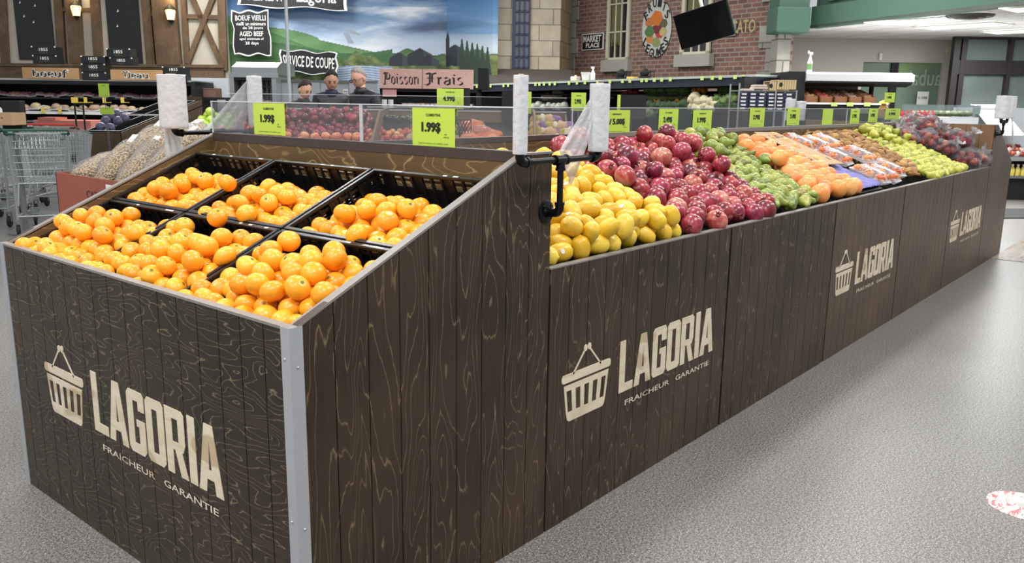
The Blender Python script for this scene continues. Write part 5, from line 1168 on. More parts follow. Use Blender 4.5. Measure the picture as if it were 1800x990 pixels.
t, w2, h2 = bgt('exhaust_hood', 'stainless steel hood at the lower left of the mural', 'hood', 407, 108, 487, 131, DH); mb = MB(); mb.prism([(0, 0), (0, h2*.55), (.3, h2), (1.2, h2), (1.2, 0)], 'x', -w2/2, w2/2); mb.build('hood_shell', mat('satin_steel', (186, 187, 190), .26, .85, .15, 2), t)
mb = MB(); mb.box(-w2/2-.02, -.02, -.05, w2/2+.02, 0, .03); mb.build('lip', M_STEEL, t)
t, w2, h2 = bgt('dry_aging_cabinet', 'steel framed cabinet with glass and black header under the hood', 'cabinet', 404, 131, 486, 186, DH+.05, base=0); zq = lambda py: float(P(446, py, DH)[2])
mb = MB()
for s_ in (-w2/2, w2/2-.08): mb.box(s_, 0, 0, s_+.08, .9, h2)
mb.build('steel_post', M_STEEL, t); mb = MB(); mb.box(-w2/2+.08, .02, zq(141), w2/2-.08, .9, zq(131)); mb.build('black_header', M_BLACK, t)
mb = MB(); mb.T = Matrix.Translation((0, -.01, zq(139))) @ Matrix.Rotation(R(90), 4, 'X'); mb.lathe([(.001, 0), (.075, 0), (.075, .02), (.001, .02)], 20); mb.build('round_badge', M_SLATE, t)
mb = MB(); text_mb(mb, '1855', 0, zq(139)-.02, .07, .03, align='C', y=-.035); mb.build('badge_lettering', M_INKW, t)
mb = MB(); mb.box(-w2/2+.08, .6, 0, w2/2-.08, .62, zq(141)); mb.build('inner_back', mat('pale_interior', (176, 170, 166), .6, 0, .3, 5), t)
mb = MB()
for k in range(7): x_ = -w2/2+.14+k*(w2-.3)/6; mb.tube([(x_, .3, zq(180)), (x_, .3, zq(142))], .02 if k % 3 else .035, 8)
for z_ in (zq(152), zq(166)): mb.tube([(-w2/2+.1, .25, z_), (w2/2-.1, .25, z_)], .012, 6)
mb.build('hanging_bar', M_GREY, t)
mb = MB(); mb.box(-w2/2+.08, -.02, 0, w2/2-.08, .02, zq(183)); mb.build('lower_panel', M_WHITE, t)
jar = MB(); jar.lathe([(.03, 0), (.035, .01), (.035, .06), (.03, .07)], 10); JM = jar.mesh('jar', mat('jar_amber', (126, 96, 64), .3, tint=(190, 180, 160)), True)
for k in range(12):
    p = BGM(bgm(446, DH+.05)[:2]) @ Vector((-w2/2+.12+k*(w2-.24)/11, .05, zq(183)+.001)); scatter_obj(JM, 'jar', p, (0, 0, 0), 'small jar in the row on the counter ledge under the hood', 'jar', 'jars on the counter ledge', random.uniform(.9, 1.2))
p = P(506, 90, 12.3); t = thing('steel_post', 'slim bare metal post rising in front of the mural', 'post', (p[0], p[1], 0)); mb = MB(); mb.tube([(0, 0, 0), (0, 0, 4.2)], .024, 12); mb.build('tube', mat('pale_steel', (196, 200, 204), .35, .3), t, True); mb = MB(); mb.lathe([(.08, 0), (.08, .01), (.03, .015), (.03, .03)], 14); mb.build('floor_plate', M_STEEL, t)
# pale cold-room curtain behind the people
t, w2, h2 = bgt('strip_curtain', 'pale grey plastic cold-room panels behind the people', 'panels', 488, 141, 664, 195, 15.4, base=0)
mb = MB(); 
for k in range(7): mb.box(-w2/2+w2*k/7+.01, .03*math.sin(k*2), 0, -w2/2+w2*(k+1)/7, .05+.03*math.sin(k*2), h2)
mb.build('panel', mat('pale_grey_sheet', (184, 188, 196), .4, 0, .12, 1.5), t); mb = MB(); mb.box(-w2/2, -.03, h2-.04, w2/2, .1, h2); mb.build('top_track', M_GREY, t)
t, w2, h2 = bgt('hanging_poster', 'narrow white poster between the two men', 'poster', 603, 156, 612, 178, 15.33); mb = MB(); mb.box(-w2/2, 0, 0, w2/2, .005, h2); mb.build('sheet', M_WHITE, t); mb = MB(); [mb.box(-w2*.35, -.002, h2*(.2+.18*k), w2*.35, 0, h2*(.26+.18*k)) for k in range(4)]; mb.build('print', mat('blue_print', (90, 110, 150), .6), t)
# ---- fish counter
DF = 14.6
t, w2, h2 = bgt('fish_sign', 'pink wood-look board reading Poisson Frais in blackletter', 'sign', 667, 120, 832, 156, DF-.1); t.rotation_euler = Euler((R(-14), 0, BGR))
MW = wood('pink_wood_print', (204, 160, 150), (222, 184, 172), (170, 120, 112), (1.2, 1.2, 9), 7, .06, .6, (2, 2, 30), .6)
for a, b in ((-w2/2, -w2*.05), (-w2*.042, w2/2)): mb = MB(); mb.bbox(a, 0, 0, b, .04, h2, .01); mb.build('board', MW, t)
mb = MB(); nib_mb(mb, 'Poisson', -w2*.46, h2*.2, w2*.385, h2*.62, .13, -.003); nib_mb(mb, 'Frais', -w2*.005, h2*.2, w2*.47*.86, h2*.62, .13, -.003); mb.build('lettering', mat('blackletter_ink', (30, 14, 14), .6), t)
t, w2, h2 = bgt('fish_case', 'black open fish case under the Poisson Frais board', 'refrigerated case', 668, 156, 842, 200, DF, base=0); zq = lambda py: float(P(750, py, DF)[2])
mb = MB(); mb.box(-w2/2, 0, zq(162), w2/2, 1.1, h2); mb.prism([(0, h2), (.0, h2+.35), (.5, h2+.35), (1.1, h2)], 'x', w2/2-.02, w2/2+.15); mb.build('canopy', M_BLACKM, t)
mb = MB(); mb.box(-w2/2, 1.0, 0, w2/2, 1.1, h2); mb.box(-w2/2, 0, 0, -w2/2+.05, 1.1, h2); mb.box(w2/2-.05, 0, 0, w2/2, 1.1, h2); mb.build('back_panel', M_BLACKM, t)
mb = MB(); mb.box(-w2/2, -.2, 0, w2/2, 1.0, zq(187)); mb.build('base', M_BLACK, t); mb = MB(); mb.box(-w2/2, -.22, zq(188), w2/2, -.2, zq(185)); mb.build('price_rail', M_GREY, t)
mb = MB(); mb.box(-w2*.47, -.03, h2-.14, -w2*.33, .0, h2-.02); mb.build('pink_card', mat('pink_card', (224, 170, 168), .6), t)
cF = bgm(755, DF); MF = BGM(cF[:2]); fp_ = []
for k, cc in enumerate(((120, 84, 80), (176, 140, 96), (86, 62, 74))): mb = MB(); mb.bbox(-.06, -.05, 0, .06, .05, .05, .01); mb.cur = 1; mb.box(-.04, -.052, .012, .04, -.05, .04); fp_.append(mb.mesh('fish_package', [mat('fishpack_%d' % k, cc, .4), M_WHITE], False))
for k in range(15): scatter_obj(fp_[k % 3], 'fish_package', MF @ Vector((-w2*.24+k*w2*.70/15, -.08, zq(187)+.001)), (0, 0, BGR+random.uniform(-.1, .1)), 'small package in the front row of the fish case', 'fish package', 'packages in the fish case', 1.0)
for k, px in enumerate((676, 687)):
    t, wq, hq = bgt('paper_roll', 'white paper roll on the fish case, %s' % ('left one' if not k else 'right one'), 'roll', px-4.5, 175, px+4.5, 190, DF-.4); mb = MB(); mb.lathe([(wq*.15, 0), (wq*.5, 0), (wq*.5, hq), (wq*.15, hq), (wq*.15, hq*.9)], 16); mb.build('paper', M_WHITE, t, True)
# ---- people behind the second island
SKIN = {0: mat('skin_fair', (206, 160, 138), .5), 1: mat('skin_tan', (188, 142, 118), .5), 2: mat('skin_ruddy', (206, 156, 136), .5)}
def person(label, px, d, height, face, skin, hair, jacket, lean=.1, nod=.35, glasses=False, arm=0, hairtop=1.0, collar=None):
    q = P(px, 170, d); t = thing('person', label, 'person', (q[0], q[1], 0), BGR+face)     # local -y: forward
    k = height/1.75; f = lambda y, z: (-lean*max(0, (z-.95))*1.0)+y
    J = {}; vs = []; es = []; rs = []
    def V(x, y, z, r, par=None):
        vs.append((x*k, f(y, z)*k, z*k)); rs.append(r*k); i = len(vs)-1
        if par is not None: es.append((par, i))
        return i
    pel = V(0, 0, .95, .135); wa = V(0, 0, 1.10, .125, pel); ch = V(0, 0, 1.28, .145, wa); sh = V(0, .01, 1.41, .115, ch); nk = V(0, -.01, 1.49, .055, sh)
    for s_ in (-1, 1):
        h_ = V(s_*.09, 0, .88, .095, pel); kn = V(s_*.10, -.02, .50, .062, h_); an = V(s_*.10, .02, .09, .045, kn); V(s_*.11, -.12, .04, .04, an)
    arms = []
    for s_ in (-1, 1):
        so = V(s_*.18, .01, 1.40, .07, sh); el = V(s_*.235, -.02-.04*arm, 1.13, .048, so); wr = V(s_*(.17 if arm else .2), -.27-.02*arm, 1.10+.16*arm, .032, el); arms.append((s_, wr, vs[wr]))
    me = bpy.data.meshes.new('clothed_body'); me.from_pydata(vs, es, []); me.materials.append(jacket); o = bpy.data.objects.new('clothed_body', me); COL.objects.link(o); o.parent = t
    m_ = o.modifiers.new('skin', 'SKIN'); sv = me.skin_vertices[0].data
    for i, r_ in enumerate(rs): sv[i].radius = (r_*(1.15 if i in (pel, wa, ch, sh) else 1), r_*(.85 if i in (pel, wa, ch, sh) else 1))
    sv[0].use_root = True; m_.use_smooth_shade = True; s2 = o.modifiers.new('sub', 'SUBSURF'); s2.levels = 2; s2.render_levels = 2
    # hands with fingers
    for s_, wr, w3 in arms:
        hv = [w3]; he = []; hr = [.026*k]; w3 = Vector(w3)
        pm = w3+Vector((-s_*.01, -.06, .0))*k; hv.append(tuple(pm)); he.append((0, 1)); hr.append(.026*k)
        for fi in range(4):
            b_ = pm+Vector(((fi-1.5)*.018, -.03, .004))*k; m1 = b_+Vector((0, -.03-.004*(fi in (1, 2)), -.006))*k; m2 = m1+Vector((0, -.016, -.022))*k
            for j, (pt, rad) in enumerate(((b_, .0095), (m1, .0085), (m2, .007))):
                hv.append(tuple(pt)); he.append((1 if j == 0 else len(hv)-2, len(hv)-1)); hr.append(rad*k)
        th = w3+Vector((-s_*.03, -.035, .01))*k; hv.append(tuple(th)); he.append((0, len(hv)-1)); hr.append(.011*k); hv.append(tuple(th+Vector((-s_*.014, -.03, -.004))*k)); he.append((len(hv)-2, len(hv)-1)); hr.append(.009*k)
        me = bpy.data.meshes.new('hand'); me.from_pydata(hv, he, []); me.materials.append(skin); o2 = bpy.data.objects.new('hand', me); COL.objects.link(o2); o2.parent = t; o2.modifiers.new('skin', 'SKIN').use_smooth_shade = True
        for i, r_ in enumerate(hr): me.skin_vertices[0].data[i].radius = (r_, r_)
        me.skin_vertices[0].data[0].use_root = True; s3 = o2.modifiers.new('sub', 'SUBSURF'); s3.levels = 1; s3.render_levels = 1
    # head: sculpted from a sphere, looking down by nod
    nx = Vector((0, f(-.01, 1.49), 1.49))*k; HM = Matrix.Translation(nx+Vector((0, -.02-.03*nod, .115))*k) @ Matrix.Rotation(nod, 4, 'X')
    def hd(d_):
        q = 1.0
        if d_.z < 0: q *= 1-.16*abs(d_.z)*(1 if d_.y > -.2 else .45)
        if d_.y < 0:
            q += .20*math.exp(-((d_.x/.13)**2+((d_.z+.10)/.16)**2))            # nose
            q -= .07*math.exp(-(((abs(d_.x)-.34)/.16)**2+((d_.z-.10)/.12)**2))  # eye sockets
            q += .05*math.exp(-((d_.x/.3)**2+((d_.z+.52)/.08)**2)); q += .06*math.exp(-((d_.x/.25)**2+((d_.z+.85)/.16)**2)); q -= .03*math.exp(-((d_.x/.3)**2+((d_.z+.42)/.05)**2))
        return q
    mb = MB(); mb.T = HM; mb.sphere((0, 0, 0), (.077*k, .095*k, .122*k), 32, hd); mb.build('head', skin, t, 2)
    mb = MB(); mb.tube([tuple(nx+Vector((0, .015, -.05))*k), tuple(nx+Vector((0, -.01, .06))*k)], [.056*k, .052*k], 14); mb.build('neck', skin, t, 2)
    mb = MB(); mb.T = HM
    for s_ in (-1, 1): mb.sphere((s_*.079*k, .012*k, -.005*k), (.012*k, .02*k, .032*k), 10)
    mb.build('ear', skin, t, 2)
    mb = MB(); mb.T = HM
    for s_ in (-1, 1): mb.sphere((s_*.030*k, -.083*k, .012*k), (.013*k, .006*k, .006*k), 8)
    mb.build('eye', mat('eye_dark', (48, 36, 32), .3), t, 2); mb = MB(); mb.T = HM
    for s_ in (-1, 1): mb.tube([(s_*.014*k, -.092*k, .030*k), (s_*.03*k, -.091*k, .036*k), (s_*.046*k, -.080*k, .030*k)], .0038*k, 6)
    mb.build('eyebrow', hair, t); mb = MB(); mb.T = HM; mb.tube([(-.024*k, -.084*k, -.060*k), (0, -.096*k, -.057*k), (.024*k, -.084*k, -.060*k)], [.003*k, .006*k, .003*k], 6); mb.build('mouth', mat('lips', (160, 96, 88), .5), t, 2)
    mb = MB(); mb.T = HM
    def hf(d_):
        up = d_.z*.9+d_.y*.6-.12
        q = 1.0+.09*hairtop*max(0, d_.z)+.02*hairtop*math.sin(9*d_.x+5*d_.z)*math.sin(11*d_.y)+.03*math.sin(17*d_.x+9*d_.y)*math.sin(13*d_.z+7*d_.x)
        return q if up > .18 else .72
    mb.sphere((0, .006*k, .008*k), (.084*k, .102*k, .126*k), 32, hf); mb.build('hair', hair, t, 2)
    mb = MB(); mb.T = Matrix.Translation(nx+Vector((0, .0, -.03))*k); mb.lathe([(.075*k, -.03*k), (.085*k, .0), (.074*k, .045*k), (.064*k, .045*k), (.068*k, 0)], 18); mb.build('collar', collar or jacket, t, 2)
    if glasses:
        mb = MB(); mb.T = HM
        for s_ in (-1, 1):
            pts = [(s_*.031*k+.024*k*math.cos(2*math.pi*i/12), -.100*k, .010*k+.017*k*math.sin(2*math.pi*i/12)) for i in range(13)]; mb.tube(pts, .0022*k, 6)
            mb.tube([(s_*.055*k, -.098*k, .014*k), (s_*.082*k, -.03*k, .014*k), (s_*.082*k, .02*k, .010*k)], .002*k, 6)
        mb.tube([(-.008*k, -.101*k, .012*k), (.008*k, -.101*k, .012*k)], .002*k, 6); mb.build('glasses', M_BLACK, t)
    return t
M_JKT = mat('black_padded_jacket', (34, 35, 42), .45, 0, .25, 14); M_BOD = mat('navy_jacket_lime_trim', (38, 42, 70), .7, 0, .3, 6); M_TEE = mat('dark_grey_shirt', (58, 60, 66), .9)
H_DARK = mat('dark_brown_hair', (34, 26, 23), .7, 0, .3, 60, .5, 120); H_GREY = mat('short_grey_hair', (150, 144, 138), .8, 0, .3, 60, .4, 120); H_BRN = mat('brown_wavy_hair', (56, 44, 38), .7, 0, .3, 50, .6, 90)
person('young person with wavy brown hair seen from the side, looking down behind the apples', 527, 10.6, 1.63, R(52), SKIN[0], H_BRN, M_TEE, .12, .45, hairtop=1.4)
person('dark-haired young man in a navy and black jacket, looking down, between the other two people', 582, 11.0, 1.76, R(18), SKIN[1], H_DARK, M_JKT, .1, .38, arm=1, hairtop=1.5, collar=M_BOD)
person('grey-haired man with black glasses and black jacket, leaning forward and looking down', 654, 10.6, 1.79, R(-38), SKIN[2], H_GREY, M_JKT, .3, .42, True, hairtop=.6)
# ---- second island facing the first, apples and bagged goods behind the near screen
D3 = 7.1; SL3 = .36
a = P(318, 200, D3); b = P(1010, 200, D3); L3 = float(np.linalg.norm((b-a)[:2])); c3 = (a+b)/2; M3 = BGM(c3[:2])
t = thing('display_bin', 'long wooden bin of apples standing behind the near island', 'display bin', (c3[0], c3[1], 0), BGR)
mb = MB(); planks(mb, -L3/2, L3/2, .12, lambda u: .9, lambda u, z, k: (u, TH*k, z)); mb.build('front_panel', M_BROWN, t)
mb = MB(); 
for s_ in (-L3/2, L3/2-.02): mb.prism([(0, 0), (1.15, 0), (1.15, 1.3), (0, .9)], 'x', s_, s_+.02)
mb.build('side_panel', M_BROWN, t); mb = MB(); mb.box(-L3/2, 1.13, .9, L3/2, 1.15, 1.31); mb.build('spine_board', mat('spine_wood', (122, 96, 68), .6, 0, .15, 8), t)
mb = MB(); mb.prism([(.02, .84), (1.13, 1.20), (1.13, 1.18), (.02, .82)], 'x', -L3/2+.02, L3/2-.02); mb.build('slanted_tray', M_BLACKM, t)
mb = MB(); mb.box(-L3/2, 1.138, 1.31, L3/2, 1.143, 1.44); pl = mb.build('acrylic_screen', M_PLEXI, t); mb = MB(); mb.box(-L3/2, 1.137, 1.438, L3/2, 1.144, 1.442); mb.box(-L3/2, 1.12, 1.3, L3/2, 1.16, 1.312); mb.build('acrylic_edge', M_PLEXIE, pl)
u3 = lambda px, d=D3+.5: float((M3.inverted() @ Vector(P(px, 200, d))).x)
def heap3(kind, pa, pb, r, n, seed, label, cat, grp, v0=.05, v1=1.08, extra=.0, sc=1, mode='up'):
    cs3 = 1/math.sqrt(1+SL3*SL3); O = M3 @ Vector((0, .02, .83)); U_ = M3.to_3x3() @ Vector((1, 0, 0)); Vv = M3.to_3x3() @ Vector((0, cs3, SL3*cs3)); Nn = M3.to_3x3() @ Vector((0, -SL3*cs3, cs3))
    ua, ub = u3(pa), u3(pb); te = lambda u, v: (u > ua+r*.7) & (u < ub-r*.7) & (v > v0+r) & (v < v1-r)
    pts = pack(te, (ua, ub, v0, v1), r, n, lambda u, v: .06+extra*v, seed, tol=2.4)
    heap(kind, (O, U_, Vv, Nn), pts, r/sc, label, cat, grp, mode)
heap3('green_apple', 318, 392, .042, 26, 21, 'green apple behind the fat white bag roll', 'apple', 'green apples on the second bin', .62, 1.1, .06)
heap3('striped_apple', 318, 392, .042, 20, 22, 'red-yellow apple below the green apples', 'apple', 'red-yellow apples at the left of the second bin', .3, .64, .1)
heap3('dark_plum_apple', 392, 640, .042, 150, 23, 'dark red apple in the upper heap of the second bin', 'apple', 'dark red apples on the second bin', .48, 1.12, .17)
heap3('striped_apple', 396, 636, .042, 60, 24, 'red and yellow apple in the front row of the second bin', 'apple', 'red and yellow apples in front', .24, .5, .13)
heap3('striped_apple', 640, 728, .030, 70, 25, 'small pale red apple right of the acrylic seam', 'apple', 'small pale apples on the second bin', .30, .72, .08, .714)
# leafy tops, mesh crate, orange bags and onions
leafm = mat('grey_green_leaf', (126, 138, 112), .6, 0, .2, 12); mb = MB()
for k in range(70):
    a_ = random.uniform(0, 6.28); l_ = random.uniform(.08, .2); mb.add([(0, 0, 0), (.02*math.cos(a_+1.5)+l_*.4*math.cos(a_), .02*math.sin(a_+1.5)+l_*.4*math.sin(a_), l_*.55), (l_*math.cos(a_), l_*math.sin(a_), l_*.45), (-.02*math.cos(a_+1.5)+l_*.4*math.cos(a_), -.02*math.sin(a_+1.5)+l_*.4*math.sin(a_), l_*.5)], [(0, 1, 2, 3)])
LEAF = mb.mesh('leaf_bunch', leafm)
for k, (px, v) in enumerate(((672, .86), (690, .84), (706, .86), (716, .80))):
    p = M3 @ Vector((u3(px), v, .83+SL3*v+.04)); scatter_obj(LEAF, 'leafy_bunch', p, (0, 0, k), 'grey-green leafy bunch above the small apples, %s' % ('first', 'second', 'third', 'fourth')[k]+' from the seam', 'leafy vegetable', 'leafy bunches', .8)
t = thing('mesh_crate', 'dark lattice crate end standing by the lime clementine sign', 'crate', M3 @ Vector((u3(812), .5, 1.02)), BGR); mb = MB(); w2, h2 = .17, .22
for k in range(7):
    for sg in (-1, 1):
        x_ = -w2/2+k*w2/6; x1 = x_+sg*h2*.5; 
        xa, xb = x_, max(-w2/2, min(w2/2, x1)); zz_ = h2*abs(xb-xa)/(h2*.5) if xa != xb else 0
        if zz_ > 0: mb.tube([(xa, 0, 0), (xb, 0, zz_)], .003, 4)
        if zz_ < h2 and zz_ >= 0: mb.tube([(xa+(0), .002, h2), (max(-w2/2, min(w2/2, x_-sg*h2*.5)), .002, h2-h2*abs(max(-w2/2, min(w2/2, x_-sg*h2*.5))-xa)/(h2*.5))], .003, 4)
for q in ((-w2/2, 0, -w2/2+.008, h2), (w2/2-.008, 0, w2/2, h2), (-w2/2, 0, w2/2, .008), (-w2/2, h2-.008, w2/2, h2)): mb.box(q[0], -.005, q[1], q[2], .005, q[3])
mb.build('lattice', M_BLACK, t)
carb = MB(); carb.sphere((0, 0, 0), (.12, .075, .045), 18, lambda d: 1+.12*math.sin(9*d.x+4*d.y)*math.sin(7*d.y)); CB = [carb.mesh('carrot_bag', mat('bag_%s' % n_, cc, .3, 0, .3, 14), 2) for n_, cc in (('carrot', (214, 120, 76)), ('parsnip', (196, 166, 130)), ('rose_potato', (188, 112, 100)))]
for k in range(34):
    px = 738+(k % 9)*15+random.uniform(-4, 4); v = .34+.13*(k//9)+random.uniform(-.03, .03)
    if 790 < px < 822 and v > .4: continue
    j = 0 if px > 795 else 1; j = random.choice((j, j, 2)); p = M3 @ Vector((u3(px), v, .84+SL3*v+.05+.02*(k % 2))); scatter_obj(CB[j], 'root_bag', p, (SL3, 0, BGR+random.uniform(-.6, .6)), ('orange', 'beige', 'rosy')[j]+' bag of root vegetables heaped right of the second clementine sign', 'bag of vegetables', ('orange', 'beige', 'rosy')[j]+' bags of roots', random.uniform(.9, 1.15))
# divider boards seen through the screen
for px, lb in ((662, 'slanted wooden divider right of the dark red apples'), (938, 'slanted wooden divider behind the slim bag roll')):
    mb = MB(); mb.prism([(.15, .88), (1.12, 1.18), (1.12, 1.33), (.6, 1.30), (.15, 1.06)], 'x', 0, .02); o = single(mb, 'wooden_divider', mat('spine_wood', None), lb, 'divider', M3 @ Vector((u3(px), 0, 0)), BGR)
GB = blob('produce_bag', mat('purple_yellow_produce', (150, 120, 130), .4, 0, .4, 20), .07, 5)
bl = [blob('paper_bag', mat('produce_%d' % k, cc, .6, 0, .3, 12), .075, k) for k, cc in enumerate(((196, 160, 120), (206, 196, 170), (170, 150, 60), (130, 96, 150)))]
for k in range(22):
    px = 946+(k % 6)*11; v = .4+.15*(k//6); p = M3 @ Vector((u3(px), v, .84+SL3*v+.08)); scatter_obj(bl[(k*7) % 4], 'produce_pack', p, (.3, 0, k), ('brown', 'pale', 'yellow-green', 'purple')[(k*7) % 4]+' produce pack heaped behind the near pipe rack', 'produce pack', 'produce packs of the '+('brown', 'pale', 'yellow-green', 'purple')[(k*7) % 4]+' kind', random.uniform(.8, 1.1))
# price signs further back
def far_sign(px0, py0, px1, py1, d, title, price, label, m=None, back=False):
    w2, zb, zt, c = span(px0, py0, px1, py1, d); t = price_sign((c[0], c[1], zb), BGR, w2, zt-zb, title, price, label, small=not back and w2 > .1, grp=None, m=m); mb = MB(); mb.box(-.004, .002, -zb+.02, .004, .006, 0); mb.box(-.06, -.05, -zb, .06, .05, -zb+.02); mb.build('stem', M_GREY, t); return t
s_ = far_sign(768, 156, 815, 192, 8.3, 'ORANGES 3KG', '4.99$', 'lime 4.99$ sign standing below the pink fish board'); t2 = thing('sign_backing', 'black board carrying the lime 4.99$ sign', 'sign holder', (s_.location.x, s_.location.y, s_.location.z), BGR); mb = MB(); mb.box(-.08, .013, -.1, .19, .03, .20); mb.build('panel', M_BLACKM, t2); 
far_sign(1004, 163, 1030, 195, 7.6, 'ORANGE', '2.99$', 'lime 2.99$ sign half hidden by the thick bag roll'); s2 = None
def black_board(px0, py0, px1, py1, d, lb, edge):
    t, w2, h2 = bgt('sign_holder', lb, 'sign holder', px0, py0, px1, py1, d); mb = MB(); mb.box(-w2/2, 0, -.08, w2/2, .012, h2); mb.build('panel', M_BLACKM, t); mb = MB(); xx = -w2/2 if edge < 0 else w2/2-.03; mb.box(xx, -.004, 0, xx+.03, 0, h2) if 1 else 0; mb.build('lime_edge', M_LIME, t)
    mb = MB(); z_ = t.location.z; mb.box(-.012, 0, -z_, .012, .01, -.08); mb.box(-.1, -.1, -z_, .1, .1, -z_+.02); mb.build('stem', M_BLACKM, t)
black_board(882, 161, 934, 200, 8.2, 'black sign board behind the slim bag roll', 1); black_board(1085, 167, 1136, 194, 8.2, 'black sign board behind the lime pomegranate sign', -1)
far_sign(173, 147, 192, 170, 12.2, 'CHOU', None, 'upper lime card on a rod in front of the meat case'); far_sign(176, 189, 200, 201, 12.2, 'CHOU', None, 'lower lime card below the other one by the cabbages'); far_sign(1555, 163, 1573, 180, 9.5, 'PATATES', '1.00$', 'lime 1.00$ sign hanging by the baskets')
t, w2, h2 = bgt('sign_stand', 'black wire stand with two rods beside the cabbages', 'stand', 134, 183, 150, 250, 12.1, base=0); zt_ = float(P(140, 183, 12.1)[2]); mb = MB()
for x_ in (-.07, .06): mb.tube([(x_, 0, 0), (x_*.9, 0, zt_)], .012, 6)
mb.tube([(-.07, 0, zt_), (.5, 0, zt_)], .008, 6); mb.box(-.2, -.15, 0, .2, .15, .02); mb.build('rod', M_BLACKM, t)
# ---- peanut bags in the red-brown carton beside the near island
BX = .60; t = thing('produce_carton', 'tall red-brown carton with a white label, full of peanut bags', 'carton', (BX, 1.80, 0)); M_RED = mat('redbrown_carton', (146, 78, 62), .8, 0, .15, 10)
YW_ = .86; mb = MB(); q = .006
mb.box(0, 0, 0, q, YW_, 1.05); mb.box(0, 0, 0, .75, q, 1.0); mb.box(0, YW_-q, 0, .75, YW_, 1.05); mb.box(.75-q, 0, 0, .75, YW_, 1.05); mb.box(0, 0, .80, .75, YW_, .81); mb.build('carton_wall', M_RED, t)
mb = MB(); mb.T = Matrix.Translation((-.001, .55, 0)) @ Matrix.Rotation(R(-90), 4, 'Z'); text_mb(mb, 'CATANIA', 0, .955, .26, .035, bold=.02); text_mb(mb, 'SICILIA', .05, .89, .18, .028, bold=.02); mb.T = Matrix.Identity(4)
mb.v = [(-.0015, y, z) for x, y, z in mb.v]; mb.build('print', mat('dark_red_print', (86, 34, 30), .8), t)
mb = MB(); mb.box(-.0025, .28, .93, -.0015, .35, 1.03); mb.build('paper_label', M_WHITE, t)
def nutmat():
    m = bpy.data.materials.new('peanuts_in_shell'); m.use_nodes = True; N = NT(m); v = N.n('ShaderNodeTexVoronoi'); v.inputs['Scale'].default_value = 105; N.l(N.coord((1, 1, 1)), v.inputs['Vector'])
    N.l(N.ramp(v.outputs['Distance'], ((0, (222, 204, 172)), (.4, (198, 174, 138)), (.7, (120, 98, 74)))), N.b.inputs['Base Color']); inv = N.math('SUBTRACT', 1.0, v.outputs['Distance']); N.bump(inv, .9, .01); N.b.inputs['Roughness'].default_value = .6; return m
M_NUT = nutmat(); nm = MB(); nm.sphere((0, 0, 0), (.155, .09, .05), 26, lambda d: (1+.05*math.sin(5*d.x)*math.sin(4*d.y))/max(abs(d.x)**3+abs(d.y)**3, .35)**.22 if True else 1); NUT = nm.mesh('peanut_bag', M_NUT, 2)
nf = MB(); nf.sphere((0, 0, 0), (.165, .096, .056), 26, lambda d: (1+.07*math.sin(9*d.x)*math.sin(8*d.y))/max(abs(d.x)**3+abs(d.y)**3, .35)**.22); n = 10
vs = [(.13+.075*i/n, -.07+.14*j/n, .012*math.sin(j*1.9)*(i/n)+.01*math.sin(i*2+j)) for i in range(n+1) for j in range(n+1)]; nf.add(vs, [(i*(n+1)+j, (i+1)*(n+1)+j, (i+1)*(n+1)+j+1, i*(n+1)+j+1) for i in range(n) for j in range(n)]); NFILM = nf.mesh('clear_film', M_WRAP, 2)
nl = MB(); nl.box(.105, -.02, .045, .165, .022, .05); NLAB = nl.mesh('paper_label', M_WHITE)
for k, (x_, y_, z_, ry, rz, lb) in enumerate(((.12, .74, 1.05, -.3, .3, 'at the far left corner of the carton'), (.14, .60, 1.07, -.75, .1, 'upright second from the left'), (.15, .40, 1.07, -.75, .15, 'in the middle of the front row'), (.16, .22, 1.06, -.75, .05, 'right of the middle in front'), (.20, .07, 1.05, -.6, -.1, 'nearest the wooden side panel in front'),
        (.26, .58, 1.15, -.62, .2, 'leaning back at the left of the second row'), (.25, .42, 1.15, -.62, .1, 'leaning in the second row centre'), (.22, .24, 1.13, -.62, .0, 'leaning in the second row right, beside the fat bag roll'), (.40, .50, 1.185, -.35, .35, 'lying on top at the very back'))):
    o = bpy.data.objects.new('peanut_bag', NUT); COL.objects.link(o); o.location = (BX+x_+.05, 1.80+y_, z_+.01); o.rotation_euler = (0, ry, rz); o['label'] = 'clear bag of peanuts '+lb; o['category'] = 'bag of peanuts'; o['group'] = 'bags of peanuts'
    for nm_, me in (('clear_film', NFILM), ('paper_label', NLAB)): c_ = bpy.data.objects.new(nm_, me); COL.objects.link(c_); c_.parent = o
mb = MB(); mb.bbox(0, 0, 0, .02, .22, .14, .004); o = single(mb, 'scale_box', mat('slate_box', (66, 64, 74), .5), 'dark slate box standing behind the peanut bags', 'box', P(182, 300, 5.4), BGR+R(60)); o.rotation_euler = Euler((R(-20), R(20), BGR-R(60))); q = o.location; t = thing('box_stand', 'grey stand under the slate box behind the peanut bags', 'stand', (q.x, q.y, 0)); mb = MB(); mb.box(-.1, -.1, 0, .12, .12, q.z); mb.build('column', M_GREY, t)
# ---- cabbage bin
DC = 12.4; a = P(150, 228, DC); b = P(213.5, 233, DC-.1); c_ = P(420, 205, DC+2)
t = thing('display_bin', 'dark wooden end bin with black crates and red cabbages, in front of the meat case', 'display bin', (b[0], b[1], 0), 0); rz = math.atan2(a[1]-b[1], a[0]-b[0])
t.rotation_euler = (0, 0, BGR); WC = float(np.linalg.norm((a-b)[:2])); zl = float(b[2]); LC = 1.3
mb = MB(); mb.box(-WC, 0, 0, 0, .02, zl); mb.build('front_panel', M_BROWN, t)
slp = .36
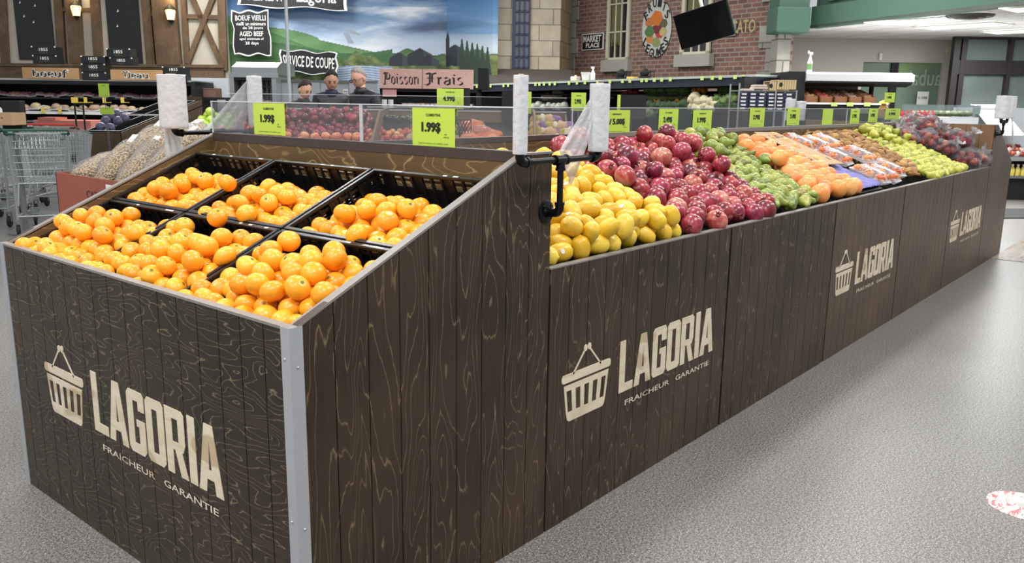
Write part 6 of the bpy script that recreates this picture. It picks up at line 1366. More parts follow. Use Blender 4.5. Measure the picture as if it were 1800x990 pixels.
# slope rises away and to the right: side walls sheared towards the right like the photographed island
SH = .55
def shq(x, y, z): return (x+y*SH, y, z)
mb = MB()
for x0 in (-WC, -.02):
    vs = [shq(x0, 0, 0), shq(x0+.02, 0, 0), shq(x0+.02, LC, 0), shq(x0, LC, 0), shq(x0, 0, zl), shq(x0+.02, 0, zl), shq(x0+.02, LC, zl+slp*LC), shq(x0, LC, zl+slp*LC)]; mb.add(vs, [(0, 3, 2, 1), (4, 5, 6, 7), (0, 1, 5, 4), (1, 2, 6, 5), (2, 3, 7, 6), (3, 0, 4, 7)])
mb.build('side_panel', M_BROWN, t); mb = MB(); vs = [shq(-WC, .02, zl-.08), shq(0, .02, zl-.08), shq(0, LC, zl+slp*LC-.08), shq(-WC, LC, zl+slp*LC-.08)]; mb.add(vs+[(x, y, z-.02) for x, y, z in vs], [(0, 1, 2, 3), (7, 6, 5, 4), (0, 4, 5, 1), (1, 5, 6, 2), (2, 6, 7, 3), (3, 7, 4, 0)]); mb.build('slanted_tray', M_BLACKM, t)
mb = MB(); x_ = -WC; mb.add([shq(-WC, LC, 0), shq(0, LC, 0), shq(0, LC, zl+slp*LC+.05), shq(-WC, LC, zl+slp*LC+.05)], [(0, 1, 2, 3)]); mb.build('back_board', M_BROWN, t)
MC = Matrix.Translation((b[0], b[1], 0)) @ Matrix.Rotation(BGR, 4, 'Z'); mb = MB()
for f0 in (-WC+.03, -WC*.52):
    for yy in (.03, LC*.5):
        w4 = WC*.45; l4 = LC*.46; z4 = zl+slp*yy
        for (xa, ya, xb, yb) in ((0, 0, w4, .015), (0, l4-.015, w4, l4), (0, 0, .015, l4), (w4-.015, 0, w4, l4)):
            q = [shq(f0+xa, yy+ya, 0), shq(f0+xb, yy+ya, 0), shq(f0+xb, yy+yb, 0), shq(f0+xa, yy+yb, 0)]; zz4 = [zl+slp*y for x, y, z in q]
            mb.add([(p[0], p[1], z-.07) for p, z in zip(q, zz4)]+[(p[0], p[1], z+.01) for p, z in zip(q, zz4)], [(0, 3, 2, 1), (4, 5, 6, 7), (0, 1, 5, 4), (1, 2, 6, 5), (2, 3, 7, 6), (3, 0, 4, 7)])
o = mb.build('crate_insert', M_BLACK, t)
CAB = blob('red_cabbage', mat('red_cabbage_leaf', (92, 88, 116), .35, 0, .8, 30), .078, 4, .92, .03, 18)
for k, (px, py) in enumerate(((178, 224), (194, 226), (187, 214), (197, 206), (208, 214), (214, 205), (205, 201), (219, 209), (190, 203))):
    scatter_obj(CAB, 'red_cabbage', P(px, py, 12.5+.015*(226-py)), (k, k*2, 0), 'red cabbage in the black crate in front of the meat case', 'cabbage', 'red cabbages', 1.05)
# second dark slope bin right of the cabbages, behind the fat roll
t = thing('display_bin', 'dark wooden bin slope behind the fat white bag roll', 'display bin', P(214, 236, 11.2)*np.array([1, 1, 0]), BGR); mb = MB(); zl2 = float(P(214, 238, 11.2)[2])
mb.prism([(0, 0), (1.0, 0), (1.0, zl2+.25), (0, zl2)], 'y', .0, .02); mb.box(0.02, .02, 0, 1.0, .8, zl2-.05); mb.build('side_panel', M_BROWN, t)
# ---- things at the left edge
t = thing('laptop_desk', 'tall black monitor back with a white roll, at the left edge', 'screen', (*P(22, 180, 8.6)[:2], 0), BGR); z0 = float(P(20, 212, 8.6)[2]); z1 = float(P(20, 177, 8.6)[2])
mb = MB(); mb.bbox(-.13, 0, z0-.1, .07, .1, z1, .01); mb.build('black_panel', M_BLACKM, t); mb = MB(); mb.tube([(-.03, .05, 0), (-.03, .05, z0-.1)], .03, 10); mb.lathe([(.16, 0), (.16, .02), (.03, .03)], 16); mb.build('pedestal', M_GREY, t)
mb = MB(); mb.tube([(-.3, -.12, (z0+z1)/2-.01), (-.06, -.12, (z0+z1)/2)], .036, 16); mb.build('white_roll', M_WHITE, t, True)
t, w2, h2 = bgt('cardboard_box', 'open brown carton resting on the carts at the left edge', 'box', -24, 198, 20, 220, 8.4); mb = MB(); mb.box(-w2/2, 0, 0, w2/2, .25, h2); mb.build('carton', M_CARD, t); mb = MB(); mb.box(w2*.1, -.002, h2*.55, w2*.16, 0, h2*.62); mb.build('hand_hole', M_BLACKM, t)
t, w2, h2 = bgt('tray_stand', 'low salmon pink bin in front of the meat case', 'bin', 58, 212, 160, 232, 15.2); mb = MB(); mb.box(-w2/2, 0, 0, w2/2, .8, h2); mb.build('bin_body', mat('salmon_bin', (186, 112, 100), .6, 0, .1, 6), t); mb = MB(); mb.box(-w2*.4, -.01, h2, -w2*.1, .4, h2+.05); mb.build('lid', mat('salmon_bin', None), t)
t2 = thing('bin_table', 'pale table carrying the salmon pink bin', 'table', (t.location.x, t.location.y, 0), BGR); mb = MB(); mb.box(-1.2, -.1, t.location.z-.06, .9, .9, t.location.z-.002); mb.build('table_top', mat('aqua_white_top', (190, 214, 212), .5), t2)
for sx, sy in ((-1.1, 0), (.8, 0), (-1.1, .8), (.8, .8)): mb = MB(); mb.box(sx-.03, sy-.03, 0, sx+.03, sy+.03, t.location.z-.06); mb.build('leg', M_WHITE, t2)
# ---- shopping carts
M_WIRE = mat('chromed_wire', (176, 182, 184), .35, .5); M_GRN = mat('green_plastic_trim', (40, 84, 66), .5)
def cart(loc, rz, label, handle=M_GRN, det=1):
    t = thing('shopping_cart', label, 'shopping cart', loc, rz, 'shopping carts')
    # local: x along the length (front at +x), y across
    zt, zb = 1.0, .52; T_ = [(-.42, -.28), (.46, -.2), (.46, .2), (-.42, .28)]; B_ = [(-.30, -.22), (.40, -.15), (.40, .15), (-.30, .22)]
    mb = MB(); r = .0035
    zt4 = [1.02, .92, .92, 1.02]
    top = [Vector((x, y, z)) for (x, y), z in zip(T_, zt4)]; bot = [Vector((x, y, zb)) for x, y in B_]
    for lv in range(8):
        f = lv/7; rg = [b_.lerp(t_, f) for b_, t_ in zip(bot, top)]; mb.tube([tuple(v) for v in rg+[rg[0]]], .0065 if lv in (0, 7) else r, 5)
    for e0 in range(4):
        a, b_, c, d = bot[e0], bot[(e0+1) % 4], top[(e0+1) % 4], top[e0]; n = (20, 10, 20, 12)[e0]
        for k in range(n+1): f = k/n; mb.tube([tuple(a.lerp(b_, f)), tuple(d.lerp(c, f))], r, 4)
    for k in range(9): f = k/8; mb.tube([tuple(bot[0].lerp(bot[3], f)), tuple(bot[1].lerp(bot[2], f))], r, 4)
    for k in range(9): f = k/8; mb.tube([tuple(bot[0].lerp(bot[1], f)), tuple(bot[3].lerp(bot[2], f))], r, 4)
    mb.build('basket', M_WIRE, t)
    mb = MB()   # folded child-seat grid near the handle
    for k in range(13): y_ = -.24+.04*k; mb.tube([(-.40, y_, 1.03), (-.24, y_*.92, .86), (-.18, y_*.9, .98)], r, 4)
    for k in range(5): mb.tube([(-.40+.04*k, -.25, 1.03-.042*k), (-.40+.04*k, .25, 1.03-.042*k)], r, 4)
    mb.build('child_seat', M_WIRE, t)
    mb = MB(); mb.tube([(-.42, -.28, 1.02), (-.50, -.28, 1.06), (-.50, .28, 1.06), (-.42, .28, 1.02)], .013, 10); mb.build('handle', handle, t, True)
    mb = MB()
    for i_ in range(4): mb.tube([tuple(top[i_].lerp(top[(i_+1) % 4], .02)), tuple(top[i_].lerp(top[(i_+1) % 4], .16))], .012, 8); mb.tube([tuple(top[i_].lerp(top[(i_-1) % 4], .02)), tuple(top[i_].lerp(top[(i_-1) % 4], .12))], .012, 8)
    mb.build('corner_trim', M_GRN, t)
    mb = MB()
    for s_ in (-1, 1):
        mb.tube([(-.44, s_*.27, 1.0), (-.40, s_*.25, .5), (-.42, s_*.25, .16)], .013, 8); mb.tube([(-.42, s_*.25, .20), (.0, s_*.20, .20), (.42, s_*.16, .16)], .012, 8); mb.tube([(-.30, s_*.22, .52), (-.36, s_*.24, .30)], .012, 8); mb.tube([(.40, s_*.15, .52), (-.1, s_*.2, .24)], .011, 8)
    mb.tube([(-.42, -.25, .20), (-.42, .25, .20)], .01, 8)
    for k in range(8): x_ = -.36+.1*k; mb.tube([(x_, -.2, .2), (x_, .2, .2)], .004, 4)
    mb.build('frame', mat('grey_cart_frame', (150, 154, 156), .4, .4), t, True)
    for sx, sy in ((-.42, -.25), (-.42, .25), (.42, -.16), (.42, .16)):
        mb = MB(); mb.T = Matrix.Translation((sx, sy, .06)) @ Matrix.Rotation(R(90), 4, 'X'); mb.lathe([(.012, -.016), (.055, -.014), (.06, -.008), (.06, .008), (.055, .014), (.012, .016)], 18); wh = mb.build('wheel', M_BLACKM, t, True)
        mb = MB(); mb.box(sx-.02, sy-.024, .06, sx+.02, sy-.018, .15); mb.box(sx-.02, sy+.018, .06, sx+.02, sy+.024, .15); mb.box(sx-.02, sy-.024, .145, sx+.02, sy+.024, .17); mb.build('caster_fork', M_GREY, t)
    return t
h_ = P(88, 400, 8.9); cart((h_[0], h_[1], 0), BGR+R(115), 'empty wire shopping cart with green trim, nearest at the left')
for k, (px, d, rz, lb, hm) in enumerate(((118, 10.6, 100, 'wire shopping cart with a red handle tip behind the nearest cart', mat('red_handle', (190, 60, 54), .5)), (25, 10.4, 95, 'wire shopping cart under the brown carton at the left edge', M_GRN), (-8, 9.4, 100, 'wire shopping cart cut by the left edge', M_GRN), (65, 11.6, 92, 'wire shopping cart farthest back in the group', M_GREY))):
    q = P(px, 300, d); cart((q[0], q[1], 0), BGR+R(rz), lb, hm)
# ================================================================== VEGETABLE CASE along the brick wall
V0 = P(824, 150, 18.3); V1 = P(1330, 132, 13.0); LV = float(np.linalg.norm((V1-V0)[:2])); VZ = math.atan2(V1[1]-V0[1], V1[0]-V0[0]); t = thing('refrigerated_case', 'long dark vegetable case with a lime-tagged rail below the brick wall', 'refrigerated case', (V0[0], V0[1], 0), VZ)
zA = float(V0[2]); zE = float(V1[2]); zTv = 1.90
nV = np.array([math.sin(VZ), -math.cos(VZ), 0]); VM = Matrix.Translation((V0[0], V0[1], 0)) @ Matrix.Rotation(VZ, 4, 'Z'); VI = VM.inverted()
def onv(px, py, off=0.0): q = VI @ Vector(hitp(px, py, V0+nV*off, nV)); return q.x, q.z
mb = MB(); za_, ze_ = onv(826, 150)[1], onv(1328, 133)[1]
mb.add([(0, 0, za_-.14), (LV, 0, ze_-.14), (LV, 1.1, ze_-.14), (0, 1.1, za_-.14), (0, 0, za_), (LV, 0, ze_), (LV, 1.1, ze_), (0, 1.1, za_)], [(0, 3, 2, 1), (4, 5, 6, 7), (0, 1, 5, 4), (1, 2, 6, 5), (2, 3, 7, 6), (3, 0, 4, 7)]); mb.build('canopy', mat('navy_canopy', (34, 38, 52), .5), t)
mb = MB(); mb.add([(0, -.02, za_-.015), (LV, -.02, ze_-.015), (LV, 1.1, ze_-.015), (0, 1.1, za_-.015), (0, -.02, za_+.02), (LV, -.02, ze_+.02), (LV, 1.1, ze_+.02), (0, 1.1, za_+.02)], [(0, 3, 2, 1), (4, 5, 6, 7), (0, 1, 5, 4), (1, 2, 6, 5), (2, 3, 7, 6), (3, 0, 4, 7)]); mb.build('top_rail', mat('pale_rail', (176, 186, 180), .5), t)
mb = MB(); mb.box(0, 1.0, 0, LV, 1.1, min(za_, ze_)-.1); mb.box(0, -.3, 0, .06, 1.1, za_-.02); mb.box(LV-.06, -.3, 0, LV, 1.1, ze_-.02); mb.build('back_panel', M_BLACKM, t)
for z_, y0 in ((1.55, .35), (1.22, .15)): mb = MB(); mb.box(.06, y0, z_-.03, LV-.06, 1.0, z_); mb.build('shelf', M_BLACKM, t)
mb = MB(); mb.box(0, -.35, 0, LV, 1.0, .85); mb.build('base', M_GREY, t)
tagm = MB(); tagm.box(-.03, 0, -.03, .03, .004, .03); TAG = tagm.mesh('price_tag', mat('lime_tag', (206, 226, 130), .6))
for px in [830, 838, 846, 854, 862, 885, 893, 908, 917, 925, 941, 948, 956, 966, 975, 1000, 1014, 1028, 1050, 1072, 1094, 1107, 1128, 1136, 1150, 1163, 1178, 1234, 1252, 1266, 1292, 1306]:
    x_, z_ = onv(px, 152.5-(px-824)*.0365, .03); q = VM @ Vector((x_, -.03, z_)); scatter_obj(TAG, 'price_tag', q, (0, 0, VZ), 'small lime price tag on the rail of the vegetable case', 'price tag', 'lime tags on the vegetable case rail')
VEG = {'cauliflower': (blob('cauliflower', mat('cauliflower_curd', (214, 204, 168), .8, 0, .2, 30, .6, 60), .085, 1, .85, .12, 16, 9), 'cream cauliflower'),
 'lettuce': (blob('lettuce', mat('lettuce_leaf', (104, 128, 70), .6, 0, .5, 16), .1, 2, .8, .25, 16, 8), 'green leafy head'), 'broccoli': (blob('broccoli', mat('dark_broccoli', (50, 70, 44), .8, 0, .4, 30), .09, 3, .9, .2, 16, 10), 'dark green head'),
 'white_cabbage': (blob('white_cabbage', mat('wrapped_cabbage', (186, 188, 176), .35, 0, .3, 14), .085, 4, .9, .12, 16, 7), 'pale wrapped head'), 'tomato': (blob('tomato', mat('tomato_skin', (188, 58, 44), .3), .045, 5, .9, .03), 'red tomato'),
 'orange_pepper': (blob('orange_pepper', mat('orange_pepper', (222, 136, 40), .3), .055, 6, 1.1, .12, 12, 4), 'orange pepper'), 'eggplant': (blob('eggplant', mat('eggplant_skin', (66, 40, 60), .25), .07, 7, .7, .05), 'dark purple vegetable'), 'radish_bunch': (blob('radish_bunch', mat('radish_red', (160, 60, 72), .4, 0, .3, 20), .06, 8, .8, .2), 'pinkish red bunch')}
def veg(kind, px, py, dz, where, d=None):
    x_, z_ = onv(px, py, .0 if d is None else d); me, ds = VEG[kind]; q = VM @ Vector((x_, 0, z_)); dv = q-Vector(CAM); 
    y_ = dz; q2 = VM @ Vector((x_, y_, z_)); # slide back along the sight line
    q2 = Vector(CAM)+dv*(1+y_/(-(dv.dot(Vector(nV))))) if abs(dv.dot(Vector(nV))) > .1 else q2
    scatter_obj(me, kind, q2, (random.uniform(-.4, .4), random.uniform(-.4, .4), random.random()*6), ds+' '+where, kind.replace('_', ' '), kind.replace('_', ' ')+'s '+where, random.uniform(.85, 1.1)*1.0)
for px, py in ((1217, 175), (1228, 178), (1239, 176), (1250, 178), (1213, 186), (1224, 188), (1236, 187), (1247, 188), (1258, 183), (1222, 170), (1241, 184), (1255, 190), (1231, 191)): veg('cauliflower', px, py, .12, 'in the heap at the right of the vegetable case')
for px in range(1262, 1296, 8): veg('lettuce', px, 176+3*math.sin(px), .15, 'right of the cauliflowers'); veg('broccoli', px+3, 188, .1, 'right of the cauliflowers')
for px in range(1142, 1210, 9): veg('broccoli', px, 186+2*math.sin(px), .1, 'below the dark board side'); veg('lettuce', px+4, 170, .5, 'on the middle shelf')
for px in (1102, 1110, 1095, 1118): veg('radish_bunch', px, 163+2*math.sin(px), .5, 'on the upper shelf')
for px in (1140, 1152, 1166, 1180, 1192, 1204, 1280, 1292, 1270): veg('lettuce', px, 158, .5, 'on the upper shelf')
for px in (1222, 1230, 1238): veg('orange_pepper', px, 159+2*math.sin(px), .5, 'on the upper shelf')
for px in (1150, 1158, 1184, 1190, 1172): veg('orange_pepper' if px % 4 else 'tomato', px, 181, .3, 'on the middle shelf')
for px in (938, 947, 956, 965, 974, 983, 992): veg('white_cabbage', px, 187+2*math.sin(px), .15, 'behind the slim bag roll')
for px in (962, 970, 978, 985, 957): veg('cauliflower', px, 168+3*math.sin(px), .5, 'on the upper shelf behind the rolls')
for px in (996, 1003, 1060, 1068, 1076): veg('eggplant', px, 172, .5, 'beside the black board')
for px in (1140, 1146): veg('lettuce', px, 197, .1, 'low in the case')
for px in range(848, 884, 8): veg('broccoli', px, 165, .5, 'at the far left end of the case')
# bits standing on the case top
def topthing(name, lb, cat, px0, py0, px1, py1, build):
    x0, z0 = onv(px0, py1, -.3); x1, _ = onv(px1, py1, -.3); _, z1 = onv((px0+px1)/2, py0, -.3); q = VM @ Vector(((x0+x1)/2, .3, max(z0, za_+.02))); t = thing(name, lb, cat, q, VZ); build(t, abs(x1-x0), z1-max(z0, za_+.02)); return t
def bucket(t, w, h): mb = MB(); mb.lathe([(w*.4, 0), (w*.5, h), (w*.53, h), (w*.53, h*.9), (w*.45, h*.9)], 16); mb.build('bucket_body', M_WHITE, t, True); mb = MB(); mb.lathe([(w*.54, h), (w*.54, h*1.06), (.01, h*1.07)], 16); mb.build('lid', M_WHITE, t, True)
topthing('bucket', 'white lidded bucket on top of the vegetable case', 'bucket', 1024, 128, 1038, 142, bucket)
def bottle(t, w, h): mb = MB(); mb.lathe([(w*.45, 0), (w*.5, h*.1), (w*.5, h*.5), (w*.2, h*.75), (w*.2, h*.9)], 14); mb.build('bottle_body', M_WHITE, t, True); mb = MB(); mb.box(-w*.5, -.015, h*.86, w*.25, .015, h); mb.build('spray_head', M_WHITE, t)
topthing('spray_bottle', 'white bottle right of the bucket on the vegetable case', 'bottle', 1039, 117, 1045, 142, bottle)
def jug(t, w, h): mb = MB(); mb.bbox(-w/2, -.06, 0, w/2, .06, h*.8, .02); mb.lathe([(.02, h*.8), (.02, h)], 10); mb.build('jug_body', mat('cream_plastic', (220, 208, 188), .5), t)
topthing('jug', 'cream jug left of the white bucket on the vegetable case', 'jug', 1006, 132, 1017, 143, jug)
def motor(t, w, h): mb = MB(); mb.sphere((0, 0, h*.55), (w*.3, .08, h*.45), 12, lambda d: 1+.2*math.sin(8*d.x)); mb.tube([(w*.2, 0, h*.1), (w*.55, 0, h*.8), (w*.55, 0, 0)], .012, 6); mb.tube([(w*.2, 0, h*.5), (w*.9, 0, h*.7), (w*.9, 0, 0)], .012, 6); mb.box(-w*.3, -.06, 0, w*.3, .06, h*.2); mb.build('housing', M_BLACKM, t, True)
topthing('fan_motor', 'black motor with bent bracket on the vegetable case, left one', 'motor', 1083, 122, 1100, 139, motor); topthing('fan_motor', 'black motor with bent bracket on the vegetable case, right one', 'motor', 1124, 121, 1142, 137, motor)
def ybox(t, w, h): mb = MB(); mb.bbox(-w/2, -.06, 0, w/2, .06, h, .006); mb.build('box_body', mat('yellow_tag', None), t)
topthing('yellow_box', 'small yellow box between the two black motors', 'box', 1105, 135, 1117, 141, ybox)
# ---- wire rack of blueberries with wooden trays on top
DBL = 9.6
t, w2, h2 = bgt('wire_rack', 'chrome wire rack stacked with dark blueberry packs', 'wire rack', 1297, 147, 1399, 245, DBL, base=0); zq = lambda py: float(P(1350, py, DBL)[2]); mb = MB()
for s_ in (-w2/2, w2*.13, w2/2-.01):
    for y_ in (0, .4): mb.tube([(s_, y_, 0), (s_, y_, zq(147) if s_ < 0 else zq(158))], .010, 8)
mb.build('post', mat('chrome', (190, 192, 196), .25, .8), t, True); shz = zq(160)
for z_ in (shz, zq(192)-.02, .5): 
    mb = MB()
    for k in range(5): mb.tube([(-w2/2, .1*k, z_), (w2/2, .1*k, z_)], .005, 5)
    for k in range(14): mb.tube([(-w2/2+w2*k/13, 0, z_), (-w2/2+w2*k/13, .4, z_)], .003, 4)
    mb.build('shelf', mat('chrome', None), t)
MBL = BGM(bgm(1348, DBL)[:2]); bb = MB(); bb.bbox(-.05, -.05, 0, .05, .05, .036, .006); bb.cur = 1; bb.box(-.034, -.0515, .008, .022, -.0505, .026); BLU = bb.mesh('blueberry_pack', [mat('blueberry_dark', (40, 44, 76), .4, 0, .4, 60), M_WHITE])
for row in range(5):
    for k in range(6):
        x_ = -w2/2+.07+k*(w2-.14)/5.0
        scatter_obj(BLU, 'blueberry_pack', MBL @ Vector((x_, .06, zq(192)-.012+row*.039)), (0, 0, BGR+random.uniform(-.1, .1)), 'clear pack of blueberries stacked on the wire rack', 'blueberry pack', 'blueberry packs on the wire rack', 1)
for k, (a, b_) in enumerate((((1305, 157, 1327, 161)), ((1323, 151, 1350, 157)), ((1325, 146, 1349, 151))) if False else ()): pass
for k, (p0, lb) in enumerate((((1306, 156, 1326, 160.5), 'flat pale pack at the left on the wire rack'), ((1324, 153, 1350, 157), 'flat pack, middle of the pile on the wire rack'), ((1326, 149, 1349, 153), 'flat pack, top of the pile on the wire rack'))):
    tt, wq, hq = bgt('flat_pack', lb, 'package', *p0, DBL); mb = MB(); mb.bbox(-wq/2, 0, 0, wq/2, .15, hq, .008); mb.build('pack_body', mat('pale_pack', (206, 190, 176), .5, 0, .2, 20), tt)
for k, (p0, lb) in enumerate((((1353, 141, 1365, 161), 'slim wooden crate at the left of the two crates on the rack'), ((1366, 139, 1400, 159), 'slatted wooden crate with a black stamp on the rack'))):
    tt, wq, hq = bgt('wooden_crate', lb, 'crate', *p0, DBL-.02); mb = MB(); n = 3 if k == 0 else 8
    for j in range(n): mb.box(-wq/2+wq*j/n+.002, 0, .01, -wq/2+wq*(j+1)/n-.002, .01, hq*.9)
    mb.box(-wq/2, 0, hq*.88, wq/2, .25, hq*.93); mb.box(-wq/2, .24, 0, wq/2, .25, hq*.9); mb.build('slats', mat('pale_crate_wood', (206, 184, 140), .7, 0, .1, 20), tt)
    mb = MB(); mb.prism([(-wq*.3+.02*math.cos(a_*.785), hq*.5+.025*math.sin(a_*.785)) for a_ in range(8)], 'y', -.003, 0); mb.build('stamp', M_INK, tt)
for k, px in enumerate((1387, 1406)): bag_roll(tuple(P(px, 212, 7.7)*np.array([1, 1, 1])), .042, .19 if k == 0 else .17, 'distant white bag roll behind the far screen, %s' % ('left one' if k == 0 else 'right one'), None, 'distant bag rolls')
for k, px in enumerate((1387, 1406)):
    q = P(px, 212, 7.7); tt = thing('roll_stand', 'black stand under the distant bag roll, %s' % ('left' if k == 0 else 'right'), 'stand', (q[0], q[1], 0)); mb = MB(); mb.tube([(0, 0, 0), (0, 0, q[2])], .012, 8); mb.lathe([(.12, 0), (.12, .01), (.02, .02)], 12); mb.build('pole', M_BLACKM, tt)
# ---- produce rack with a long white canopy and wicker baskets
DP = 12.8
t, w2, h2 = bgt('produce_rack', 'dark produce rack with a long white lamp canopy and wicker baskets', 'produce rack', 1418, 125, 1608, 150, DP, base=0); zq = lambda py, px=1510: float(P(px, py, DP)[2]); x0 = -w2/2
mb = MB(); pr = [(0, zq(143)), (0, zq(131)), (.12, zq(127)), (.9, zq(126)), (.9, zq(140)), (.2, zq(149))]
mb.prism(pr, 'x', x0, w2/2); mb.build('canopy', mat('canopy_white', (206, 208, 212), .4), t)
mb = MB(); mb.prism([(.02, zq(144)), (.2, zq(150)), (.9, zq(141)), (.9, zq(143)), (.2, zq(152)), (.0, zq(146))], 'x', x0+.02, w2/2-.02); mb.build('black_underside', M_BLACKM, t)
mb = MB(); mb.box(x0-.25, .05, 0, x0, 1.0, zq(127)); mb.box(w2/2*.38, .3, zq(185), w2/2*.42, .4, zq(146)); mb.build('end_panel', M_BLACKM, t)
mb = MB(); mb.box(x0, .95, 0, w2*.22, 1.0, zq(146)); mb.build('back_panel', mat('dark_wood_back', (70, 52, 46), .7), t)
mb = MB(); mb.box(x0, -.05, zq(190), w2*.27, .9, zq(184)); mb.build('shelf', M_BLACKM, t); mb = MB(); mb.box(x0, -.07, zq(184.5), w2*.27, -.05, zq(181)); mb.build('price_rail', M_WHITE, t)
mb = MB(); mb.box(x0, .1, 0, w2*.25, .9, zq(200)); mb.build('base', M_BLACKM, t)
MPR = BGM(bgm(1513, DP)[:2]); bw = w2*.68/5; M_WICK = mat('wicker', (140, 92, 58), .7, 0, .3, 40, .6, 90)
fill = [('potato', mat('potato_skin', (170, 130, 90), .7, 0, .2, 12)), ('yam', mat('yam_skin', (176, 84, 66), .6, 0, .2, 12)), ('shallot', mat('shallot_skin', (108, 78, 70), .5, 0, .3, 20)), ('mushroom', mat('mushroom_cap', (150, 128, 112), .7, 0, .3, 20)), ('ginger', mat('ginger_skin', (150, 112, 76), .7, 0, .3, 20))]
for k in range(5):
    bx = x0-.05+bw*k+.02; tt = thing('wicker_basket', 'slanted wicker basket of %ss on the canopy rack' % fill[k][0], 'basket', MPR @ Vector((bx, .0, zq(184)+.005)), BGR, 'wicker baskets'); mb = MB(); hh_ = zq(171)-zq(184)
    mb.box(0, 0, 0, bw-.03, .02, hh_); zb_ = zq(157)-zq(184)
    for s_ in (0, bw-.05): mb.prism([(0, 0), (.6, 0), (.6, zb_), (0, hh_)], 'x', s_, s_+.015)
    mb.box(0, .6, 0, bw-.035, .62, zb_); mb.prism([(0.02, 0), (.6, zb_*.45), (.6, zb_*.4), (.02, -.0)], 'x', .01, bw-.05)
    tt2 = mb.build('wicker_wall', M_WICK, tt)
    me = blob(fill[k][0], fill[k][1], .05, k, .75, .15, 10)
    for j in range(9):
        x_ = bx+.06+(j % 3)*(bw-.15)/2; v = .12+.17*(j//3); scatter_obj(me, fill[k][0], MPR @ Vector((x_+random.uniform(-.02, .02), v, zq(184)+.07+v*zb_*.9)), (random.random()*3, random.random()*3, 0), fill[k][0]+' heaped in its wicker basket on the canopy rack', fill[k][0], fill[k][0]+'s in the wicker basket')
for k, px in enumerate((1466, 1494, 1524)):
    tt, wq, hq = bgt('price_tag', 'lime tag on the white rail under the baskets, %s' % ('left', 'middle', 'right')[k], 'price tag', px-5, 180, px+6, 187, DP-.1); mb = MB(); mb.box(-wq/2, 0, 0, wq/2, .004, hq); mb.build('card', mat('lime_tag', None), tt)
tt, wq, hq = bgt('spray_bottle', 'white spray bottle standing on the long white canopy', 'bottle', 1419, 89, 1429, 126.5, DP+.2); mb = MB(); mb.lathe([(wq*.42, 0), (wq*.46, .01), (wq*.46, hq*.45), (wq*.2, hq*.68), (wq*.16, hq*.8)], 14); mb.build('bottle_body', M_WHITE, tt, True)
mb = MB(); mb.box(-wq*.25, -.02, hq*.8, wq*.35, .02, hq*.93); mb.box(-wq*.5, -.01, hq*.86, -wq*.25, .01, hq); mb.build('spray_head', M_WHITE, tt); mb = MB(); mb.lathe([(wq*.47, hq*.1), (wq*.47, hq*.38)], 14); mb.build('green_label', mat('green_label', (120, 160, 100), .5), tt, True)
tt, wq, hq = bgt('bottle_display', 'jar with a yellow lid in front of the far window', 'jar', 1543, 176, 1563, 205, 10.5); mb = MB(); mb.lathe([(wq*.35, 0), (wq*.4, hq*.1), (wq*.4, hq*.55), (wq*.2, hq*.7), (wq*.2, hq*.78)], 16); mb.build('jar_body', mat('honey_body', (178, 140, 80), .3), tt, True); mb = MB(); mb.lathe([(wq*.5, hq*.78), (wq*.35, hq*.92), (wq*.1, hq), (.01, hq)], 16); mb.build('yellow_lid', mat('yellow_lid', (230, 200, 70), .5), tt, True)
t2 = thing('pedestal', 'thin stand below the yellow-lidded jar', 'stand', (tt.location.x, tt.location.y, 0), BGR); mb = MB(); mb.box(-.1, -.1, tt.location.z-.02, .1, .1, tt.location.z-.001); mb.tube([(0, 0, 0), (0, 0, tt.location.z-.02)], .02, 8); mb.build('post', M_GREY, t2)
l = bpy.data.lights.new('added_ceiling_uplight', 'AREA'); l.shape = 'RECTANGLE'; l.size = 4; l.size_y = 2; l.energy = 26; o = bpy.data.objects.new('added_ceiling_uplight', l); COL.objects.link(o); o.location = P(1600, 128, 14.5); o.rotation_euler = (R(180), 0, BGR)  # added upward fill to brighten the low ceiling; the rack has no such lamp
# ---- salad case on the right
DR = 13.2
t, w2, h2 = bgt('salad_case', 'white refrigerated case with slanted mirrors at the right edge', 'refrigerated case', 1640, 182, 1880, 200, DR, base=0); zq = lambda py: float(P(1780, py, DR)[2]); MR = BGM(bgm(1760, DR)[:2]); xr = lambda px: float((MR.inverted() @ Vector(P(px, 200, DR))).x)
M_CASE = mat('case_white', (190, 194, 198), .4)
mb = MB(); mb.box(xr(1744), .6, 0, w2/2, 1.2, zq(190)); mb.build('back_panel', M_CASE, t)
for k in range(3): mb = MB(); x_ = xr(1748+k*17); mb.prism([(-.1, zq(238)-.01), (-.1, zq(238)), (.75, zq(184)), (.75, zq(184)-.02)], 'x', x_, x_+.16); mb.build('slanted_mirror', mat('tilted_panel', (168, 172, 174), .25, .3), t)
mb = MB(); mb.box(xr(1748), -.15, zq(282), w2/2, .9, zq(275)); mb.build('shelf', M_STEEL, t); mb = MB(); mb.box(xr(1754), -.1, zq(313), w2/2, .8, zq(309)); mb.build('lower_shelf', M_GREY, t); mb = MB(); mb.box(xr(1756), .1, zq(309), w2/2, .12, zq(282)); mb.build('dark_recess', M_BLACKM, t)
mb = MB(); mb.box(xr(1752), -.05, 0, w2/2, .9, zq(313)); mb.build('base', M_BLACKM, t)
mb = MB(); mb.box(xr(1640), .4, 0, xr(1745), 1.1, zq(208)); mb.build('left_cabinet', M_CASE, t); mb = MB(); mb.box(xr(1640), .38, zq(200)-.02, xr(1745), 1.1, zq(186)); mb.build('glass_front', M_GLASS, t)
sm = [blob('salad_pack', mat('salad_%d' % k, cc, .35, 0, .5, 25), .06, k, .6, .2, 12) for k, cc in enumerate(((176, 86, 70), (214, 196, 184), (140, 60, 56), (110, 120, 70)))]
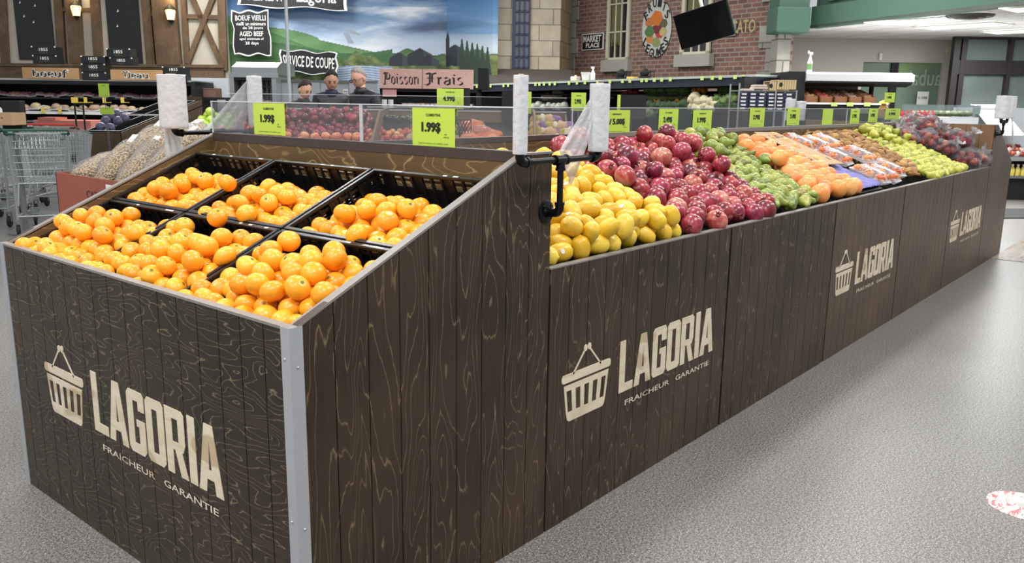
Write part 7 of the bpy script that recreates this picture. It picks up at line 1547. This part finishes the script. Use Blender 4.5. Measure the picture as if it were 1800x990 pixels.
for k in range(22): px = 1761+(k % 7)*8; scatter_obj(sm[k % 3], 'salad_pack', MR @ Vector((xr(px), -.05+.12*(k//7), zq(274)+.035+.05*(k//7))), (.3, 0, k), ('reddish', 'whitish', 'dark red')[k % 3]+' salad pack on the right-hand case', 'salad pack', ('reddish', 'whitish', 'dark red')[k % 3]+' salad packs')
for k in range(12): px = 1646+(k % 8)*12; scatter_obj(sm[3], 'green_salad', MR @ Vector((xr(px), .5+.2*(k//8), zq(204)+.02)), (0, 0, k), 'green salad pack in the glass-fronted left part of the salad case', 'salad pack', 'green salads in the far case', 1.3)
bo = MB(); bo.lathe([(.03, 0), (.034, .01), (.034, .09), (.014, .125), (.014, .135)], 12); bo.cur = 1; bo.lathe([(.017, .135), (.017, .155), (.001, .156)], 10); BOT = bo.mesh('juice_bottle', [mat('pale_yellow_juice', (214, 200, 96), .3), M_WHITE], True)
for k in range(9): scatter_obj(BOT, 'juice_bottle', MR @ Vector((xr(1762)+k*.085, -.02, zq(309)+.001)), (0, 0, 0), 'pale yellow juice bottle with a white cap, in the row at the right', 'bottle', 'juice bottles', 1.15)
rb = MB(); rb.lathe([(.025, 0), (.028, .01), (.028, .07), (.012, .1)], 10); rb.cur = 1; rb.lathe([(.014, .1), (.014, .115), (.001, .116)], 8); RBT = rb.mesh('red_bottle', [mat('pink_juice', (196, 70, 84), .3), mat('red_cap', (190, 36, 44), .4)], True)
q = P(1620, 206, 10.8); t = thing('bottle_table', 'low white table with small pink bottles beyond the bagged apples', 'table', (q[0], q[1], 0), BGR); mb = MB(); mb.box(-.35, -.02, q[2]-.03, .35, .3, q[2]); mb.build('table_top', M_WHITE, t); mb = MB()
for s_ in (-.3, .3): mb.box(s_-.02, .1, 0, s_+.02, .14, q[2]-.03)
mb.build('leg', M_WHITE, t)
for k in range(9): scatter_obj(RBT, 'pink_bottle', BGM(q[:2]) @ Vector((-.29+k*.055, .03, q[2]+.001)), (0, 0, 0), 'small pink bottle with red cap in the row beyond the bagged apples', 'bottle', 'small pink bottles', .75)
